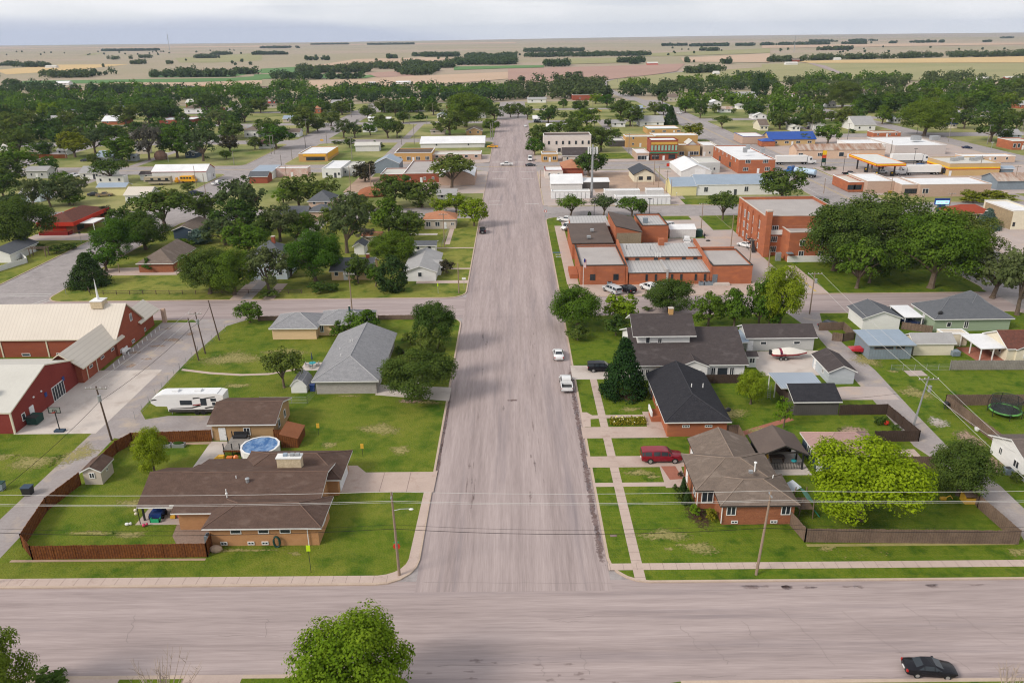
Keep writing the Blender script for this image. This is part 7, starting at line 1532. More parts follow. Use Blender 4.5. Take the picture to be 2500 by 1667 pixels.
MB().box(xa - .1, xa + 12.4, q0[3] + 9, q0[3] + 9.3, 2.4, 3.).box(xa - .1, xa + .2, q0[3] + 9, q0[4], 2.4, 3.).build('arcade_beam', CREAM, bank); MB().box(xa + 3, xa + 12.3, q0[3] + 13, q0[4] - 1, 0, 3).build('inner_wall', STONE, bank)
t = thing('bank_sign', 'blue pylon sign with a lit message panel beside the highway', 'sign', (*G(7, 1590, 420), 0)); bx, by = G(7, 1590, 420); sh = zat(bx, by, T(7, 0, 308)[1])
MB().box(bx - 1.2, bx + 1.2, by - .25, by + .25, 0, sh * .5).build('base', BLUEPL, t); MB().box(bx - 2.4, bx + 2.4, by - .3, by + .3, sh * .5, sh).build('cabinet', BLUEPL, t)
lm = bpy.data.materials.new('lit_message_panel'); lm.use_nodes = True; pb = lm.node_tree.nodes['Principled BSDF']; pb.inputs['Base Color'].default_value = (.25, .5, .9, 1); pb.inputs['Emission Color'].default_value = (.35, .65, 1, 1); pb.inputs['Emission Strength'].default_value = .9
MB().box(bx - 2.2, bx + 2.2, by - .34, by - .3, sh * .56, sh * .84).build('message_panel', lm, t)
m = MB()
for i, w_ in enumerate((.9, .6, 1.1)): m.box(bx - 1.8 + i * 1.25, bx - 1.8 + i * 1.25 + w_, by - .37, by - .34, sh * .64, sh * .76)
m.build('lettering', TRIM, t)
# cell tower, water-coloured hay stack, far barns and masts
t = thing('cell_tower', 'grey monopole cell tower with antenna ring beside the storage units', 'tower', (*G(6, 745, 300), 0)); bx, by = G(6, 745, 300); sh = zat(bx, by, T(2, 0, 1290)[1])
MB().tube([(bx, by, 0), (bx, by, sh)], [.5, .3], 10).build('mast', STEEL, t)
m = MB()
for i in range(9):
    a_ = 6.2832 * i / 9; x, y = bx + 1.7 * math.cos(a_), by + 1.7 * math.sin(a_); m.box(x - .15, x + .15, y - .12, y + .12, sh - 3.2, sh - .8)
m.build('antenna_panel', TRIM, t); MB().tube([(bx + 1.55 * math.cos(q), by + 1.55 * math.sin(q), sh - 2.8) for q in np.linspace(0, 6.2832, 10)], .12, 5).tube([(bx + 1.55 * math.cos(q), by + 1.55 * math.sin(q), sh - 1.2) for q in np.linspace(0, 6.2832, 10)], .1, 5).box(bx - 1.6, bx + 1.6, by - .1, by + .1, sh - 2.2, sh - 2.).box(bx - .1, bx + .1, by - 1.6, by + 1.6, sh - 2.2, sh - 2).build('antenna_ring', STEEL, t)
for n, x, yb, yt, lab in ((0, 1510, 448, 215, 'tall guyed radio mast on the range beyond town'), (3, 285, 470, 320, 'thin radio mast before the far blue woods')):
    bx, by = G(n, x, yb); hh = zat(bx, by, T(n, 0, yt)[1]); hh = min(hh, 400 if n == 0 else 200)
    t = thing('radio_mast', lab, 'mast', (bx, by, 0)); w_ = by / 4200.; MB().tube([(bx, by, 0), (bx, by, hh)], 1.5 * w_, 5).build('mast', STEEL, t)
    for s_ in (-1, 1): MB().tube([(bx + s_ * hh * .3, by, 0), (bx, by, hh * .95)], .1 * w_, 4).build('guy_wire', STEEL, t)
for n, xl, xr, yb, ye, w, r_, lab in ((2, 1240, 1338, 580, 566, REDPAINT, PALEROOF, 'far red barn with white roof in front of dark trees'), (3, 210, 325, 582, 566, WHITE, PALEROOF, 'low white ranch building on the near pasture ridge'), (0, 410, 490, 606, 594, WHITE, PALEROOF, 'far white barn at the wheat field edge'), (3, 645, 710, 538, 526, WHITE, PALEROOF, 'far white shed in the long tree row'), (2, 1835, 1885, 668, 655, WHITE, PALEROOF, 'white farm shed on the pasture before evergreens'), (3, 270, 340, 552, 534, REDBRICK, TANSH, 'far red farmhouse in the long tree row')):
    BP('barn', lab, n, xl, xr, yb, ye, ye - 8, 'gx', w, r_, nw=0, door=None, D=12, rise=2.5, cat='barn', short=lab)
mesh_thing('hay_stack', 'brown dome-shaped heap beside the street lamp on the grass', 'heap', MB().ball((*G(0, 1438, 1420), 1.6), 3.4, 2.6, 2.9, 9, 6), mk('rust_brown_heap', (.28, .17, .13), (.2, .12, .09)))
mesh_thing('rubble_heap', 'heap of brown demolition rubble behind dark trees', 'heap', MB().ball((*G(5, 1060, 280), .6), 6, 5.5, 2.6, 9, 6), BROWNBRICK)
fence('rail_fence', 'dark split-rail fence across the big corner lawn', [(-104.5, 184.6), (-100, 177.6), (-50, 177.0)], .95, DPOLEWOOD, 3.2, slat=False)
fence('picket_fence', 'white picket fence around the yard by the wide side street', [(-135.6, 194), (-131.6, 207), (-137, 213)], 1.4, WHITE, 2.)
fence('wooden_fence', 'brown board fence along the far cross street', [G(0, 285, 1412), G(0, 600, 1412)], 2., CEDAR, 4.)
wire_fence('wire_fence', 'green chain-link fence beside the brick path of the beige house', [(-24, 218.6), (-20.6, 218.6), (-20, 244)], 1.3)
t = thing('garden_arbor', 'small timber arbor beside the white two-door garage', 'arbor', (*G(4, 340, 830), 0)); bx, by = G(4, 340, 828)
for dx in (-2.2, 2.2):
    for dy in (0, 1.6): MB().box(bx + dx - .1, bx + dx + .1, by + dy - .1, by + dy + .1, 0, 2.3).build('post', OLDWOOD, t)
m = MB()
for i in range(9): m.box(bx - 2.5 + i * .6, bx - 2.4 + i * .6, by - .4, by + 2, 2.4, 2.5)
m.box(bx - 2.6, bx + 2.6, by - .1, by + .1, 2.25, 2.4).box(bx - 2.6, bx + 2.6, by + 1.5, by + 1.7, 2.25, 2.4); m.build('rafter_frame', OLDWOOD, t)

# ------------------------------------------------------------------ trees and shrubs, near ones first
tree_at(-14.6, 53.0, 10.8, 10.7, 'lm', 'big', 'big bright green tree at the bottom edge before the intersection')
tree_at(-46.0, 53.6, 7.0, 9.6, 'md', 'big', 'green leafy tree cut by the bottom corner of the frame')
TR(15, 885, 110, -590, 1010, 'lime', 'big', 'large lime-yellow tree over the fenced garden of the brown brick house')
TR(8, 1380, 1262, 860, 300, 'lm', 'big', 'oval bright green tree in the cedar-fenced lawn')
TR(9, 1485, 600, 150, 670, 'dk', 'big', 'broad dark green tree in front of the grey hip-roofed house by the main street')
TR(9, 1590, 420, -70, 300, 'dk', 'round', 'narrower dark green tree just behind the broad one by the grey hip-roofed house')
TR(5, 1600, 1640, 1215, 450, 'dk', 'big', 'dark gappy tree at the side street corner of the grey house lawn')
TR(5, 960, 1545, 1285, 340, 'md', 'round', 'green feathery tree hiding the end of the peach house'); TR(5, 755, 1560, 1395, 180, 'md', 'bush')
TR(9, 270, 495, 160, 410, 'dk', 'spread', 'spreading dark tree with bare forked trunk in the middle lawn'); TR(9, 1395, 110, -20, 170, 'dk', 'bush'); TR(9, 1290, 200, 120, 90, 'dk', 'bush')
TR(12, 430, 1600, 1480, 330, 'dk', 'bush', 'low dark shrub along the kerb at the bottom corner')
tree_at(17.9, 119.6, 8.6, 9.8, 'ev', 'cone', 'huge dense dark juniper between the black-roofed house and white bungalow')
c_ = TR(10, 2160, 640, 330, 285, 'lm', 'big', 'bright green round tree behind the black-roofed house')
TR(11, 190, 850, 565, 195, 'lm', 'sapling', 'thin bright green sapling by the charcoal garage'); TR(11, 1745, 1450, 985, 520, 'dk', 'big', 'dark gappy tree on the alley beside the lime tree')
for n, x, yb, yt, w, c, k, lab in ((10, 1557, 1460, 1295, 105, 'ev', 'cone', 'upper blue-dark conical shrub in the brick house bed'), (10, 1592, 1530, 1405, 100, 'ev', 'cone', 'lower dark conical shrub in the brick house bed'), (10, 1490, 1420, 1340, 70, 'dk', 'bush', 'round dark shrub above the conical shrubs'), (10, 1520, 1505, 1400, 95, 'dk', 'bush', 'dark shrub beside the conical shrubs'), (14, 1662, 78, -30, 115, 'lm', 'bush', 'lime round shrub in the mulch bed by the brick house'), (14, 1808, 118, 15, 120, 'yg', 'bush', 'yellow-green shrub in the mulch bed corner'), (14, 1710, 120, 80, 34, 'yg', 'bush', 'tiny yellow-green shrub in the mulch bed'), (10, 1538, 1290, 1240, 60, 'pu', 'bush', 'purple shrub in the red brick bed'), (10, 1250, 600, 575, 55, 'dk', 'bush', 'small dark shrub by the juniper and brick steps'),
    (11, 1055, 825, 735, 125, 'dk', 'bush', 'largest dark shrub inside the dark fence'), (11, 1180, 872, 820, 90, 'dk', 'bush', 'middle dark shrub inside the dark fence'), (11, 1225, 910, 855, 95, 'dk', 'bush', 'dark shrub nearest the fence corner'), (11, 2265, 1335, 1240, 110, 'dk', 'bush', 'dark shrub beside the white house air conditioner'), (9, 1330, 200, 150, 60, 'pu', 'bush', 'purplish shrub by the grey hip-roofed house')): TR(n, x, yb, yt, w, c, k, lab)
# bare twiggy shrubs
def bare(x, y, h, w, label, n=42):
    t = thing('bare_shrub', label, 'bush', (x, y, 0)); mb = MB(); rg = random.Random(int(x * 7))
    for i in range(n):
        a_ = rg.uniform(0, 6.2832); s_ = rg.uniform(.25, 1); hh = h * rg.uniform(.6, 1.)
        p1 = (x + w * .25 * s_ * math.cos(a_), y + w * .25 * s_ * math.sin(a_), hh * .4); p2 = (x + w * .5 * s_ * math.cos(a_), y + w * .5 * s_ * math.sin(a_), hh)
        mb.tube([(x, y, 0), p1, p2], [.06, .04, .015], 4)
        for q in range(3):
            u = rg.uniform(.3, .8); b_ = tuple(p1[j] + (p2[j] - p1[j]) * u for j in range(3)); mb.tube([b_, (b_[0] + rg.uniform(-.5, .5), b_[1] + rg.uniform(-.5, .5), b_[2] + rg.uniform(.3, .9))], [.025, .012], 3)
    mb.build('branches', TWIG, t)
bare(-31.6, 53.4, 5.2, 8.5, 'leafless twiggy tree spreading over the bottom kerb'); bare(43.5, 54.0, 4.2, 4.0, 'leafless thin shrub near the black saloon', 18)
# flower bed
t = thing('flower_bed', 'narrow bed of yellow and white flowers beside the pink driveway', 'flower bed', (17.2, 109.5, 0))
rng = np.random.default_rng(4); pts = np.stack([rng.uniform(14.4, 20.1, 900), rng.uniform(108.2, 110.6, 900), rng.uniform(.05, .5, 900)], 1)
me = leaf_mesh('foliage', pts - np.array(ORG[t.name]), rng.normal(size=(900, 3)) + np.array((0, 0, .8)), .14, rng.uniform(0, 1, 900), rng); me.materials[0] = MATS['leaves_yg']; o = bpy.data.objects.new('foliage', me); COL.objects.link(o); o.parent = t
pts = np.stack([rng.uniform(14.6, 20, 30), rng.uniform(108.3, 110.5, 30), rng.uniform(.4, .6, 30)], 1); me = leaf_mesh('blossom', pts - np.array(ORG[t.name]), rng.normal(size=(30, 3)) + np.array((0, 0, 1.)), .13, rng.uniform(0, 1, 30), rng); me.materials[0] = mk('yellow_blossom', (.75, .6, .08), (.75, .72, .6), ((2., 1.),)); o = bpy.data.objects.new('blossom', me); COL.objects.link(o); o.parent = t
for row in '''
4 90 482 225 245 ol elm|4 300 392 110 140 ol elm|4 455 388 85 210 ol elm|4 620 362 110 210 ol round|4 655 370 245 215 md bush|4 190 745 470 445 dk big|4 995 168 -40 255 dk spread|4 1680 262 160 98 dk round|4 1465 342 235 140 yg bush
4 1550 312 200 130 dk bush|4 1820 497 290 265 dk round|4 1130 605 345 220 dk elm|4 1480 592 335 450 dk spread|4 1085 812 480 330 md big|4 1300 762 500 370 dk big|4 950 952 765 260 md round|4 800 1078 800 290 ev cone|4 940 492 400 125 pu round
4 2180 570 80 360 ol elm|4 2105 640 345 350 dk round|4 1640 762 660 230 md bush|4 1785 705 580 170 bl ev|4 1870 1155 735 420 dk big|4 2085 1165 750 360 md big|4 2010 720 535 300 ol elm|4 2210 810 500 330 md round|4 2225 1412 1222 250 md round|4 505 792 718 160 dk bush|4 330 765 690 150 dk bush|4 1950 1100 1020 130 dk bush
5 405 392 100 330 dk round|5 600 385 108 330 dk elm|5 260 352 262 160 lm round|5 235 692 345 320 ol elm|5 60 705 460 240 dk round|5 830 792 238 400 ol elm|5 990 158 10 205 pu round|5 1240 382 165 340 dk round|5 1500 388 165 290 dk round
5 1760 212 88 390 dk spread|5 1660 442 305 160 lm round|5 1800 432 250 170 lm round|5 1960 553 298 230 lm round|5 1012 522 300 220 dk elm|5 1200 642 300 280 md round|5 1350 705 430 330 dk round|5 1250 900 605 350 md big|5 1240 1128 820 250 ev ev|5 930 1062 795 200 dk round
5 1085 1092 868 155 md elm|5 140 1152 700 320 ol elm|5 555 1045 585 500 md big|5 380 702 520 200 dk elm|5 1720 977 843 160 pu bush|5 590 1142 1035 230 dk bush|5 135 1192 1118 190 dk bush|5 1460 390 330 120 dk bush|5 760 1000 900 150 ol bush|5 1000 700 540 150 gr elm|5 1050 735 690 60 dk bush|5 900 1075 1010 70 dk bush|5 700 560 380 200 dk round|5 480 640 430 230 md round|5 150 560 380 200 dk elm|5 900 420 260 200 ol elm|5 330 1000 800 220 md elm|4 2290 960 720 220 md elm|4 1330 960 830 120 md bush|4 2000 930 760 170 dk round|4 620 760 690 130 dk bush|5 1130 560 420 170 dk round|5 1420 560 430 170 dk elm|5 700 1130 1040 150 dk bush|4 560 250 120 180 md elm|4 40 300 60 200 dk round|4 730 250 130 150 ol elm
6 555 467 283 258 md spread|6 850 467 275 238 ol spread|6 1100 472 298 260 md spread|6 1190 465 318 110 md round|6 1910 497 243 248 dk spread|6 1332 470 420 32 dk bush|6 1035 505 458 140 md bush|6 2060 545 440 120 yg bush|6 725 470 425 34 dk ev
6 620 1455 1090 520 md big|6 1010 1405 1145 360 lm round|6 1440 1310 1062 490 dk big|6 960 1530 1330 280 dk bush|6 620 1570 1430 235 dk bush|6 1780 1440 1125 340 md round|6 2010 1455 1105 300 md round|6 2230 1450 1000 260 md round|6 1240 1300 1270 100 dk bush
7 190 335 88 410 dk round|7 640 950 335 640 dk big|7 1000 865 250 780 dk big|7 842 1108 632 370 md elm|7 955 1060 640 320 dk round|7 1500 1105 385 760 md big|7 1740 905 415 600 dk big|7 1200 925 730 230 md elm|7 150 1445 888 400 lm big|7 60 1448 1150 280 md round
7 2270 1345 615 480 ol elm|7 2050 1190 715 540 ol elm|7 2000 578 402 190 bl cone|7 1880 345 228 240 yg bush|7 2090 340 222 260 yg bush|7 570 58 12 90 dk bush|7 640 50 22 60 dk bush|7 1410 560 380 120 dk round|7 530 420 305 120 dk round
0 150 1565 1315 290 md elm|0 80 1655 1440 240 dk round|0 450 1562 1388 145 md round|0 400 1402 1245 145 dk round|0 670 1402 1178 230 yg round|0 170 1372 1240 230 dk round|0 850 1365 1178 220 ol elm|0 1090 1445 1262 245 md round|0 1330 1425 1075 215 gr elm|0 1580 1405 1148 290 md round
0 1810 1435 1108 260 ol elm|0 2050 1352 1232 160 pu round|0 2015 1418 1332 85 md round|0 2270 1332 1212 115 dk round|0 830 1465 1368 95 dk round|0 920 1445 1378 90 dk round|0 50 1295 1140 210 dk round|0 210 1225 1008 250 dk elm|0 390 1205 1018 140 dk round|0 30 1085 968 140 dk round
0 430 1065 918 150 lm round|0 480 1215 1130 150 dk round|0 620 1172 1048 190 dk round|0 770 1182 1078 160 dk round|0 850 1072 878 170 dk round|0 970 1010 935 110 dk round|0 1130 1125 952 210 dk round|0 1330 1102 928 210 dk elm|0 1500 1082 918 190 dk round|0 1850 1005 848 190 dk round
0 1960 1155 1008 180 ol elm|0 2080 1242 1128 160 dk round|0 2240 1005 958 120 dk round|0 1630 1115 1038 110 dk round|0 1100 1275 1118 170 dk round|0 960 1275 1128 180 dk round|0 1440 1270 1150 150 ol elm|0 1250 1230 1120 150 dk round|0 700 1260 1150 150 dk round|0 2180 1090 960 150 dk elm|0 2300 1210 1090 110 lm round|0 1750 1280 1180 130 dk bush|0 150 1480 1400 120 dk bush|0 560 1240 1160 120 dk round|0 1840 1420 1390 60 dk bush
1 140 1235 1050 200 dk round|1 205 1325 1168 240 md round|1 480 1185 1058 250 dk round|1 480 1062 938 155 dk round|1 685 1125 998 155 dk round|1 640 1005 923 115 dk round|1 785 1025 928 145 dk round|1 800 1228 1058 180 ol elm|1 900 1230 1068 140 ol elm|1 1195 1230 1068 220 dk spread
1 1275 1230 1068 120 dk elm|1 1040 1205 1078 135 md elm|1 1110 1135 1008 125 dk round|1 1015 1055 933 135 dk round|1 850 1315 1218 95 dk elm|1 720 1285 1245 85 dk bush|1 772 1288 1248 58 dk bush|1 1262 1035 928 155 ol elm|1 1160 1005 898 140 dk round|1 1330 1095 988 125 dk round
1 1480 1085 998 140 dk bush|1 1600 1025 938 130 dk round|1 1450 1005 918 110 dk round|1 1885 1135 960 330 md big|1 1745 1205 1078 250 dk round|1 2110 1175 1058 130 md round|1 2140 1065 938 150 dk round|1 2285 1045 908 105 dk round|1 270 1005 930 100 dk round|1 345 1035 928 90 dk round|1 60 1005 930 140 dk round|1 1790 1025 925 120 dk elm|1 1930 1040 900 170 ol elm|1 2030 1000 890 150 dk round|1 1300 1230 1205 50 dk bush|1 570 1170 1080 120 dk round|1 1080 1310 1250 60 dk bush|1 1140 1330 1265 60 dk bush
2 90 1048 908 135 dk round|2 172 1062 928 115 dk elm|2 360 1095 938 190 dk round|2 500 1065 988 68 dk round|2 572 1078 988 78 dk round|2 490 965 878 80 md round|2 700 1145 958 230 md round|2 650 1005 878 140 dk round|2 780 925 823 115 lm round|2 880 955 848 140 md round
2 1005 1045 898 200 dk round|2 1090 1125 948 230 dk round|2 1310 1025 928 140 dk round|2 1382 1025 938 115 md round|2 1445 1115 943 130 ev cone|2 1375 925 818 85 dk round|2 1580 1005 878 160 md round|2 1710 1055 893 115 dk round|2 1640 1255 1085 185 yg round|2 1840 1005 928 95 dk round
2 1910 1145 1028 150 dk spread|2 2180 1050 888 190 dk round|2 2240 855 658 140 ev ev|2 300 1335 1088 220 dk round|2 240 1385 1228 160 md round|2 440 1215 1068 150 md elm|2 550 1225 1108 200 dk round|2 690 1245 1118 160 md round|2 830 1350 1118 240 dk round|2 960 1245 1138 100 md round|2 720 1568 1378 300 dk round|2 890 1125 1058 80 dk round|2 800 1240 1150 130 dk round|2 620 1160 1060 120 dk round|2 2010 1010 960 60 dk bush
3 580 1285 1078 240 md elm|3 380 1285 1198 130 dk spread|3 160 1155 998 200 dk round|3 450 1155 938 210 dk round|3 520 965 848 130 dk round|3 710 965 778 260 dk big|3 720 1135 938 180 dk round|3 780 1095 988 95 yg round|3 950 1005 868 210 dk round|3 1070 1105 928 150 md round
3 1150 1095 998 100 dk round|3 1250 1005 838 210 dk round|3 1430 935 818 170 dk round|3 1550 905 776 118 lm round|3 1340 1105 958 180 dk round|3 1440 1208 1036 400 md big|3 1610 1085 908 180 dk round|3 1800 1148 1008 190 dk round|3 2030 1265 968 300 dk elm|3 2140 1255 1138 110 dk round
3 1960 985 828 240 md round|3 2170 1005 818 200 md elm|3 2260 1155 958 180 dk round|3 2300 865 728 160 dk round|3 300 1140 1060 110 dk round|3 260 940 860 100 dk round|3 375 910 855 70 dk ev|3 880 960 880 130 dk elm|3 1130 940 840 150 dk round|3 1800 1000 880 160 dk round|3 2090 1180 1080 120 dk round|3 2170 1275 1220 90 dk bush|3 800 1185 1140 70 dk bush|3 620 1080 1000 110 dk round|3 1700 930 850 140 dk round'''.replace('\n', '|').split('|'):
    if not row: continue
    q = row.split(); v = list(map(float, q[:5])); TR(int(v[0]), *v[1:], q[5], q[6])
# farther woods, each reading as one mass
for lab, bands, col, dn in (('dense tree canopy over the far neighbourhood beyond the poles', [(0, 0, 2334, 960, 50), (0, 0, 1700, 850, 45), (0, 150, 480, 800, 40)], 'far', .34), ('lighter trees mixed into the far neighbourhood canopy', [(0, 0, 2334, 1000, 90), (0, 0, 2334, 900, 45), (0, 1000, 1300, 820, 40), (0, 1700, 2334, 850, 40)], 'md', .42), ('garden trees between the houses past the motel-like row', [(0, 0, 2334, 1130, 120), (0, 0, 1300, 1290, 120), (0, 1250, 2334, 1240, 90)], 'dk', .3), ('wooded belt at the middle of the far town edge', [(1, 280, 2230, 920, 45), (1, 720, 2334, 830, 40), (1, 0, 280, 960, 40)], 'far', .36), ('lighter trees in the middle wooded belt', [(1, 700, 2334, 870, 50), (1, 0, 560, 880, 40), (1, 150, 480, 815, 40), (1, 280, 2100, 1010, 80)], 'md', .42), ('wooded belt behind the red brick school', [(2, 0, 900, 885, 40), (2, 0, 880, 830, 35), (2, 430, 860, 775, 30)], 'far', .75), ('lone trees along the edge of the pink field', [(2, 60, 150, 740, 0), (2, 240, 350, 745, 0), (2, 395, 470, 720, 0), (2, 505, 565, 705, 0), (2, 600, 660, 700, 0)], 'far', .5), ('dense wood along the highway bend', [(2, 970, 1800, 860, 40), (2, 1290, 2334, 810, 45), (2, 2000, 2334, 730, 30)], 'far', .42), ('lighter trees in the wood along the highway bend', [(2, 970, 1220, 800, 40), (2, 1500, 2334, 760, 30), (2, 1300, 2334, 960, 90)], 'md', .45),
    ('dense canopy over the far hillside neighbourhood', [(3, 0, 2334, 900, 45), (3, 200, 780, 790, 40), (3, 790, 1260, 780, 40), (3, 1290, 2334, 780, 40), (3, 1340, 1900, 720, 30)], 'far', .36), ('lighter trees mixed into the hillside canopy', [(3, 30, 2334, 840, 45), (3, 200, 760, 740, 30), (3, 790, 1260, 730, 30), (3, 0, 2334, 1000, 90)], 'md', .42), ('garden trees between the hillside houses', [(3, 0, 2334, 1110, 100)], 'dk', .32)): woods('woods', lab, bands, 7.5, 12.5, col, dn, 1.05, 80)
woods('woods', 'lone trees scattered over the distant range', [(0, 0, 2334, 600, 60), (0, 0, 2334, 500, 60), (1, 0, 2334, 560, 90), (2, 0, 2334, 500, 80), (3, 0, 2334, 480, 80)], 5, 9, 'far', .0012, 2.0, 40)
for lab, bands in (('tree row along the creek before the wheat field', [(0, 0, 740, 700, 14), (0, 380, 530, 680, 0)]), ('tree row in the middle of the creek line', [(0, 760, 1335, 690, 14)]), ('tree row at the green irrigated strip', [(0, 1370, 2080, 690, 12), (0, 1620, 1740, 640, 0), (0, 2110, 2300, 664, 6)]), ('cluster of farm trees around distant white barns', [(0, 250, 460, 600, 5), (0, 80, 170, 590, 4), (0, 0, 25, 590, 3)]), ('lone pasture trees on the range', [(0, 1210, 1350, 575, 3), (0, 1365, 1410, 575, 3), (0, 1470, 1550, 575, 4), (0, 940, 985, 590, 2), (0, 1010, 1060, 535, 2), (0, 1300, 1350, 520, 3), (0, 1150, 1180, 530, 1)]), ('dark farmstead grove with a pale roof', [(0, 1590, 1930, 522, 4), (0, 1950, 2300, 490, 3)]), ('distant dark windbreak on the range', [(0, 1020, 1420, 456, 2)]),
    ('windbreak of dark evergreens by a silo', [(1, 190, 610, 712, 10), (1, 650, 980, 710, 6)]), ('long creek wood across the middle fields', [(1, 410, 1060, 650, 12), (1, 930, 1310, 620, 10)]), ('dense grove in the pink fields', [(1, 1340, 1850, 672, 20), (1, 1340, 1780, 610, 14)]), ('blue-green wood behind the dense grove', [(1, 1520, 1830, 508, 8), (1, 1820, 2334, 580, 18), (1, 1900, 2334, 530, 14)]), ('thin far windbreaks near the horizon', [(1, 160, 380, 432, 3), (1, 0, 280, 490, 3), (1, 600, 930, 400, 2), (1, 1070, 1410, 400, 2), (1, 480, 660, 540, 2), (1, 1210, 1290, 525, 3), (1, 1425, 1465, 505, 2)]),
    ('long blue wood on the middle horizon', [(2, 0, 1250, 508, 10), (2, 140, 660, 465, 6)]), ('bushy grove in the stubble', [(2, 320, 540, 598, 10), (2, 555, 605, 580, 3)]), ('dark wood behind the red barn', [(2, 960, 1230, 560, 4), (2, 1070, 1610, 570, 10), (2, 1580, 1900, 582, 12)]), ('evergreen clump on the near pasture', [(2, 1560, 1650, 660, 8), (2, 1650, 1720, 660, 10), (2, 1700, 1890, 655, 10), (2, 1470, 1540, 652, 3)]), ('far blue horizon wood', [(2, 1350, 1580, 412, 2), (2, 1590, 1990, 415, 4), (2, 2010, 2170, 412, 3), (2, 2210, 2334, 408, 3)]), ('scattered round trees below the horizon wood', [(2, 1460, 1550, 465, 4), (2, 1590, 1650, 465, 4), (2, 1690, 1730, 455, 4), (2, 1750, 1850, 458, 3)]),
    ('broad dark blue wood below the horizon', [(3, 0, 1060, 402, 6), (3, 320, 1000, 375, 5)]), ('thin trees trailing from the blue wood', [(3, 1090, 1310, 388, 3), (3, 1370, 1410, 385, 2), (3, 1440, 1510, 382, 2), (3, 1550, 1620, 382, 2), (3, 2070, 2240, 345, 1), (3, 1930, 2030, 378, 1)]), ('dark windbreak on the open range', [(3, 450, 790, 450, 3)]), ('long tree row above the golden field', [(3, 40, 230, 555, 8), (3, 310, 360, 550, 5), (3, 370, 660, 540, 8), (3, 690, 950, 532, 6), (3, 1030, 1150, 526, 3), (3, 1165, 1400, 522, 8), (3, 1470, 1530, 515, 4), (3, 1590, 2130, 512, 8), (3, 2130, 2334, 505, 10)])):
    far_ = G(bands[0][0], bands[0][1], bands[0][3])[1]
    woods('tree_belt', lab, [(*q[:4], q[4] * 2.6) for q in bands], 8, 12.5, 'far', .7 if far_ < 2600 else .4, 1.5 if far_ < 2600 else 2.4, 40)

# ------------------------------------------------------------------ vehicles
PW, PB, PS, PN, PR = paint('white', (.72, .72, .72)), paint('black', (.012, .012, .016)), paint('silver', (.46, .47, .48)), paint('navy', (.02, .03, .07)), paint('wine_red', (.22, .008, .02))
PDG, PBL, PTAN, PYEL = paint('dark_grey', (.06, .065, .075)), paint('blue', (.03, .10, .28)), paint('tan', (.34, .25, .16)), paint('school_yellow', (.75, .36, .02))
car('sedan', PB, 38.4, 57.9, -6, 'shiny black saloon parked at the bottom kerb', z=-.14).scale = (.95, .95, .95)
car('long_suv', PR, 20.3, 97.6, 0, 'wine-red long estate car on the pink driveway of the brick house', z=.012)
car('suv', PB, 15.2, 129.6, 0, 'black estate car on the pale driveway beside the juniper', z=.014)
car('sedan', PW, 8.0, 136.6, 90, 'white saloon parked on the main street beyond the white pickup', z=-.136)
car('pickup', PW, 8.6, 123.3, 90, 'white pickup with open dark bed parked at the main street kerb', z=-.136)
def C_(kind, mat, n, x, y, deg, lab, z=.012, **k): return car(kind, mat, *G(n, x, y), deg, lab, z=z, **k)
CV = lambda x, y: P(1340 + x / 3.92, 500 + y / 3.92)
for kind, m, x, y, d, lab in (('long_suv', PS, 604, 838, 118, 'silver estate car parked in front of the civic building, beside a black one'), ('suv', PB, 752, 832, 118, 'black estate car parked beside the silver one at the civic building'), ('long_suv', PW, 965, 820, 118, 'white estate car half hidden by a tree at the civic building'), ('pickup', PW, 168, 162, -25, 'white pickup parked by the street lawn behind the civic building'), ('van', PW, 196, 238, 215, 'white van parked at the civic building wall'), ('suv', PW, 1122, 222, 205, 'white estate car behind the white metal shed'), ('pickup', PW, 1318, 362, 80, 'white pickup parked in front of the white metal shed'), ('sedan', PW, 1876, 402, 125, 'white saloon beside the three-storey brick hall')):
    car(kind, m, *CV(x, y), d, lab, z=.02)
C_('sedan', PDG, 5, 1410, 462, -12, 'dark blue-grey saloon on the side street behind the beige house', -.13); C_('suv', PB, 5, 2037, 608, 90, 'black estate car at the main street kerb by the beige house', -.13)
C_('pickup', PW, 1, 2250, 1472, 180, 'white pickup crossing the main street at the far junction', -.13); C_('pickup', PYEL, 1, 2125, 1318, 175, 'yellow service pickup by the big pale warehouse'); C_('sedan', PDG, 2, 200, 1478, 2, 'dark grey saloon at the far junction stop line', -.13); C_('van', PW, 2, 197, 1428, -90, 'white van parked beside the small yellow corner shop', -.13)
C_('sedan', PW, 2, 155, 1130, 90, 'small white car at the kerb far up the main street', -.13); C_('suv', PB, 2, 262, 1095, 0, 'black car by the small white-roofed garage')
C_('pickup', PW, 4, 1945, 183, 60, 'white pickup on the grey side street by the long white metal building', -.13); C_('suv', PN, 4, 1740, 275, 50, 'dark blue car farthest along the kerb in a row of three', -.13); C_('suv', PN, 4, 1642, 318, 50, 'dark blue car in the middle of a row of three', -.13); C_('sedan', PN, 4, 1562, 348, 50, 'dark car nearest the round bushes in a row of three', -.13)
C_('pickup', PTAN, 4, 930, 292, 20, 'rusty tan pickup in the grass before the tan metal shed'); C_('sedan', PDG, 4, 840, 285, 20, 'old dark car in the grass by the rusty tan pickup'); C_('suv', PW, 4, 385, 292, 60, 'white car beside the pale blue house'); C_('pickup', PW, 4, 650, 122, 0, 'white pickup beside the white house on the cross street')
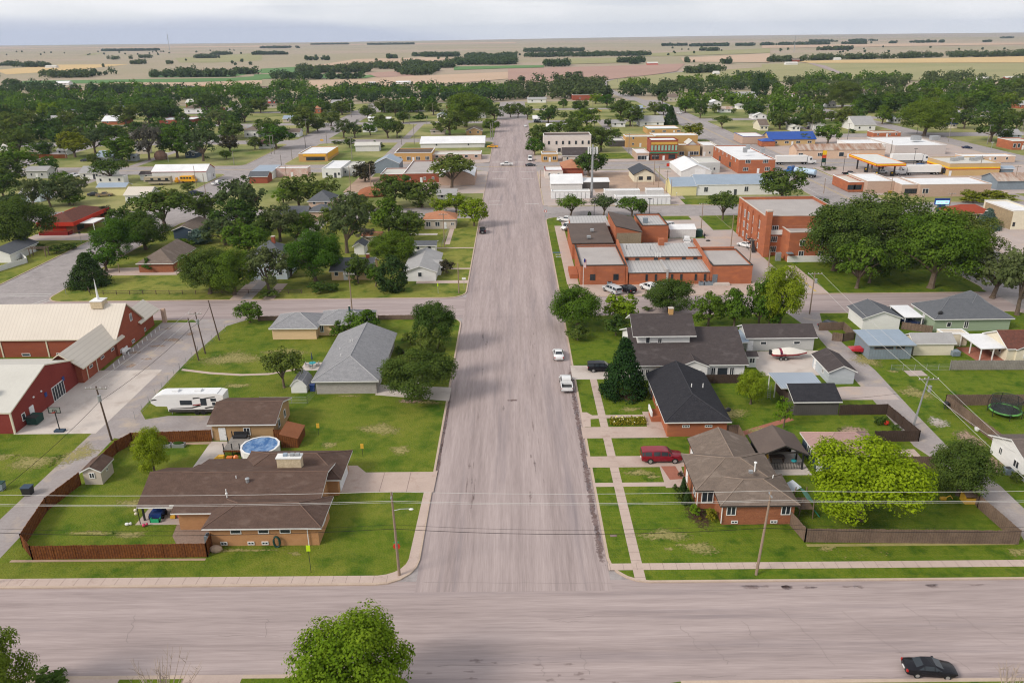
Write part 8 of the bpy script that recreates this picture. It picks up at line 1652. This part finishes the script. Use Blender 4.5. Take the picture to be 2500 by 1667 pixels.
C_('sedan', PN, 3, 1825, 1322, -4, 'dark blue car on the street past the large white store', -.13); C_('pickup', PB, 3, 780, 1562, 2, 'black pickup at the fuel station entrance'); C_('suv', PBL, 3, 1425, 1492, 0, 'blue estate car in front of the striped fuel store'); C_('suv', PW, 3, 1062, 1484, 5, 'white estate car under the far side of the fuel canopy'); C_('suv', PW, 3, 1066, 1545, 5, 'white estate car under the near side of the fuel canopy'); C_('van', PW, 3, 1412, 1372, 0, 'white van roof behind the long semi-trailer'); C_('sedan', PDG, 3, 415, 1148, 40, 'dark car beside the white steep-gabled house')
C_('sedan', PW, 2, 1525, 1015, 120, 'white car on the highway by the tall conifer', -.12); C_('sedan', PDG, 1, 1085, 945, 90, 'dark car far up a side street among trees', -.12); C_('sedan', PW, 1, 955, 1005, 60, 'white car far up the grey side street', -.12); C_('pickup', PYEL, 2, 800, 1000, 0, 'yellow pickup in the dirt yard among trees'); C_('sedan', PDG, 0, 765, 1438, 10, 'dark car at the kerb by the blue-grey gabled house', -.12); C_('sedan', PN, 2, 1437, 905, 20, 'dark blue car by the brown hip-roofed house'); C_('sedan', PW, 0, 1915, 1270, 20, 'white car near the two-storey white house'); C_('sedan', PW, 1, 640, 1120, 50, 'white car by the dark round street tree')
car('pickup', PN, 80, 152.4, -60, 'dark blue pickup under the white-roofed carport', z=.01); car('suv', PDG, 79.6, 157.2, 0, 'dark car at the side street beyond the carport', z=.01); car('sedan', PDG, 63.6, 150.6, 30, 'dark car behind the ragged pen fence', z=.01)
def semi(x, y, deg, cabm, lab, tr=WHITE, tank=False):
    t = thing('semi_truck', lab, 'truck', (x, y, -.12)); ORG[t.name] = (0, 0, 0); t.rotation_euler[2] = math.radians(deg)
    if tank:
        MB().tube([(-6, 0, 2.2), (-5.8, 0, 2.2), (3.6, 0, 2.2), (3.9, 0, 2.2)], [.3, 1.15, 1.15, .3], 14).build('tank', mk('tank_steel', (.30, .46, .62), (.5, .56, .62), ((.3, .6),), rough=.35), t)
    else:
        MB().box(-9.5, 4.2, -1.28, 1.28, 1.15, 4.0).build('trailer', tr, t); MB().box(-9.4, 4.1, -1.3, -1.28, 1.15, 1.3).box(-9.4, 4.1, 1.28, 1.3, 1.15, 1.3).build('side_rail', STEEL, t)
    xr = -6 if tank else -9.2
    MB().box(xr, 7.5, -.5, .5, .7, 1.1).build('chassis', BLACK, t)
    st = [(4.6, .9, 1.9, 3.3, 1.15, 1.2, 1.05), (5.0, .7, 1.9, 3.7, 1.2, 1.22, 1.1), (6.6, .6, 1.9, 3.4, 1.2, 1.22, 1.05), (7.1, .6, 1.85, 1.95, 1.1, 1.1, .95), (8.6, .6, 1.55, 1.62, .95, .95, .8), (8.8, .7, 1.2, 1.3, .85, .85, .7)]
    hull(st).build('cab', cabm, t)
    MB().poly([(6.68, -.98, 2.2), (6.68, .98, 2.2), (6.62, .95, 3.2), (6.62, -.95, 3.2)]).build('windscreen', GLASS, t)
    for s in (1, -1): MB().poly([(5.6, s * 1.245, 2.1), (6.5, s * 1.245, 2.1), (6.5, s * 1.1, 3.0), (5.6, s * 1.1, 3.0)]).build('side_window', GLASS, t); MB().tube([(4.75, s * 1., 1), (4.75, s * 1., 4.1)], .09).build('exhaust_stack', CHROME, t)
    for xw in (xr + 1, xr + 2.3, 3.2, 4.4, 7.7):
        for s in (1, -1): wheel(t, xw, s * 1.1, .5, .4)
    return t
semi(*G(3, 305, 1462), 0, PW, 'white semi-truck with long plain trailer beside the white-roofed brick block'); semi(*G(3, 1330, 1448), 0, PW, 'white semi-trailer parked along the large white store wall'); semi(*G(3, 1370, 1556), 180, PW, 'white semi-truck passing in front of the fuel canopy'); semi(*G(7, 360, 108), 128, PBL, 'blue tanker truck turning off the highway', tank=True)
t = thing('motorhome', 'beige and dark motorhome trailer beside the long white metal building', 'camper', (*G(4, 1405, 195), 0)); bx, by = G(4, 1405, 192)
MB().side([(bx - 5.6, 1.4), (bx - 5.2, 3.3), (bx + 5.4, 3.4), (bx + 5.4, .7), (bx - 3.6, .7), (bx - 3.8, 1.4)], by, by + 2.5).build('body', mk('camper_beige', (.42, .36, .27)), t); MB().box(bx - 4.8, bx + 5.2, by - .03, by, 1.5, 2.1).build('stripe', DTRIM, t)
for x in (bx - 2, bx + 1, bx + 4): MB().box(x - .6, x + .6, by - .05, by - .03, 2.1, 2.9).build('window', GLASS, t)
for x in (bx + .8, bx + 1.8): wheel(t, x, by + .1, .38)
t = thing('school_bus', 'small yellow bus parked at the end of the long white metal building', 'bus', (*G(4, 1675, 172), 0)); bx, by = G(4, 1675, 172)
MB().side([(bx - 3.2, .6), (bx - 3.2, 2.8), (bx + 2, 2.9), (bx + 2.3, 1.6), (bx + 3.2, 1.4), (bx + 3.2, .6)], by, by + 2.3).build('body', PYEL, t)
for i in range(4): MB().box(bx - 2.9 + i * 1.2, bx - 2. + i * 1.2, by - .02, by, 1.7, 2.4).build('window', GLASS, t)
for x in (bx - 2, bx + 2): wheel(t, x, by + .05, .4)
mesh_thing('loader', 'yellow loader bucket machine in the grass beside the small yellow bus', 'machine', MB().box(bx - 5.6, bx - 4., by, by + 1.6, .3, 1.2).box(bx - 5.2, bx - 4.4, by + .3, by + 1.3, 1.2, 2.2).tube([(bx - 5.4, by, 1), (bx - 6.8, by - .4, .4)], .15), PYEL)

# ------------------------------------------------------------------ person crossing the civic car park
px_, py_ = CV(1487, 328)
t = thing('person', 'person in dark clothes walking across the civic car park', 'person', (px_, py_, 0))
V = [(0, 0, .92), (0, 0, 1.15), (0, .01, 1.40), (0, .02, 1.52), (0, .03, 1.66), (-.19, .01, 1.38), (-.27, -.08, 1.12), (-.24, .06, .90), (.19, .01, 1.38), (.27, .1, 1.12), (.25, .24, .92), (-.10, 0, .86), (-.11, -.12, .48), (-.11, -.28, .09), (-.11, -.16, .04), (.10, 0, .86), (.11, .14, .48), (.11, .12, .08), (.11, .26, .04)]
Ed = [(0, 1), (1, 2), (2, 3), (3, 4), (2, 5), (5, 6), (6, 7), (2, 8), (8, 9), (9, 10), (0, 11), (11, 12), (12, 13), (13, 14), (0, 15), (15, 16), (16, 17), (17, 18)]
rad = [.15, .14, .16, .06, .095, .07, .05, .04, .07, .05, .04, .10, .065, .045, .04, .10, .065, .045, .04]
me = bpy.data.meshes.new('body'); me.from_pydata(V, Ed, []); me.materials.append(mk('dark_clothes', (.025, .025, .03)))
o = bpy.data.objects.new('body', me); COL.objects.link(o); o.parent = t
sk = o.modifiers.new('skin', 'SKIN'); o.modifiers.new('sub', 'SUBSURF').levels = 1
if not me.skin_vertices:
    bpy.context.view_layer.objects.active = o
for i, r_ in enumerate(rad):
    if me.skin_vertices: me.skin_vertices[0].data[i].radius = (r_, r_ * .85); me.skin_vertices[0].data[i].use_root = i == 0
ORG[t.name] = (0, 0, 0); MB().ball((0, .015, 1.74), .10, .11, .08, 10, 6).build('hair', mk('dark_hair', (.03, .02, .015)), t, True); MB().ball((0, .06, 1.66), .085, .09, .12, 10, 8).build('face', mk('skin', (.45, .26, .18)), t, True)
mesh_thing('lump', 'dark bag lying on the car park in front of the walking person', 'lump', MB().ball((px_ + .5, py_ - 2.6, .2), .7, .35, .22), BLACK)  # low black ellipsoid on the ground before the figure

# ------------------------------------------------------------------ poles and wires
za = 10.73
pole(-13.2, 72.8, za, .17, 0, lamp=.78, lean=(-.2, 0), label='tall timber pole with street lamp at the front corner lawn'); pole(26.4, 72.3, 10.7, .17, 0, lean=(.55, 0), label='tall timber pole leaning over the front walk by the brick house')
pole(-62, 73.2, 10.6, .17, 0, label='timber pole of the front wires beside the alley mouth'); pole(70, 72.2, 10.7, .17, 0, label='timber pole of the front wires past the alley')
for x, y, z_ in ((-13.4, 72.8, 10.2), (26.9, 72.3, 10.2)): tag(MB().obox((x, y, z_), (1, 0, 0), (0, 1, 0), (0, 0, 1), .07, .5, .06).build('wire_bracket', STEEL), 'steel wire bracket on the ' + ('front corner lamp pole' if x < 0 else 'leaning pole by the brick house'), 'bracket')
for z_, dy, r_, lab, m in ((10.75, 0, .02, 'topmost bright wire of the front pole line', WIRE), (9.75, -.25, .018, 'second bright wire of the front pole line', WIRE), (9.35, .1, .015, 'third bright wire of the front pole line', WIRE), (6.55, .1, .014, 'thin dark wire under the lamp of the front pole line', CABLE), (6.15, -.1, .026, 'thick black cable low on the front pole line', CABLE)):
    wire([(-62, 73.2 + dy, z_), (-13.4, 72.8 + dy, z_), (26.9, 72.3 + dy, z_), (70, 72.2 + dy, z_)], r_, .35 if z_ > 7 else .75, lab, m)
pole(60.3, 107.3, 8.1, .16, 1, STEEL, (.9, 0), 'grey leaning pole with crossarm and transformer on the alley', trans=True, armw=1.5); pole(62.6, 158.8, 9.2, .16, 1, label='timber pole with crossarm where the alley meets the side street', trans=True, armw=1.5); pole(58.5, 66.0, 9, .16, 1, label='timber pole of the alley line beside the front street')
for dx, lab in ((-1.3, 'wire along the alley on the garage side'), (1.3, 'wire along the alley on the trampoline side')): wire([(62.6 + dx, 158.6, 9.0), (61.2 + dx, 107.1, 7.9), (58.5 + dx, 66, 8.8)], .02, .5, lab)
wire([(61, 107.3, 6.2), (67.5, 93, 2.7)], .02, .3, 'service wire from the leaning alley pole to the white house'); wire([(61, 107.3, 6.), (50, 111.6, 2.5)], .02, .2, 'service wire from the leaning alley pole to the charcoal garage', CABLE)
x, y = G(8, 995, 965); pole(x, y, 8.9, .16, 1, DPOLEWOOD, (-.6, 0), 'dark pole with pale crossarm and transformer beside the cedar fence', trans=True, armw=1.6)
xa, ya = G(8, 1770, 255); xb, yb = G(8, 1830, 195); xc, yc = G(8, 1955, 75)
pole(xa, ya, zat(xa, ya, T(4, 0, 1372)[1]), .15, 0, DPOLEWOOD, (-.7, 0), 'dark pole nearest the concrete yard by the church drive'); pole(xb, yb, zat(xb, yb, T(4, 0, 1320)[1]), .15, 1, DPOLEWOOD, (-.7, 0), 'dark pole with transformers by the church drive', trans=True); pole(xc, yc, zat(xc, yc, T(4, 0, 1215)[1]), .15, 0, DPOLEWOOD, (-1., 0), 'tall bare dark pole nearest the side street by the church')
wire([(x - 2., y, 8.6), (xb - 1.2, yb, 9)], .02, .4, 'outer wire along the church drive'); wire([(x + .9, y, 8.6), (xb + .6, yb, 9)], .02, .4, 'inner wire along the church drive'); wire([(-58.6, 71.8, 8.8), (x - .6, y, 6.4), (xa - .4, ya, 6.5), (xc - .7, yc, 7.5)], .028, .6, 'black cable along the church alley', CABLE)
MB_ = pole(-58.6, 71.6, 9, .15, 0, label='timber pole of the church alley line at the front street')
pl = (5, 1697, 737, 440, 1), (5, 1825, 1152, 885, 0), (5, 878, 1348, 968, 1), (5, 1042, 202, 0, 0), (5, 862, 232, 20, 0), (5, 290, 132, 15, 1), (4, 1065, 968, 890, 0), (4, 1750, 205, 20, 0), (4, 1835, 292, 90, 0), (4, 1188, 368, 338, 0), \
 (1, 155, 1372, 1205, 1), (1, 182, 1368, 1200, 0), (1, 460, 1312, 1195, 0), (1, 470, 1207, 1060, 1), (1, 875, 1420, 1225, 1), (1, 868, 1042, 920, 1), (1, 490, 947, 880, 0), (1, 1428, 1282, 1110, 1), (1, 1540, 1112, 1040, 0), (1, 1595, 1032, 920, 0), (1, 1395, 962, 890, 1), (1, 1215, 932, 865, 0), (1, 1385, 1112, 1030, 0), (1, 2108, 1242, 1100, 0), (1, 2125, 1240, 1090, 0), (1, 2000, 1012, 920, 0), (1, 2145, 1062, 910, 1), (1, 245, 1472, 1380, 0), (1, 340, 1422, 1330, 0), (1, 650, 1285, 1170, 0), (1, 1315, 1290, 1210, 0), \
 (0, 580, 1052, 970, 1), (0, 740, 992, 952, 1), (0, 892, 982, 938, 1), (0, 975, 1002, 922, 1), (0, 1085, 1002, 903, 1), (0, 1248, 972, 903, 1), (0, 1437, 947, 878, 1), (0, 1555, 932, 868, 1), (0, 1582, 932, 883, 0), (0, 1930, 937, 878, 1), (0, 1310, 962, 898, 0), (0, 1350, 937, 898, 1), (0, 1210, 1312, 1228, 1), (0, 590, 1412, 1325, 0), (0, 515, 1542, 1450, 0), (0, 820, 802, 738, 1), (0, 2085, 1470, 1350, 0), \
 (2, 345, 962, 848, 1), (2, 755, 1002, 903, 1), (2, 770, 1122, 1018, 0), (2, 1108, 1132, 1028, 0), (2, 815, 1082, 1008, 0), (2, 1660, 1252, 1158, 0), (2, 1595, 1257, 1168, 0), (2, 1940, 922, 838, 1), (2, 2310, 1022, 928, 1), (2, 975, 742, 698, 1), (2, 1735, 667, 588, 0), (2, 535, 902, 848, 1), (2, 705, 952, 888, 0), (2, 612, 892, 808, 0), (2, 1075, 1372, 1188, 1), (2, 1530, 1140, 1100, 0), (2, 425, 1370, 1255, 0), \
 (6, 1297, 188, -75, 1), (6, 1340, 232, 20, 0), (6, 1412, 257, 60, 1), (6, 1448, 337, 140, 0), (6, 1145, 277, 120, 0), (6, 1718, 612, 348, 1), (6, 1985, 742, 450, 0), (6, 2150, 905, 668, 1), (6, 2320, 902, 758, 0), (6, 290, 217, 58, 0), \
 (7, 1660, 442, 258, 1), (7, 1430, 372, 238, 0), (7, 1140, 282, 122, 0), (7, 2238, 222, 18, 1), (7, 550, 262, 130, 0), (7, 968, 95, -10, 0), (7, 60, 920, 790, 0), \
 (3, 50, 1032, 928, 1), (3, 95, 1047, 938, 0), (3, 300, 1077, 983, 1), (3, 445, 1162, 1018, 1), (3, 465, 937, 863, 0), (3, 175, 1002, 948, 0), (3, 758, 1272, 1098, 1), (3, 605, 982, 928, 0), (3, 1212, 1102, 968, 1), (3, 1245, 1117, 1053, 0), (3, 1380, 1192, 1123, 0), (3, 1660, 1262, 1052, 1), (3, 2005, 1287, 1112, 1), (3, 1700, 1012, 953, 1), (3, 2072, 822, 758, 1), (3, 2315, 1172, 1068, 1), (3, 1930, 1562, 1388, 1), (3, 905, 792, 738, 1), (3, 1145, 1372, 1253, 0)
for n, x, yb, yt, arm in pl: PO(n, x, yb, yt, arms=arm, mat=GREYWOOD if n < 4 else POLEWOOD, r=.15 if n > 3 else .19)
def lamp(n, x, yb, yt, lab, m=BLACK, arm=1):
    bx, by = G(n, x, yb); h = zat(bx, by, T(n, 0, yt)[1]); t = thing('street_lamp', lab, 'street lamp', (bx, by, 0), 'street lamps')
    MB().tube([(bx, by, 0), (bx, by, h)], [.11, .07], 8).build('post', m, t); MB().box(bx - .7, bx + .7, by - .15, by + .15, h - .12, h + .05).build('lamp_head', m if arm else TRIM, t)
for a_ in ((6, 765, 537, 322, 'black car park lamp between the street trees, beside the multi-stemmed tree'), (6, 1255, 532, 310, 'black car park lamp past the last street tree'), (3, 1345, 1492, 1325, 'black double lamp in front of the large white store'), (3, 720, 1552, 1393, 'black lamp at the fuel station entrance'), (0, 1500, 1442, 1362, 'pale street lamp above the brown heap', STEEL, 0), (7, 1980, 580, 418, 'pale street lamp before the blue spruce', STEEL, 0), (3, 2035, 1367, 1268, 'pale lamp on the wide corner past the large white store', STEEL, 0), (5, 862, 400, 280, 'pale lamp by the small turning circle', STEEL, 0)): lamp(*a_)
def sign(n, x, yb, yt, m, lab, w=.45, blade=.5, rnd=False):
    bx, by = G(n, x, yb); h = max(1.8, zat(bx, by, T(n, 0, yt)[1])); t = thing('street_sign', lab, 'sign', (bx, by, 0)); MB().tube([(bx, by, 0), (bx, by, h)], .05).build('post', STEEL, t)
    if rnd: MB().tube([(bx, by - .08, h - .45), (bx, by - .04, h - .45)], .45, 8).build('plate', m, t); MB().tube([(bx, by - .09, h - .45), (bx, by - .085, h - .45)], .30, 8).build('lettering_field', TRIM, t)
    else: MB().box(bx - w, bx + w, by - .06, by - .03, h - blade, h).build('plate', m, t)
sign(6, 335, 482, 410, REDPAINT, 'red stop sign at the main street corner by the civic lawn', rnd=True); sign(5, 1872, 1120, 1012, TRIM, 'white sign board at the corner of the white corner house'); sign(5, 1640, 1152, 1062, MATS['fluorescent_sign'], 'thin fluorescent sign on the corner house lawn', .1, .8); sign(7, 765, 172, 92, mk('sign_green', (.02, .3, .12)), 'green sign beside the highway', 1., 1.2); sign(7, 1136, 285, 250, YELPL, 'yellow warning sign before the pink brick shop row', .7, 1.)
sign(2, 1420, 1560, 1455, REDPAINT, 'red inverted pear-shaped sign at the bare lot edge', .6, 1.3); sign(4, 725, 700, 602, DTRIM, 'small dark lamp-like sign on the restaurant lot', .35, .7); sign(2, 2085, 1215, 1195, YELPL, 'yellow sign on the far highway verge', .9, 1.2); sign(1, 606, 1270, 1252, YELPL, 'yellow sign plate on the grey side street', .9, 1.)
sign(6, 1500, 300, 292, TRIM, 'tiny white marker beside the yellow end shed', .2, .3); sign(4, 590, 1165, 1070, DPOLEWOOD, 'dark post at the rail fence corner', .06, .2)

# ------------------------------------------------------------------ labels for trees and poles: said by what they stand beside
seen = {}
NAMES = [l[0] for l in LAND]
def near(x, y, k=3):
    out = []
    for nm, x0, x1, y0, y1 in LAND:
        dx, dy = max(x0 - x, 0, x - x1), max(y0 - y, 0, y - y1)
        out.append((math.hypot(dx, dy * .6), nm, x0, x1, y0, y1))
    out.sort(); return out[:k]
def rel(x, y, q):
    _, nm, x0, x1, y0, y1 = q
    v = 'behind' if y > y1 else 'in front of' if y < y0 else ''
    h = 'left of' if x < x0 - .5 else 'right of' if x > x1 + .5 else ''
    r = {'behind': 'behind', 'in front of': 'before'}.get(v, '')
    return ((r + ' and ' + h) if r and h else v or h or 'close against') + ' the ' + nm
def wc(s): return len(s.replace(',', ' ').split())
todo = []
for t, x, y, w, h, cw_, kw in TREES:
    sz = ('low' if h < 2 else 'small' if h < 5.5 else 'mid-sized' if h < 9 else 'tall')
    todo.append((t, x, y, f'{sz} {cw_} {kw}', f'{sz} {cw_} ' + ('bush' if 'bush' in kw else 'tree'), 'trees and bushes around the town'))
for t, x, y, h, nm in POLES:
    ar = any(c.name.startswith('crossarm') for c in t.children)
    todo.append((t, x, y, ('timber pole with crossarm' if ar else 'plain timber pole'), ('crossarm pole' if ar else 'plain pole'), 'utility poles along the streets and alleys'))
cand = {}
for e in todo:
    n3 = near(e[1], e[2]); a = rel(e[1], e[2], n3[0])
    cand.setdefault(f'{e[3]} {a}', []).append((n3[0][0], e, a, n3))
ORDN = ['nearest to it', 'second nearest to it', 'third nearest to it', 'fourth nearest to it', 'fifth nearest to it', 'sixth nearest to it', 'seventh nearest to it', 'eighth nearest to it']
for lab, es in cand.items():
    es.sort(key=lambda q: q[0])
    for i, (d, e, a, n3) in enumerate(es):
        s = lab
        if len(es) > 1: s = lab + ', ' + ORDN[min(i, 7)]
        if wc(s) > 16: s = s.replace(e[3], e[4])
        if wc(s) > 16: s = s.replace(' and left of', '').replace(' and right of', '')
        k = 1
        while s in seen and k < 3:
            s = f'{e[4]} {a}, nearer the {n3[k][1]}'; k += 1
        seen[s] = 1
        e[0]['label'] = s; e[0]['group'] = e[5]
